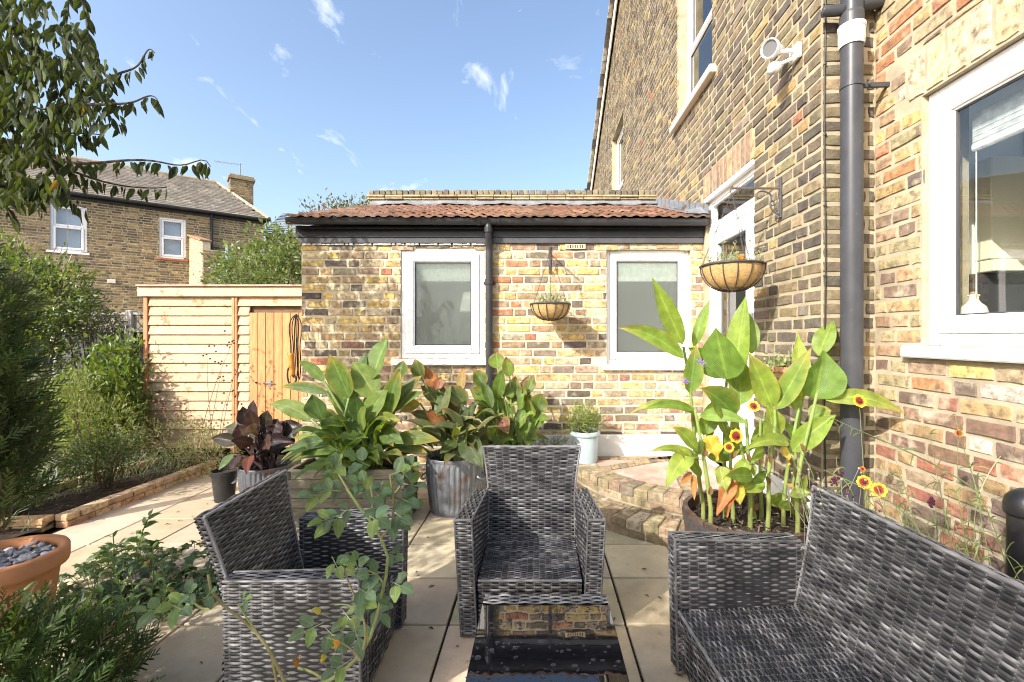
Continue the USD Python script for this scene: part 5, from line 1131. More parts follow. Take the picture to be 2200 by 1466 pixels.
t = thing('wall_cable', 'thin black cable clipped down the brick corner left of the pipe', 'cable', (XF - .012, YC - .02, 0)); m = MB(); zz = np.linspace(.3, 4.2, 40)
tube(m, np.stack([XF + .012 + .004 * np.sin(zz * 4.1), np.full(40, YC - .012), zz], 1), .0042, 6, (.03, .028, .028)); put('lead', m, M['black'], t, smooth=True)
for k in range(9): m = MB(); abox(m, (XF + .005, YC - .02, .55 + k * .41), (XF + .02, YC - .004, .562 + k * .41), .002, (.04, .04, .04)); put('clip', m, M['black'], t)
# floodlight with sensor
LP = np.array([XF - .005, 2.90, 3.23]); t = thing('security_light', 'white twin-part security floodlight with motion sensor on the brick flank', 'floodlight', LP); Wt = (.72, .72, .71)
m = MB(); abox(m, LP + [-.035, -.05, -.05], LP + [0, .05, .05], .01, Wt); put('base_plate', m, M['paint'], t)
m = MB(); bar(m, LP + [-.03, -.01, .01], LP + [-.13, .02, .02], .022, .022, .005, Wt); bar(m, LP + [-.03, .01, -.03], LP + [-.11, .03, -.055], .02, .02, .005, Wt); put('arm', m, M['paint'], t)
ax = unit([-.72, -.5, -.22]); hc = LP + [-.155, .03, .045]; s1 = unit(np.cross(ax, [0, 0, 1])); s2 = np.cross(s1, ax)
m = MB(); pr = [(.0, -.10), (.032, -.10), (.036, -.05), (.042, -.02), (.056, .0), (.058, .03), (.055, .034), (.050, .03), (.046, .008), (.0, .0)]; n = 28; a = np.arange(n) / n * 2 * np.pi
V = np.vstack([hc + np.outer(np.cos(a), s1) * R + np.outer(np.sin(a), s2) * R + ax * z for R, z in pr]); k = np.arange(n); k2 = (k + 1) % n
m.add(V, np.vstack([np.stack([i * n + k, i * n + k2, (i + 1) * n + k2, (i + 1) * n + k], 1) for i in range(9)]), Wt); put('lamp_head', m, M['paint'], t, smooth=True)
m = MB(); V = np.vstack([hc + ax * .02, hc + np.outer(np.cos(a), s1) * .05 + np.outer(np.sin(a), s2) * .05 + ax * .02]); m.add(V, np.stack([np.zeros(n, int), 1 + k, 1 + k2], 1), (.12, .125, .13)); put('lens', m, M['glaze'], t)
m = MB(); sc_ = LP + [-.135, .035, -.075]; ball(m, sc_, .042, Wt, 2, (1, 1, .9)); tube(m, [sc_, sc_ + [-.03, -.015, -.03]], [.03, .024], 14, (.62, .62, .62)); put('sensor', m, M['paint'], t, smooth=True)
# stubby black pipe by the bed
t = thing('black_post', 'short glossy black iron post with domed cap at the right edge', 'post', (1.725, 1.62, 0)); c = (1.725, 1.62, 0)
m = MB(); lathe(m, [(.052, 0), (.052, .80)], c, 32, (.006, .006, .007)); put('shaft', m, M['black'], t, smooth=True)
m = MB(); lathe(m, [(.052, .802), (.060, .802), (.062, .81), (.062, .835), (.056, .86), (.04, .88), (.02, .892), (.0, .895)], c, 32, (.012, .012, .013)); put('cap', m, M['glaze'], t, smooth=True)
# stoneware bottle and house plant behind the kitchen window
bc = np.array([2.12, fy(2092, 2.12), KW[2] + .13]); t = thing('stoneware_bottle', 'small white stoneware bottle with a cork on the kitchen windowsill', 'bottle', bc)
m = MB(); lathe(m, [(0, 0), (.046, 0), (.052, .006), (.054, .035), (.046, .062), (.026, .082), (.019, .095), (.019, .112), (.023, .114), (.023, .120), (.014, .121)], bc, 36, (.62, .60, .54)); put('body', m, M['glaze'], t, smooth=True)
m = MB(); lathe(m, sharp([(.0, .135), (.015, .134), (.014, .118)]), bc, 16, (.40, .27, .15)); put('cork', m, M['coir'], t)
# ------------------------------------------------------------------ large leaves, one by one
def blade(A, B, w, arch=0.12, face=(0, -1, .5), fold=.18, wave=.06, rr=None, n=12, droop=0.0, shape=(.68, 1.08), twist=0.0):
    """A leaf from A to its tip B, w wide at most; arch lifts the middle, droop bends the tip down. Returns vertices, faces, uv."""
    A, B = np.asarray(A, float), np.asarray(B, float); L = np.linalg.norm(B - A); up = np.array([0, 0, 1.0])
    C = (A + B) / 2 + up * arch * L; t = np.linspace(0, 1, n + 1)
    P = (1 - t)[:, None] ** 2 * A + 2 * (t * (1 - t))[:, None] * C + t[:, None] ** 2 * B - up * (droop * L * t[:, None] ** 3)
    T = np.gradient(P, axis=0); T /= np.linalg.norm(T, axis=1, keepdims=True)
    f = unit(np.asarray(face, float)); S = np.cross(T, f); S /= np.maximum(np.linalg.norm(S, axis=1, keepdims=True), 1e-9); N = np.cross(S, T)
    if twist:
        c, s = np.cos(twist * t)[:, None], np.sin(twist * t)[:, None]; S, N = S * c + N * s, N * c - S * s
    p, q = shape; wd = (t ** p) * (1 - t) ** q; wd = wd / wd.max() * w / 2; wd = np.maximum(wd, .0015)
    x = np.array([-1, -.55, 0, .55, 1.0]); ph = 0 if rr is None else rr.uniform(0, 6.28)
    hh = fold * np.abs(x)[None] * wd[:, None] + wave * w * np.sin(t * 14 + ph)[:, None] * (np.abs(x)[None] ** 2) * np.sign(x)[None] * .5
    V = P[:, None] + S[:, None] * (x[None, :, None] * wd[:, None, None]) + N[:, None] * hh[..., None]
    i = np.arange((n + 1) * 5).reshape(n + 1, 5); F = np.stack([i[:-1, :-1], i[:-1, 1:], i[1:, 1:], i[1:, :-1]], -1).reshape(-1, 4)
    UV = np.stack([np.broadcast_to((x + 1) / 2, (n + 1, 5)), np.broadcast_to(t[:, None], (n + 1, 5))], -1).reshape(-1, 2)
    return V.reshape(-1, 3), F, UV, t
def leaf(par, A, B, w, tone, rr, mat='leaf', tip=None, name='leaf', **k):
    V, F, UV, t = blade(A, B, w, rr=rr, **k); m = MB(); tn = np.broadcast_to(np.asarray(tone, float), (len(V), 3)).copy()
    if tip is not None: tn = tn + (np.asarray(tip) - tn) * (np.clip((UV[:, 1:2] - .6) / .4, 0, 1) ** 1.5 + np.clip(np.abs(UV[:, :1] - .5) * 2 - .85, 0, .15) * 3).clip(0, 1)
    m.add(V, F, tn, UV); put(name, m, M[mat], par, smooth=True, uv=True)

# --- ginger lily in the wooden planter
r = np.random.default_rng(101); t = thing('ginger_lily', 'big leafy green ginger lily filling the grey wooden planter', 'plant', (-1.45, 3.63, .4))
def cc(x, y, Y): return at(420 + x / 2.8205, 700 + y / 2.8205, Y)
GL = [(.10, .165, .03), (.085, .145, .03), (.15, .215, .045), (.065, .12, .03)]
LV = [((1070, 330), (1168, 55), 118, .1), ((930, 440), (810, 165), 128, -.05), ((1090, 440), (950, 205), 128, .0), ((1000, 300), (1030, 160), 44, .1), ((780, 340), (622, 203), 54, .1), ((800, 410), (505, 348), 56, .15), ((700, 570), (445, 452), 84, .05), ((770, 570), (705, 410), 130, -.15),
      ((980, 590), (830, 330), 116, .1), ((1150, 560), (1240, 250), 92, 0), ((1020, 590), (1168, 368), 104, -.1), ((1200, 500), (1372, 288), 62, .1), ((1180, 540), (1390, 380), 52, .1), ((1235, 320), (1262, 208), 62, .15), ((1110, 580), (1240, 568), 72, -.1), ((990, 590), (970, 410), 82, -.1), ((930, 590), (740, 600), 70, -.15), ((1045, 680), (850, 590), 74, -.1),
      ((830, 680), (585, 672), 44, -.05), ((830, 700), (520, 742), 74, -.1), ((860, 750), (640, 772), 64, -.12), ((850, 790), (685, 900), 76, -.15), ((900, 780), (845, 938), 136, -.3), ((1050, 780), (978, 932), 94, -.3), ((1060, 720), (1130, 845), 84, -.2), ((1120, 640), (1262, 702), 96, -.2), ((1210, 690), (1482, 682), 74, -.1), ((1150, 690), (1405, 772), 84, -.1), ((1010, 690), (825, 700), 84, -.2),
      ((960, 520), (900, 350), 90, .1), ((1060, 560), (1090, 330), 90, .1), ((870, 600), (700, 500), 70, .1), ((1120, 480), (1200, 330), 80, .05), ((900, 650), (760, 560), 90, -.1), ((1000, 640), (1030, 480), 90, -.1), ((1080, 640), (1180, 560), 80, -.1)]
for k, (a, b, w, dy) in enumerate(LV):
    Yb = 3.64 + dy + r.uniform(-.06, .06); Ya = 3.64 + dy * .3
    wm = w / 2.8205 * Yb / FPX * 1.24; A, B = cc(*a, Ya), cc(*b, Yb)
    tp = (.32, .24, .04) if r.random() < .3 else None
    leaf(t, A, B, wm, np.array(GL[k % 4]) * r.uniform(.8, 1.2), r, arch=r.uniform(.02, .14), face=(r.uniform(-.5, .2), -1, r.uniform(.15, .7)), fold=r.uniform(.1, .45), droop=r.uniform(0, .10), tip=tp, twist=r.uniform(-.3, .3))
    m = MB(); base = np.array([-1.45 + r.uniform(-.16, .16), 3.64 + r.uniform(-.1, .1), .36]); tube(m, spline([base, base * .6 + A * .4 + [0, 0, .06], A], 8), .011, 6, (.13, .19, .05)); put('stalk', m, M['stem'], t, smooth=True)
for k in range(84):
    a = r.uniform(0, 6.28); e = r.uniform(-.1, 1.2); L = r.uniform(.26, .44); base = np.array([-1.45, 3.66, .45]) + r.uniform(-.12, .12, 3) * [1.4, 1, .6]; d = np.array([math.cos(a) * math.cos(e), math.sin(a) * math.cos(e), math.sin(e)])
    A = base + d * .12; leaf(t, A, A + d * L, r.uniform(.06, .105), np.array(GL[k % 4]) * r.uniform(.7, 1.1), r, arch=.1, face=(0, -.4, 1), droop=r.uniform(.1, .4), fold=r.uniform(.1, .4), tip=(.3, .2, .04) if r.random() < .2 else None)

# --- canna kinds
def canna(name, label, base, LV, conv, Y0, scale, tones, rr, mat='leaf', tips=None, extra=0, stalks=True, hgt=.4, spread=.1, ext_w=(.06, .1), ext_l=(.2, .34)):
    t = thing(name, label, 'plant', base); base = np.array(base, float)
    for k, q in enumerate(LV):
        a, b, w, dy = q[:4]; Yb = Y0 + dy + rr.uniform(-.05, .05); A, B = conv(*a, Y0 + dy * .3), conv(*b, Yb); wm = w / scale * Yb / FPX * 1.25
        tone = np.array(q[4]) if len(q) > 4 else np.array(tones[k % len(tones)]) * rr.uniform(.8, 1.2)
        tp = tips[rr.integers(len(tips))] if tips and rr.random() < .5 else None
        leaf(t, A, B, wm, tone, rr, mat=mat, arch=rr.uniform(.0, .12), face=(rr.uniform(-.4, .3), -1, rr.uniform(.1, .6)), fold=rr.uniform(.1, .5), droop=rr.uniform(0, .08), tip=tp, twist=rr.uniform(-.4, .4))
        if stalks:
            s = base + [rr.uniform(-spread, spread), rr.uniform(-spread, spread) * .6, 0]; m = MB(); tube(m, spline([s, s * .5 + A * .5 + [0, 0, .03], A], 8), np.linspace(.013, .007, 8), 6, np.array(tones[0]) * [1.2, 1.25, 1.3]); put('stalk', m, M['stem'], t, smooth=True)
    for k in range(extra):
        a, e = rr.uniform(0, 6.28), rr.uniform(.0, 1.3); d = np.array([math.cos(a) * math.cos(e), math.sin(a) * math.cos(e), math.sin(e)]); A = base + [rr.uniform(-spread, spread), rr.uniform(-spread, spread), rr.uniform(.03, hgt)] + d * .05
        tp = tips[rr.integers(len(tips))] if tips and rr.random() < .4 else None
        leaf(t, A, A + d * rr.uniform(*ext_l), rr.uniform(*ext_w), np.array(tones[k % len(tones)]) * rr.uniform(.7, 1.15), rr, mat=mat, arch=.1, face=(0, -.5, 1), droop=rr.uniform(.05, .35), fold=rr.uniform(.1, .4), tip=tp)
    return t
r = np.random.default_rng(103)
canna('canna_lily', 'red-flushed green canna in the right-hand ribbed metal pot', (-.70, 3.83, .42), [((1370, 320), (1330, 195), 76, 0), ((1475, 390), (1378, 235), 64, 0, (.30, .13, .045)), ((1610, 390), (1622, 255), 52, .05, (.30, .23, .10)), ((1640, 480), (1508, 365), 96, 0), ((1490, 450), (1365, 365), 74, .05), ((1540, 570), (1430, 465), 90, 0), ((1505, 590), (1390, 508), 72, -.1, (.36, .15, .06)),
      ((1560, 600), (1665, 495), 104, 0, (.05, .075, .025)), ((1510, 700), (1355, 595), 96, -.1), ((1550, 640), (1700, 608), 60, -.1), ((1610, 760), (1580, 868), 76, -.25), ((1630, 680), (1742, 858), 120, -.3), ((1420, 560), (1300, 520), 50, 0), ((1360, 470), (1240, 520), 56, .05, (.25, .22, .04)), ((1560, 520), (1590, 440), 70, 0, (.12, .09, .03)), ((1600, 640), (1680, 500), 80, 0), ((1470, 640), (1420, 500), 84, .05), ((1580, 700), (1480, 770), 64, -.2), ((1460, 380), (1490, 310), 50, 0, (.34, .16, .10))],
      cc, 3.83, 2.8205, [(.085, .12, .035), (.11, .135, .045), (.065, .095, .03)], r, tips=[(.34, .15, .05), (.30, .24, .08), (.12, .05, .03)], extra=46, spread=.15, hgt=.4)
r = np.random.default_rng(105)
canna('canna_lily', 'bright green canna clump under the extension downpipe', (-.28, 4.12, .28), [((1830, 260), (1822, 150), 82, 0), ((1830, 450), (1862, 250), 66, -.05), ((1905, 310), (1880, 180), 60, 0), ((1745, 370), (1688, 262), 76, 0), ((1825, 500), (1660, 375), 96, 0), ((1930, 400), (1865, 420), 60, 0), ((2010, 410), (2052, 290), 56, 0), ((2060, 530), (2105, 400), 96, 0), ((1985, 500), (1955, 705), 52, -.15), ((2080, 560), (2150, 570), 40, -.1),
      ((1960, 620), (2075, 690), 94, -.15), ((1905, 620), (1880, 550), 70, -.1), ((1790, 520), (1690, 560), 60, 0), ((1850, 560), (1895, 660), 70, -.2, (.22, .10, .06)), ((1750, 420), (1700, 330), 80, .05), ((1920, 470), (1940, 300), 84, 0), ((1985, 470), (1960, 350), 80, 0), ((1870, 560), (1840, 420), 80, 0), ((2030, 560), (2010, 430), 80, 0), ((1790, 600), (1740, 480), 74, 0), ((1960, 420), (2020, 300), 40, 0, (.16, .07, .04)), ((2060, 620), (2080, 500), 70, 0), ((1800, 640), (1740, 650), 60, -.1, (.28, .10, .04))],
      cc, 4.1, 2.8205, [(.12, .19, .035), (.10, .17, .03), (.14, .21, .04), (.085, .14, .03)], r, tips=[(.28, .22, .05), (.2, .09, .04)], extra=44, spread=.2, hgt=.5)
r = np.random.default_rng(107)
DK = [(.028, .014, .016), (.020, .011, .014), (.045, .022, .018), (.030, .026, .018)]
canna('canna_lily', 'dark purple-leaved canna in the ribbed pot near the shed door', (-2.37, 3.98, .30), [((340, 600), (352, 440), 60, 0), ((310, 610), (285, 485), 70, 0), ((360, 620), (325, 505), 66, -.1), ((420, 620), (440, 510), 70, 0), ((470, 650), (500, 560), 90, 0), ((520, 660), (648, 600), 96, .05), ((280, 660), (180, 615), 90, 0, (.05, .045, .02)), ((260, 710), (95, 680), 66, -.1), ((340, 720), (215, 690), 70, -.2), ((370, 710), (350, 760), 84, -.3), ((420, 690), (445, 740), 76, -.3), ((230, 780), (140, 870), 52, -.15, (.06, .10, .03)), ((260, 790), (215, 870), 58, -.2),
      ((330, 790), (310, 890), 56, -.3, (.09, .03, .02)), ((300, 680), (255, 590), 84, -.1), ((400, 650), (380, 560), 84, 0), ((480, 700), (560, 560), 90, .05), ((440, 700), (600, 700), 76, 0), ((540, 700), (600, 640), 90, .1), ((380, 640), (300, 640), 70, -.15, (.09, .05, .02))],
      cc, 3.95, 2.8205, DK, r, mat='dark_leaf', extra=22, spread=.1, hgt=.22, ext_w=(.06, .09), ext_l=(.16, .26))

# --- tall canna of the half barrel
r = np.random.default_rng(109); t = thing('canna_lily', 'tall pale green canna with upright stems in the half barrel', 'plant', (BC[0], BC[1], BH)); CA = [(.20, .29, .045), (.16, .255, .04), (.25, .33, .06), (.115, .20, .035)]
YB = 2.55
STEMS = [[(1511, 1085), (1494, 960), (1484, 850), (1468, 745)], [(1527, 1092), (1512, 985), (1493, 880)], [(1558, 1080), (1556, 960), (1562, 805)], [(1625, 1133), (1610, 1050), (1592, 955), (1580, 880)], [(1636, 1100), (1633, 1000), (1634, 900)], [(1650, 1120), (1651, 1040), (1652, 1010), (1663, 935), (1664, 880)], [(1683, 1124), (1687, 1045), (1700, 960), (1716, 880)], [(1702, 1112), (1706, 1030), (1712, 950), (1725, 850)], [(1714, 1112), (1716, 1020), (1735, 930), (1755, 845)], [(1612, 1090), (1608, 990), (1603, 900)], [(1575, 1100), (1570, 1010), (1574, 880)]]
for k, s in enumerate(STEMS):
    dy = r.uniform(-.12, .14); m = MB(); P = spline([at(x, y, YB + dy) for x, y in s], 22); b = P[0].copy(); b[2] = BH - .07; P = np.vstack([b, P]); nn = len(P)
    rad = np.linspace(.0122, .0075, nn) * (1 + .12 * (np.arange(nn) % 6 == 0)); tone = np.linspace(0, 1, nn)[:, None] * (np.array([.17, .26, .06]) - [.18, .205, .06]) + [.18, .205, .06]; tube(m, P, rad, 9, np.vstack([np.repeat(tone, 9, 0), tone[:1], tone[-1:]])); st = put('stem', m, M['stem'], t, smooth=True)
    for q in (4, 8, 12):   # dry sheaths
        if r.random() < .7:
            p = P[q]; leaf(t, p + [.0, -.012, 0], p + [r.uniform(-.03, .03), -.02, .05], .028, (.22, .13, .06), r, arch=.05, name='sheath', fold=.6)
BL = [((1467, 740), (1401, 594), 44, -.1, 0, .0), ((1469, 770), (1330, 697), 40, -.1, 1, .16), ((1490, 745), (1525, 645), 26, .05, 1, .05), ((1482, 845), (1496, 738), 44, -.05, 3, 0), ((1490, 888), (1352, 884), 20, -.1, 2, .28), ((1490, 882), (1381, 880), 22, -.15, 1, .18), ((1503, 985), (1392, 967), 20, -.1, 0, .2), ((1486, 975), (1430, 1048), 46, -.15, 2, .25), ((1575, 838), (1603, 622), 54, .05, 0, .02), ((1562, 815), (1538, 702), 96, -.1, 3, -.05), ((1578, 892), (1506, 832), 66, -.2, 3, .1), ((1511, 935), (1538, 850), 46, -.05, 1, 0),
      ((1503, 894), (1610, 908), 32, -.2, 1, .15), ((1659, 876), (1608, 752), 56, -.05, 0, .02), ((1668, 880), (1743, 746), 50, -.1, 1, .0), ((1664, 940), (1650, 868), 56, -.1, 2, 0), ((1723, 858), (1713, 710), 44, .05, 2, 0), ((1757, 765), (1791, 684), 44, .12, 0, 0), ((1752, 858), (1769, 752), 92, -.05, 3, -.02), ((1774, 860), (1943, 888), 38, -.15, 2, .24), ((1702, 970), (1796, 884), 52, -.15, 0, .05), ((1695, 955), (1600, 966), 30, -.2, 2, .22), ((1712, 880), (1690, 838), 34, 0, 1, 0), ((1740, 900), (1786, 880), 46, -.02, 1, .08), ((1565, 880), (1530, 900), 40, .05, 1, .1), ((1590, 870), (1590, 760), 56, .05, 1, 0), ((1710, 960), (1780, 900), 40, .06, 3, .1), ((1614, 760), (1600, 660), 44, .1, 1, 0), ((1606, 990), (1575, 1050), 34, -.1, 2, .1), ((1545, 800), (1478, 742), 42, 0, 1, .1), ((1640, 965), (1610, 1000), 24, -.15, 0, .2)]
for a, b, w, dy, ti, ar in BL:
    wm = w * (YB + dy) / FPX * .95; leaf(t, at(*a, YB + dy * .4), at(*b, YB + dy), wm, np.array(CA[ti]) * r.uniform(.88, 1.12), r, arch=ar, face=(r.uniform(-.7, .3), -1, r.uniform(.1, .5)), fold=r.uniform(.25, .7), tip=(.34, .30, .07) if r.random() < .4 else None, twist=r.uniform(-.5, .5), n=14, droop=r.uniform(0, .06))
for k in range(26):   # lower, shorter leaves wrapped round the stems
    q = STEMS[k % len(STEMS)]; x, y = q[1 if len(q) > 2 else 0]; x += r.uniform(-12, 12); y = r.uniform(y - 40, y + 60); sg = r.choice([-1, 1]); dy = r.uniform(-.15, .15)
    leaf(t, at(x, y, YB + dy), at(x + sg * r.uniform(12, 60), y - r.uniform(-20, 95), YB + dy + r.uniform(-.1, .1)), r.uniform(.045, .085), np.array(CA[k % 4]) * r.uniform(.75, 1.1), r, arch=r.uniform(0, .15), face=(r.uniform(-.5, .5), -1, .4), fold=r.uniform(.2, .6), tip=(.38, .32, .07) if r.random() < .5 else None, twist=r.uniform(-.4, .4))
for a, b, w, c in (((1520, 936), (1541, 990), 40, (.50, .38, .05)), ((1579, 1008), (1540, 1108), 34, (.42, .17, .06)), ((1573, 1020), (1562, 1112), 20, (.36, .12, .04)), ((1490, 1020), (1492, 1075), 14, (.36, .18, .05)), ((1486, 1015), (1460, 1045), 14, (.35, .17, .06)), ((1680, 960), (1695, 1000), 22, (.48, .36, .05)), ((1580, 1040), (1590, 1085), 30, (.50, .40, .06)), ((1545, 1000), (1560, 1060), 34, (.30, .36, .08)), ((1690, 1040), (1708, 1052), 10, (.42, .25, .05))):
    leaf(t, at(*a, YB - .1), at(*b, YB - .16), w * 2.4 / FPX, c, r, arch=.04, wave=.3, fold=.5, twist=r.uniform(-.8, .8))

# --- small-leaved crowns
def cloud(m, n, ells, size, tones, rr, elong=2.2, up=.4, shell=.55, fold=.35, droop=0.0):
    """n small folded leaves spread through ellipsoids, denser towards their skins and gathered into sprigs."""
    w = np.array([np.prod(e[1]) ** (2 / 3) for e in ells]); ci = rr.choice(len(ells), n // 7 + 1, p=w / w.sum())
    d = rr.normal(size=(len(ci), 3)); d /= np.linalg.norm(d, axis=1, keepdims=True); rad = shell + (1 - shell) * rr.random(len(ci)) ** .6
    C = np.array([ells[i][0] for i in ci]) + d * np.array([ells[i][1] for i in ci]) * rad[:, None] * (0.86 + .28 * meshkit.noise(d * 3.1 + ci[:, None] * 3.7, 9)[:, None])
    ctone = np.array([pick(rr, tones) for _ in ci]); k = np.repeat(np.arange(len(ci)), 7)[:n]
    P = C[k] + rr.normal(size=(n, 3)) * size * .9; out = d[k] + rr.normal(size=(n, 3)) * .75 + np.array([0, 0, up]); out[:, 2] -= droop; out /= np.linalg.norm(out, axis=1, keepdims=True)
    sd = np.cross(out, rr.normal(size=(n, 3))); sd /= np.maximum(np.linalg.norm(sd, axis=1, keepdims=True), 1e-9); nn = np.cross(sd, out)
    L = size * rr.uniform(.7, 1.3, n)[:, None]; W = L / elong
    V = np.stack([P, P + out * L * .45 + sd * W * .5 + nn * W * fold * .5, P + out * L, P + out * L * .45 - sd * W * .5 + nn * W * fold * .5], 1).reshape(-1, 3)
    b = np.arange(n)[:, None] * 4; F = np.vstack([b + [0, 1, 2], b + [0, 2, 3]]); tn = np.repeat(ctone[k] * rr.uniform(.8, 1.2, (n, 1)), 4, 0); m.add(V, F, tn)
def twigs(m, base, ells, n, rr, rad=.012, tone=(.10, .075, .05)):
    for k in range(n):
        c, e = ells[rr.integers(len(ells))]; q = np.asarray(c) + rr.normal(size=3) * np.asarray(e) * .45; b = np.asarray(base) + rr.uniform(-.06, .06, 3) * [1, 1, 0]
        tube(m, spline([b, b * .5 + q * .5 + rr.uniform(-.08, .08, 3), q], 8), np.linspace(rad, rad * .3, 8), 5, tone, cap=False)
def shrub(name, label, base, ells, n, size, tones, seed, cat='shrub', mat='small_leaf', tw=10, rad=.012, group=None, **k):
    rr = np.random.default_rng(seed); t = thing(name, label, cat, base, group=group); m = MB(); twigs(m, base, ells, tw, rr, rad); put('branches', m, M['bark'], t); m = MB(); cloud(m, n, ells, size, tones, rr, **k); put('crown', m, M[mat], t); return t
G1 = [(3, (.10, .145, .045)), (2, (.075, .11, .035)), (1, (.15, .19, .06))]
G2 = [(3, (.12, .18, .04)), (2, (.09, .14, .035)), (1, (.18, .24, .06))]
shrub('small_tree', 'small bushy green tree rising behind the shed roof', (-4.75, 7.9, 0), [((-4.75, 7.9, 2.45), (.75, .6, .62)), ((-4.3, 7.8, 2.3), (.55, .5, .5)), ((-5.3, 8.0, 2.25), (.5, .5, .5)), ((-4.6, 7.9, 3.0), (.4, .35, .35)), ((-4.05, 7.8, 2.75), (.35, .35, .35))], 5200, .085, [(3, (.13, .18, .06)), (2, (.10, .14, .05)), (1, (.18, .23, .09))], 111, cat='tree', rad=.03)
shrub('far_tree', 'treetop just showing over the left end of the tiled roof', (-4.3, 10.2, 0), [((-4.55, 10.2, 3.9), (.8, .5, .55)), ((-3.9, 10.2, 4.0), (.6, .5, .5))], 2600, .09, [(3, (.12, .14, .07)), (1, (.16, .12, .06))], 112, cat='tree', rad=.04)
shrub('bushy_shrub', 'broad light green shrub below the far white sash window', (-6.1, 5.6, 0), [((-6.4, 5.6, 1.75), (.75, .55, .6)), ((-5.85, 5.5, 1.95), (.42, .4, .42)), ((-6.6, 5.5, 2.1), (.6, .5, .55)), ((-6.2, 5.4, 1.1), (.7, .5, .6))], 7800, .065, [(3, (.12, .17, .045)), (2, (.085, .125, .035)), (1, (.19, .24, .07))], 113, rad=.02)
shrub('olive_shrub', 'silvery grey-green shrub in front of the trellis', (-5.6, 6.0, 0), [((-5.85, 6.0, 1.62), (.3, .3, .24)), ((-6.05, 6.0, 1.75), (.28, .3, .26)), ((-5.7, 6.0, 1.45), (.2, .2, .18))], 2300, .055, [(3, (.20, .22, .17)), (2, (.15, .17, .12)), (1, (.28, .29, .23))], 114, elong=3.2, droop=.4)
shrub('laurel_shrub', 'glossy upright green shrub beside the left end of the shed', (-4.85, 5.4, 0), [((-4.95, 5.35, .82), (.34, .3, .38)), ((-5.15, 5.3, .6), (.40, .3, .36)), ((-4.80, 5.4, 1.2), (.12, .12, .24)), ((-5.08, 5.4, 1.2), (.10, .12, .2)), ((-4.9, 5.25, .45), (.4, .3, .35))], 4200, .085, G2, 115, elong=2.6, up=.8)
shrub('feathery_shrub', 'feathery pale green bush with pink seed heads near the fence', (-4.75, 4.75, 0), [((-4.85, 4.7, .65), (.34, .3, .36)), ((-4.95, 4.8, .9), (.22, .2, .24)), ((-4.5, 4.7, .5), (.4, .3, .3))], 3600, .05, [(3, (.17, .21, .07)), (2, (.13, .17, .05)), (1, (.24, .27, .10))], 116, elong=5.0, up=.6)
shrub('evergreen_shrub', 'dense dark evergreen shrub at the near end of the left bed', (-4.35, 3.55, 0), [((-4.35, 3.55, .55), (.34, .3, .42)), ((-4.6, 3.6, .95), (.36, .3, .42)), ((-4.15, 3.5, .25), (.28, .22, .22)), ((-4.45, 3.4, .3), (.4, .25, .28))], 5200, .05, [(3, (.05, .08, .028)), (2, (.075, .11, .035)), (1, (.12, .16, .05))], 124, elong=3.0)
shrub('round_shrub', 'small rounded dark green shrub inside the brick-edged bed', (-3.98, 4.25, 0), [((-3.96, 4.15, .34), (.25, .22, .20)), ((-3.84, 4.2, .42), (.18, .16, .12)), ((-4.13, 4.15, .28), (.18, .16, .2))], 3000, .032, [(3, (.05, .08, .03)), (2, (.075, .11, .035)), (1, (.16, .19, .07))], 117, elong=2.6)
shrub('grey_herb', 'low silvery herb tumbling over the soil beside the shed post', (-3.95, 4.95, 0), [((-3.95, 4.95, .3), (.4, .25, .26)), ((-3.6, 5.0, .18), (.35, .2, .2)), ((-3.5, 4.7, .2), (.25, .2, .2))], 2600, .04, [(3, (.20, .22, .11)), (2, (.15, .17, .08)), (1, (.27, .24, .14))], 118, elong=4.5)
shrub('potted_herb', 'bushy bright green herb growing in the blue-grey glazed pot', (.438, 4.36, .5), [((.40, 4.36, .66), (.13, .12, .10)), ((.49, 4.36, .63), (.10, .1, .09)), ((.34, 4.36, .60), (.09, .09, .06)), ((.42, 4.34, .73), (.06, .06, .05))], 1500, .036, [(3, (.19, .25, .07)), (2, (.15, .20, .055)), (1, (.26, .31, .10))], 119, cat='plant', elong=4, rad=.005)
shrub('lavender_tuft', 'grey-green tuft of needle leaves in the stone trough', (.13, 4.3, .3), [((.14, 4.28, .40), (.15, .09, .07)), ((-.12, 4.28, .36), (.15, .08, .06))], 1100, .045, [(2, (.10, .13, .075)), (1, (.16, .19, .12))], 120, cat='plant', elong=8, rad=.004)
shrub('wall_succulent', 'pale green rosettes spilling from the terracotta wall pot', (XF - .05, 3.02, 1.22), [((XF - .06, 3.05, 1.25), (.05, .07, .035)), ((XF - .04, 2.98, 1.24), (.04, .05, .03))], 160, .035, [(2, (.28, .34, .15)), (1, (.2, .26, .1))], 121, cat='plant', elong=1.8, tw=3, rad=.004)
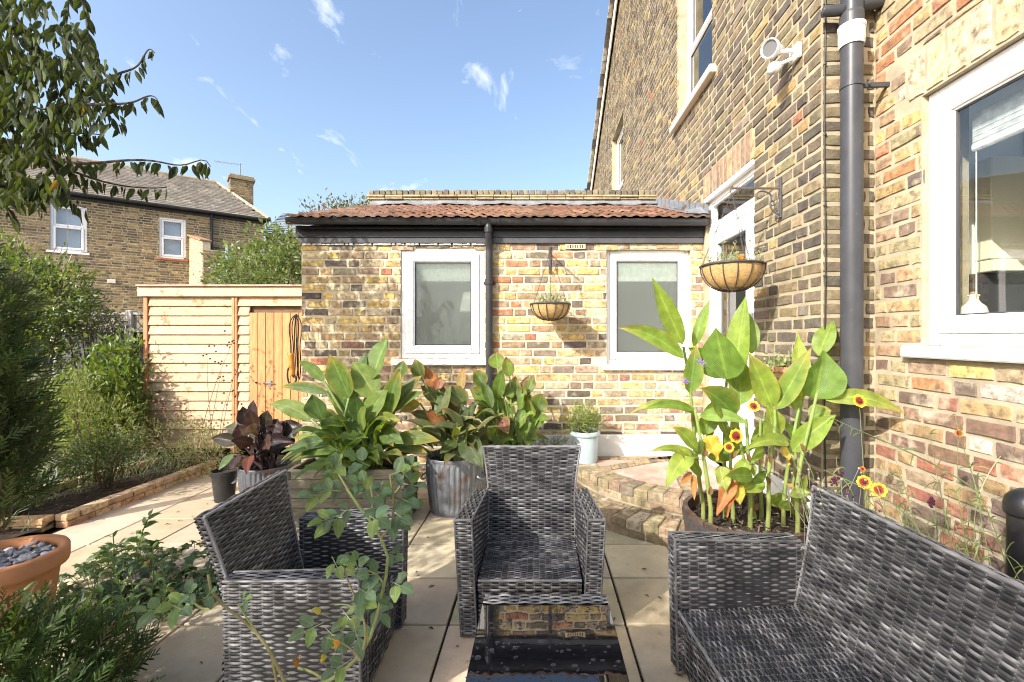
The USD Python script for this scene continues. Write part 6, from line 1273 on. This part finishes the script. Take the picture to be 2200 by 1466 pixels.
# geranium on the paving: lobed leaves held flat on stalks
def geranium():
    rr = np.random.default_rng(122); t = thing('geranium_clump', 'spreading dark green geranium clump growing over the left paving', 'plant', (-2.15, 2.62, 0)); m = MB(); mg = MB(); n = 0
    C = [(-2.05, 2.62, .38, .20), (-2.4, 2.55, .36, .17), (-2.2, 2.30, .32, .14), (-1.92, 2.5, .22, .13), (-2.55, 2.85, .25, .15)]
    while n < 620:
        c = C[rr.integers(len(C))]; a, q = rr.uniform(0, 6.28), math.sqrt(rr.random()); x, y = c[0] + c[2] * q * math.cos(a), c[1] + c[2] * .75 * q * math.sin(a); z = c[3] * (1 - q ** 2 * .8) * rr.uniform(.55, 1.15) + .015
        s = rr.uniform(.022, .042); N = unit([rr.normal() * .45 + .5 * math.cos(a) * q, rr.normal() * .45 + .5 * math.sin(a) * q, 1]); e1 = unit(np.cross(N, rr.normal(size=3))); e2 = np.cross(N, e1); p = np.array([x, y, z]); k = 15; th = np.arange(k) / k * 2 * np.pi
        R = s * (.72 + .28 * np.cos(th * 5)) * (1 + .1 * rr.normal(size=k)); ring = p + np.outer(np.cos(th) * R, e1) + np.outer(np.sin(th) * R, e2) - np.outer((R / s) ** 2 * s * .28, N)
        tn = pick(rr, [(4, (.055, .095, .035)), (3, (.075, .12, .04)), (1, (.11, .16, .05)), (.15, (.3, .25, .05))]); m.add(np.vstack([p, ring]), [[0, 1 + i, 1 + (i + 1) % k] for i in range(k)], tn); n += 1
        if n % 4 == 0: tube(mg, [np.array([x * .7 + c[0] * .3, y * .7 + c[1] * .3, 0]), p], .002, 3, (.1, .13, .05), cap=False)
    put('crown', m, M['small_leaf'], t); put('stalks', mg, M['stem'], t, kind='stuff')
    m = MB(); P = spline([(-2.42, 2.75, .05), (-2.40, 2.76, .22), (-2.33, 2.74, .36)], 12); tube(m, P, .0035, 5, (.11, .15, .05)); put('shoot', m, M['stem'], t)
    for k in range(14):
        p = P[4 + k % 8]; a = rr.uniform(0, 6.28); d = np.array([math.cos(a), math.sin(a), .5]); leaf(t, p, p + unit(d) * .075, .026, (.09, .15, .045), rr, mat='small_leaf', droop=.2)
    for k in range(5):
        p = np.array([-2.1 + rr.uniform(-.25, .25), 2.35 + rr.uniform(-.2, .2), .17]); m = MB()
        for j in range(5): a = j * 1.2566; V, F, UV, _ = blade(p, p + np.array([math.cos(a), math.sin(a), .25]) * .013, .011, n=3, face=(0, 0, 1)); m.add(V, F, (.30, .14, .42))
        put('flower', m, M['flower'], t)
geranium()
# conifer of the terracotta pot and the low feathery bush in the foreground
def sprays(m, n, ells, rr, size, tones, up=.9, k=9):
    """Flat fans of narrow leaflets pointing outward and upward."""
    w = np.array([np.prod(e[1]) ** (2 / 3) for e in ells]); w /= w.sum()
    for _ in range(n):
        c, e = ells[rr.choice(len(ells), p=w)]; d = unit(rr.normal(size=3)); p = np.asarray(c) + d * np.asarray(e) * (.35 + .65 * rr.random() ** .5); ax = unit(d * [1, 1, .5] + [0, 0, up] + rr.normal(size=3) * .35); sd = unit(np.cross(ax, rr.normal(size=3))); nn = np.cross(ax, sd); L = size * rr.uniform(.7, 1.3); tone = pick(rr, tones); V = []; F = []
        for j in range(k):
            s = j / (k - 1); b = p + ax * L * s * .8; sg = 1 if j % 2 else -1; q = b + (ax * .75 + sd * sg * (.75 - .45 * s) + nn * rr.uniform(-.25, .25)) * L * (.42 - .2 * s); wv = np.cross(unit(q - b), nn) * L * .035; i = len(V); V += [b - wv, b + wv, q + wv * .5, q - wv * .5]; F += [[i, i + 1, i + 2], [i, i + 2, i + 3]]
        i = len(V); wv = sd * L * .022; V += [p - wv, p + wv, p + ax * L]; F += [[i, i + 1, i + 2]]; m.add(V, F, tone)
def conifer(name, label, base, ells, n, size, tones, seed, trunk=True, up=.9, top=1.5, cat='conifer'):
    rr = np.random.default_rng(seed); t = thing(name, label, cat, base); m = MB(); b = np.array(base, float)
    if trunk: tube(m, spline([b, b + [.02, .01, .5], b + [-.01, 0, top - b[2]]], 14), np.linspace(.021, .007, 14), 7, (.085, .06, .042))
    twigs(m, b + [0, 0, .15], ells, 22, rr, .007, (.12, .085, .055)); put('trunk', m, M['bark'], t); m = MB(); sprays(m, n, ells, rr, size, tones, up); put('crown', m, M['needle'], t); return t
conifer('potted_conifer', 'dense dark green upright conifer growing from the terracotta pot', TC + [-.08, 0, .36], [(TC + [-.14, 0, 1.12], (.22, .26, .36)), (TC + [-.12, 0, 1.52], (.15, .2, .22)), (TC + [-.22, 0, .84], (.24, .25, .20)), (TC + [-.04, .0, .96], (.19, .2, .2)), (TC + [-.36, 0, 1.3], (.26, .22, .38)), (TC + [-.2, -.05, 1.7], (.12, .14, .16)), (TC + [.0, -.05, 1.28], (.10, .14, .12)), (TC + [-.1, 0, .70], (.22, .2, .12)), (TC + [-.02, 0, 1.62], (.07, .08, .10))], 1900, .12, [(3, (.042, .07, .022)), (2, (.06, .098, .028)), (1.5, (.105, .15, .045)), (.05, (.32, .11, .03))], 131, top=1.7)
conifer('feathery_conifer', 'low feathery green conifer bush in the lower left foreground', (-1.78, 1.45, 0), [((-1.95, 1.55, .24), (.36, .32, .22)), ((-1.62, 1.45, .12), (.30, .26, .17)), ((-2.15, 1.5, .36), (.24, .22, .2)), ((-1.7, 1.3, .14), (.34, .2, .2)), ((-1.85, 1.75, .16), (.3, .2, .18))], 2000, .10, [(3, (.048, .085, .024)), (2, (.068, .115, .03)), (1.2, (.115, .17, .045)), (.3, (.14, .12, .045))], 132, trunk=False)
r = np.random.default_rng(133); t = thing('leafy_shoots', 'thin leafy green shoots around the foot of the terracotta pot', 'plant', (-2.0, 2.05, 0))
for k in range(16):
    b = np.array([-2.02 + r.uniform(-.2, .2), 2.02 + r.uniform(-.22, .3), .02]); tp = b + [r.uniform(-.1, .1), r.uniform(-.08, .08), r.uniform(.2, .42)]; P = spline([b, b * .5 + tp * .5 + [.02, 0, 0], tp], 10); m = MB(); tube(m, P, .003, 4, (.10, .14, .05)); put('stalk', m, M['stem'], t)
    m = MB()
    for j in range(16):
        p = P[2 + j // 2]; a = j * 2.4 + k; d = unit([math.cos(a), math.sin(a), .7]); V, F, UV, _ = blade(p, p + d * r.uniform(.035, .06), .016, n=4, face=(0, -.3, 1), droop=.15); m.add(V, F, np.array([.095, .155, .045]) * r.uniform(.7, 1.3))
    put('foliage', m, M['small_leaf'], t)
# ------------------------------------------------------------------ overhanging tree at the upper left, leaf by leaf
r = np.random.default_rng(141); YT = 2.95
def tp_(x, y, Y=YT): return at(x / 2.931, y / 2.931, Y)
tree = thing('cherry_tree', 'drooping-leaved tree overhanging the upper left corner', 'tree', (-4.15, 3.1, 0))
m = MB(); tube(m, spline([(-4.15, 3.1, 0), (-4.1, 3.08, 1.2), (-4.2, 3.05, 2.2), (-4.05, 3.0, 3.2), (-3.8, 2.9, 4.3)], 30), np.linspace(.085, .035, 30), 12, (.10, .075, .06)); put('trunk', m, M['bark'], tree, smooth=True)
BR = [([(-450, 250), (0, 60), (110, 120), (200, 230), (300, 370), (430, 490)], .1), ([(300, -260), (520, 0), (550, 180), (560, 330), (600, 490)], -.05), ([(-400, 420), (0, 560), (160, 650), (300, 690), (480, 630), (560, 640)], .0), ([(480, 540), (640, 520), (760, 460), (880, 400), (945, 310), (975, 335)], .05), ([(440, 640), (600, 660), (740, 655), (850, 640), (960, 605), (1000, 650)], -.1), ([(320, 980), (560, 1030), (740, 1015), (1000, 1020), (1180, 1035), (1290, 1010), (1325, 1050)], .0), ([(-350, 820), (0, 900), (150, 940), (320, 980)], .0), ([(300, 990), (400, 1050), (600, 1130), (850, 1180), (1050, 1180)], .12), ([(0, 900), (280, 850), (450, 840), (640, 850)], .1), ([(-300, 1150), (0, 1260), (80, 1380)], -.05), ([(150, 940), (300, 1000), (400, 1200), (540, 1310)], -.1), ([(-300, 700), (0, 300), (100, 200)], -.2), ([(0, 1050), (180, 1150), (260, 1330)], .1), ([(100, -250), (250, -60), (240, 60)], .1), ([(-250, 60), (0, -40), (180, 0)], .0), ([(420, -200), (430, 20), (420, 150)], .15), ([(-300, 480), (20, 420), (200, 560)], .15), ([(100, 120), (330, 480), (400, 700)], .2)]
allb = []; m = MB(); c0 = np.array([-4.1, 3.0, 2.8])
for pts, dy in BR:
    P = spline([tp_(x, y, YT + dy) for x, y in pts], 26); allb.append(P); tube(m, P, np.linspace(.011, .003, 26), 6, (.075, .055, .045))
    if pts[0][0] < 0: tube(m, spline([c0 + [0, 0, (P[0][2] - c0[2]) * .5], P[0]], 6), .014, 6, (.075, .055, .045))
put('limbs', m, M['bark'], tree)
def hang(p, rr, s=1.0):
    L = rr.uniform(.058, .105) * s; a = rr.uniform(0, 6.28); d = unit([math.cos(a) * .45, math.sin(a) * .45, -1]); A = p + d * .012; return blade(A, A + d * L, L * rr.uniform(.30, .42), arch=-.0 + rr.uniform(-.1, .16), face=(math.cos(a + 1.6), math.sin(a + 1.6), .2), fold=rr.uniform(.3, .9), n=7, wave=.05, shape=(.7, 1.05), droop=rr.uniform(-.05, .1), twist=rr.uniform(-.5, .5), rr=rr)
PT = [(4, (.042, .060, .022)), (3, (.032, .046, .018)), (2, (.065, .09, .028)), (.02, (.20, .13, .03))]
cnt = 0; rest = MB(); spots = []
for bi, P in enumerate(allb):
    Lb = np.linalg.norm(np.diff(P, axis=0), axis=1).sum(); nl = int(Lb / (.021 if bi not in (3, 4, 5, 7) else .026))
    for k in range(nl):
        f = (k + r.random()) / nl
        if bi < 3 and f < .2: pass
        i = min(int(f * 25), 24); spots.append(P[i] + (P[i + 1] - P[i]) * (f * 25 - i))
for k in range(3000):   # the mass between the limbs, on short twigs
    x, y = r.uniform(-200, 690), r.uniform(-60, 1250)
    if (x > 250 and y < 130) or (x > 400 and y > 900) or (x > 520 and (y < 330 or y > 860)) or (x > 420 and r.random() < .35) or (100 < x < 330 and 60 < y < 300 and r.random() < .8): continue
    if meshkit.noise(np.array([x / 95., y / 95., 2.2]), 3) < .41: continue
    spots.append(tp_(x + 60 * r.normal(), y, YT + r.uniform(-.3, .4)))
r.shuffle(spots)
for p in spots:
    V, F, UV, _ = hang(np.asarray(p), r); tn = pick(r, PT)
    q = (CX + p[0] / p[1] * FPX, CY - (p[2] - H) / p[1] * FPX)
    if cnt < 300 and -10 < q[0] < 2200 and -10 < q[1]: mm = MB(); mm.add(V, F, tn, UV); put('leaf', mm, M['tree_leaf'], tree, smooth=True, uv=True); cnt += 1
    else: rest.add(V, F, tn, UV)
put('foliage', rest, M['tree_leaf'], tree, smooth=True, uv=True, kind='stuff')

# trees of the garden behind the camera, whose leaves dapple the patio
def shade_tree(name, label, base, hgt, ells, n, size, seed):
    rr = np.random.default_rng(seed); t = thing(name, label, 'tree', base); m = MB(); b = np.array(base, float)
    tube(m, spline([b, b + [.05, .03, hgt * .4], b + [-.05, .06, hgt]], 16), np.linspace(.09, .03, 16), 10, (.10, .08, .06)); twigs(m, b + [0, 0, hgt * .45], ells, 26, rr, .022); put('trunk', m, M['bark'], t); m = MB(); cloud(m, n, ells, size, PT, rr, shell=.2, elong=2.2); put('crown', m, M['small_leaf'], t)
shade_tree('apple_tree', 'leafy apple tree standing behind the viewpoint on the left', (-3.1, -.75, 0), 2.6, [((-3.1, -.75, 2.5), (.85, .8, .6)), ((-2.4, -.55, 2.1), (.7, .6, .5)), ((-2.2, -1.3, 2.6), (.8, .7, .6)), ((-1.5, -1.2, 2.2), (.6, .6, .5)), ((-3.5, .1, 2.1), (.6, .6, .5)), ((-2.9, -1.6, 3.0), (.7, .6, .5)), ((-3.3, -.9, 3.5), (.8, .7, .4)), ((-2.1, -1.4, 3.3), (.7, .6, .4)), ((-1.1, -1.4, 3.3), (.7, .5, .4))], 4300, .085, 151)
shade_tree('pear_tree', 'slender pear tree beyond the left edge of the patio', (-3.75, 1.0, 0), 2.4, [((-3.75, 1.0, 1.75), (.45, .45, .5)), ((-3.6, .75, 2.15), (.45, .4, .45)), ((-3.3, 1.15, 1.35), (.35, .35, .35)), ((-3.75, 1.1, 2.45), (.55, .5, .3)), ((-3.3, .85, 2.35), (.45, .4, .3))], 2100, .08, 152)

# --- rose stems in the foreground
r = np.random.default_rng(161); YRs = 1.05
rose = thing('rose_bush', 'leggy rose stems with blue-green leaves in the centre foreground', 'rose', at(690, 1640, YRs) * [1, 1, 0])
RS = [([(640, 2050), (700, 1466), (785, 1390), (822, 1270), (832, 1190), (815, 1150), (770, 1085), (745, 1050)], .0056, 0), ([(818, 1155), (842, 1120), (845, 1075), (838, 1020)], .0036, .0), ([(660, 2000), (612, 1466), (585, 1410), (560, 1370), (505, 1320), (468, 1290), (447, 1235)], .0052, .02), ([(470, 1292), (430, 1305), (405, 1285), (350, 1312)], .003, .02), ([(560, 1372), (535, 1335), (512, 1300)], .0028, .02), ([(585, 1410), (600, 1500)], .004, .02), ([(772, 1090), (740, 1040), (722, 1010)], .003, -.01), ([(795, 1115), (800, 1080), (795, 1045)], .003, -.02), ([(835, 1070), (862, 1040), (868, 1005)], .0026, .02), ([(700, 1466), (660, 1440), (640, 1435)], .003, 0), ([(780, 1395), (770, 1300), (745, 1240), (738, 1195)], .003, -.03), ([(826, 1260), (800, 1230), (770, 1225)], .0026, 0), ([(790, 1380), (745, 1300), (720, 1300)], .0024, -.02), ([(775, 1420), (740, 1385), (700, 1370)], .0022, -.03)]
for pts, rad, dy in RS:
    m = MB(); P = spline([at(x, y, YRs + dy) for x, y in pts], 26); tube(m, P, np.linspace(rad, rad * .55, 26), 8, pick(r, [(2, (.17, .20, .07)), (1, (.15, .135, .06)), (1, (.19, .21, .06))])); put('cane', m, M['stem'], rose, smooth=True)
    if rad > .003:
        m = MB()
        for k in range(9): p = P[3 + k * 2]; d = unit(r.normal(size=3)); tube(m, [p, p + d * .010], [.0022, .0002], 4, (.20, .12, .06), cap=False)
        put('thorn', m, M['stem'], rose)
RT = [(3, (.085, .145, .085)), (3, (.065, .115, .06)), (1.5, (.12, .185, .055)), (1, (.10, .16, .09))]
def rose_leaf(x, y, dirx, diry, sz=1.0, tone=None, mat='leaf'):
    Yq = YRs + r.uniform(-.06, .06); p = at(x, y, Yq); d = unit(at(x + dirx, y + diry, Yq - .02) - p); s = .030 * sz; sd = unit(np.cross(d, [0, -1, .6]))
    mr = MB(); tube(mr, [p - d * .006, p + d * s * 1.1], .0011, 4, (.13, .16, .06), cap=False); put('leaf_stalk', mr, M['stem'], rose)
    for q, off in ((d, d * s * 1.9), (unit(d + sd * 1.4), d * s * .95 + sd * s * .2), (unit(d - sd * 1.4), d * s * .95 - sd * s * .2))[: 3 if sz > .8 else 1]:
        A = p + off * .55; tn = pick(r, RT) if tone is None else np.array(tone); V, F, UV, tt = blade(A, A + q * s * r.uniform(.9, 1.3), s * .72, rr=r, face=(r.uniform(-.5, .5), -r.uniform(.3, 1), r.uniform(.4, 1.2)), fold=.25, n=8, shape=(.55, .78), wave=.12, droop=.1)
        ser = 1 + .05 * ((np.arange(len(V)) // 5) % 2); c = V.reshape(-1, 5, 3)[:, 2:3]; V = (c + (V.reshape(-1, 5, 3) - c) * ser.reshape(-1, 5, 1)).reshape(-1, 3)
        m = MB(); m.add(V, F, tn, UV); put('leaf', m, M[mat], rose, smooth=True, uv=True)
for x, y, dx, dy in [(745, 1050, -40, 5), (730, 1020, -20, -20), (725, 1055, -50, -5), (700, 1065, -40, 0), (760, 1090, -40, 20), (740, 1100, -30, 25), (720, 1012, 10, -20), (840, 1020, 30, -10), (838, 1010, -10, -30), (865, 1005, 30, -5), (868, 1040, 40, 5), (850, 1065, 40, 20), (845, 1100, 30, 20), (840, 1090, -30, 10), (795, 1045, -30, -10), (798, 1070, 30, -10), (795, 1110, 20, 10), (775, 1060, 40, -15), (720, 1110, -30, 10), (870, 1060, 30, 15), (835, 1120, 30, 10), (832, 1190, 30, 10), (826, 1230, -30, 5), (830, 1225, 40, 0), (770, 1225, -10, -30), (738, 1195, -10, -40), (740, 1225, 20, -20), (760, 1290, 40, 10), (765, 1260, 30, 20), (780, 1270, 40, 20), (745, 1280, -30, 10), (770, 1330, 30, 20), (720, 1300, -40, 0), (735, 1310, 20, 25), (825, 1290, 40, 20), (845, 1310, 30, 10), (690, 1340, -40, 20), (660, 1330, -20, 10), (700, 1350, 20, 20), (760, 1340, 10, 40), (780, 1350, 30, 30), (400, 1282, 20, -20), (405, 1290, -30, 10), (440, 1285, 20, -15), (500, 1300, -10, -30), (515, 1300, 30, -20), (350, 1312, -30, 0), (370, 1300, 30, 15), (446, 1240, -10, -30), (645, 1285, -20, -30), (790, 1000, -20, -10), (810, 1060, 30, 5), (715, 1200, 10, 20), (842, 1250, 20, 10), (860, 1090, 30, -5), (700, 1390, -20, 10), (806, 1300, 20, 30), (750, 1420, -30, 20), (720, 1400, 10, -30)]:
    if r.random() < .72: rose_leaf(x, y, dx, dy, r.uniform(.82, 1.15))
for x, y, c in ((640, 1430, (.35, .22, .05)), (655, 1440, (.20, .09, .03)), (735, 1400, (.42, .20, .04)), (700, 1430, (.36, .30, .05)), (705, 1325, (.32, .30, .07)), (620, 1450, (.28, .26, .05))): rose_leaf(x, y, r.uniform(-30, 30), r.uniform(-20, 20), .75, c)

# --- thin flowering stems of the right bed
r = np.random.default_rng(171)
def flower_head(t, p, R, outer, inner, centre, face=(-.25, -1, .35)):
    f = unit(face); e1 = unit(np.cross(f, [0, 0, 1])); e2 = np.cross(e1, f)
    for j in range(8):
        a = j * math.pi / 4 + r.uniform(-.1, .1); d = math.cos(a) * e1 + math.sin(a) * e2; V, F, UV, tt = blade(p + d * R * .15, p + d * R + f * R * .1, R * .74, face=f, n=5, shape=(.35, .35), fold=.1, wave=.1, arch=0, rr=r); m = MB()
        m.add(V, F, np.where(UV[:, 1:2] < .42, inner, outer), UV); put('petal', m, M['flower'], t)
    m = MB(); ball(m, p + f * R * .12, R * .26, centre, 1, (1, 1, 1)); put('flower_centre', m, M['soil'], t)
def spray_plant(name, label, base, paths, cat='plant', stem=(.12, .16, .06)):
    t = thing(name, label, cat, base); m = MB()
    for pts, rad in paths: tube(m, spline(pts, 20), np.linspace(rad, rad * .5, 20), 4, np.array(stem) * r.uniform(.8, 1.3), cap=False)
    put('stems', m, M['stem'], t); return t
YEL, RED = (.78, .50, .03), (.26, .03, .02)
Yc_ = 1.92
fl = [(1846, 862, 15, 2.0), (1619, 873, 13, 2.12), (1581, 937, 16, 2.12), (1566, 961, 11, 2.12), (1856, 1036, 15, 1.95), (1888, 1053, 16, 1.93), (1853, 1008, 6, 1.95), (2060, 931, 9, 1.8)]
paths = [([at(x + r.uniform(20, 60), 1250 + r.uniform(0, 60), Y - .03), at(x + r.uniform(-5, 25), (y + 1230) / 2, Y), at(x, y, Y)], .0022) for x, y, R, Y in fl if x > 1800]
t = spray_plant('coreopsis', 'yellow and maroon coreopsis flowers on wiry stems behind the sofa back', (1.62, 1.9, 0), paths)
for x, y, R, Y in fl:
    if x > 1800: flower_head(t, at(x, y, Y), R * Y / FPX, YEL if R > 9 else (.55, .20, .03), RED, (.10, .03, .02), face=(r.uniform(-.5, .1), -1, r.uniform(.2, .5)))
paths = [([at(1735, 1120, 2.1), at(1700, 980, 2.12), at(1650, 905, 2.12), at(1619, 873, 2.12)], .0022), ([at(1725, 1110, 2.1), at(1640, 1010, 2.12), at(1581, 937, 2.12)], .002), ([at(1640, 1010, 2.12), at(1590, 985, 2.12), at(1566, 961, 2.12)], .0016), ([at(1740, 1130, 2.1), at(1700, 950, 2.1), at(1620, 880, 2.1), at(1550, 810, 2.1), at(1505, 775, 2.1)], .0018), ([at(1690, 960, 2.1), at(1580, 850, 2.1), at(1500, 815, 2.1), at(1474, 820, 2.1)], .0012)]
t = spray_plant('coreopsis', 'yellow coreopsis and purple verbena leaning across the barrel canna', (1.2, 2.1, .4), paths)
for x, y, R, Y in fl:
    if x < 1800: flower_head(t, at(x, y, Y), R * Y / FPX, YEL, RED, (.10, .03, .02), face=(r.uniform(-.3, .1), -1, r.uniform(.1, .5)))
m = MB()
for (x, y, R) in ((1507, 778, 11), (1474, 820, 7)):
    for k in range(24): ball(m, at(x + r.normal() * R * .5, y + r.normal() * R * .4, 2.1), .0035, pick(r, [(1, (.22, .13, .45)), (1, (.3, .2, .5))]), 0)
put('verbena_head', m, M['flower'], t)
# wiry green growth
paths = []
for k in range(95):
    b = np.array([r.uniform(1.5, 1.92), r.uniform(1.1, 2.25), 0.02]); h = r.uniform(.45, .95) * (1.1 if k % 5 == 0 else .85); tip = b + [r.uniform(-.22, .08), r.uniform(-.2, .2), h]; tip[0] = min(tip[0], 1.93); paths.append(([b, b * .5 + tip * .5 + [r.uniform(-.04, .04), 0, .06], tip], r.uniform(.0012, .0026)))
for pts in ([(2070, 1240), (2100, 1060), (2062, 935), (2052, 890)], [(2110, 1230), (2105, 1060), (2150, 980)], [(2105, 1060), (1990, 990), (1880, 940), (1790, 900)], [(1990, 1230), (1960, 1120), (1860, 1050), (1770, 1010)], [(2170, 1250), (2130, 1120), (2100, 1050)]): paths.append(([at(x, y, 1.72) for x, y in pts], .0028))
t = spray_plant('wiry_herbs', 'tangle of wiry green stems along the foot of the kitchen wall', (1.7, 1.7, 0), paths)
m = MB()
for pts, rad in paths:
    P = spline(pts, 16)
    for k in range(9):
        p = P[r.integers(3, 16)]; d = unit(r.normal(size=3) + [0, 0, .6]); V, F, UV, _ = blade(p, p + d * r.uniform(.03, .075), .005, n=3, droop=.2, face=(0, -1, .5)); m.add(V, F, pick(r, [(3, (.13, .18, .06)), (1, (.20, .23, .09)), (1, (.09, .13, .05))]))
put('leaves', m, M['small_leaf'], t)
m = MB()
for (x, y, Y) in ((1790, 1035, 2.0), (1818, 1045, 2.0), (1755, 1077, 2.05), (1802, 1022, 2.0), (2000, 1075, 1.75), (1752, 1045, 2.05)):
    for k in range(14): ball(m, at(x + r.normal() * 4, y + r.normal() * 4, Y), .006, (.07, .012, .03), 0)
put('dark_scabious_head', m, M['flower'], t)
paths = []
for k in range(34):
    b = np.array([r.uniform(1.28, 1.52), r.uniform(1.95, 2.3), .2]); tip = at(r.uniform(1700, 1860), r.uniform(1000, 1110), b[1] - .05); paths.append(([b, b * .4 + tip * .6 + [r.uniform(-.03, .03), 0, .02], tip], .0016))
t = spray_plant('seed_plant', 'curling thin pale stems with dark buds beside the soil pipe', (1.4, 2.1, 0), paths, stem=(.24, .27, .17))
m = MB()
for pts, rad in paths: ball(m, pts[-1], .006, pick(r, [(1, (.25, .24, .16)), (1, (.10, .02, .04))]), 0)
put('bud', m, M['stem'], t, kind='stuff')
# --- basket plants, dry stems, twiggy bush, snake plant, bed grass
def basket_plant(label, rim, R, seed, flower=None):
    rr = np.random.default_rng(seed); t = thing('basket_plant', label, 'plant', rim); m = MB(); ml = MB()
    for k in range(60):
        a = rr.uniform(0, 6.28); q = R * .85 * math.sqrt(rr.random()); b = rim + [q * math.cos(a), q * math.sin(a), -.03]; tip = b + [rr.uniform(-.07, .07), rr.uniform(-.05, .05), rr.uniform(.05, .15) * (2.0 if k % 11 == 0 and flower is not None else 1)]; P = spline([b, b * .5 + tip * .5 + rr.uniform(-.02, .02, 3), tip], 8); tube(m, P, .0014, 4, (.17, .19, .09), cap=False)
        for j in range(9):
            p = P[1 + rr.integers(7)]; d = unit(rr.normal(size=3)); V, F, UV, _ = blade(p, p + d * rr.uniform(.012, .026), .010, n=3, face=(0, -1, .6)); ml.add(V, F, pick(rr, [(2, (.17, .20, .10)), (1, (.24, .26, .15)), (1, (.30, .27, .10))]))
    put('stems', m, M['stem'], t); put('leaves', ml, M['small_leaf'], t)
    if flower is not None: m = MB(); [ball(m, flower + rr.normal(size=3) * .008, .012, (.62, .22, .03), 0) for _ in range(8)]; put('flower', m, M['flower'], t)
basket_plant('sparse grey-green plant in the basket between the extension windows', RIM1, .18, 181)
basket_plant('straggly yellowing plant with an orange bloom in the basket by the door', RIM2, .2, 183, RIM2 + [.02, -.1, .04])
r = np.random.default_rng(185); paths = []
for x0_, y0_, x1_, y1_ in ((420, 985, 500, 735), (440, 985, 475, 800), (470, 990, 505, 800), (400, 990, 340, 860), (430, 990, 360, 880), (455, 990, 425, 905), (480, 990, 490, 850), (380, 985, 330, 900), (500, 985, 520, 890), (465, 985, 445, 760), (410, 990, 390, 880)):
    a, b = at(x0_, y0_, 5.2), at(x1_, y1_, 5.2); paths.append(([a, a * .5 + b * .5 + [r.uniform(-.06, .06), 0, .03], b], .005))
t = spray_plant('dry_stems', 'bare brown seed stems leaning in front of the shed boards', (-3.9, 5.2, 0), paths, stem=(.20, .12, .08)); m = MB()
for pts, rad in paths:
    for k in range(7): p = pts[-1] + r.normal(size=3) * [.05, .03, .06]; ball(m, p, .013, (.17, .075, .06), 0)
put('seed_heads', m, M['bark'], t, kind='stuff')
paths = []
for k in range(46):
    b = np.array([-6.9, 6.0, 1.2]) + r.uniform(-.3, .3, 3); tip = b + [r.uniform(-.5, .55), r.uniform(-.2, .2), r.uniform(.9, 1.75)]; paths.append(([b, b * .5 + tip * .5 + r.uniform(-.1, .1, 3), tip], .010))
spray_plant('bare_shrub', 'pale bare twiggy shrub below the overhanging leaves at left', (-6.9, 6.0, 0), paths, cat='shrub', stem=(.36, .28, .25))
m = MB()
for k in range(1300):
    b = np.array([r.uniform(-5.2, -3.66), r.uniform(2.6, 5.2), .02]); 
    if (b[0] + 3.95) ** 2 + ((b[1] - 3.85) * .6) ** 2 < .12: continue
    if r.random() < .5: b[0] = -3.7 - abs(r.normal()) * .5 - .35
    L = r.uniform(.08, .34); a = r.uniform(0, 6.28); tip = b + [math.cos(a) * L * .6, math.sin(a) * L * .6, L]; V, F, UV, _ = blade(b, tip, .006, n=3, droop=.25, arch=.1, face=(0, -1, .3)); m.add(V, F, pick(r, [(3, (.10, .14, .045)), (2, (.08, .115, .035)), (.6, (.22, .20, .09))]))
put('bed_grass', m, M['small_leaf'], kind='stuff', label='thin grassy ground growth filling the left flower bed', cat='grass')
r = np.random.default_rng(187); t = thing('house_plant', 'pointed green house plant behind the lower kitchen window pane', 'plant', (2.24, 1.95, KW[2] + .13))
m = MB(); lathe(m, sharp([(0, 0), (.045, 0), (.058, .07), (.05, .07)]), (2.22, 1.98, KW[2] + .13), 24, (.1, .1, .1)); put('pot', m, M['glaze'], t)
for k in range(9):
    b = np.array([2.22 + r.uniform(-.03, .03), 1.98 + r.uniform(-.03, .03), KW[2] + .19]); tip = b + [r.uniform(-.06, .1), r.uniform(-.14, .14), r.uniform(.10, .24)]; leaf(t, b, tip, .035, (.07, .12, .05), r, arch=.02, shape=(.3, .6), fold=.5)
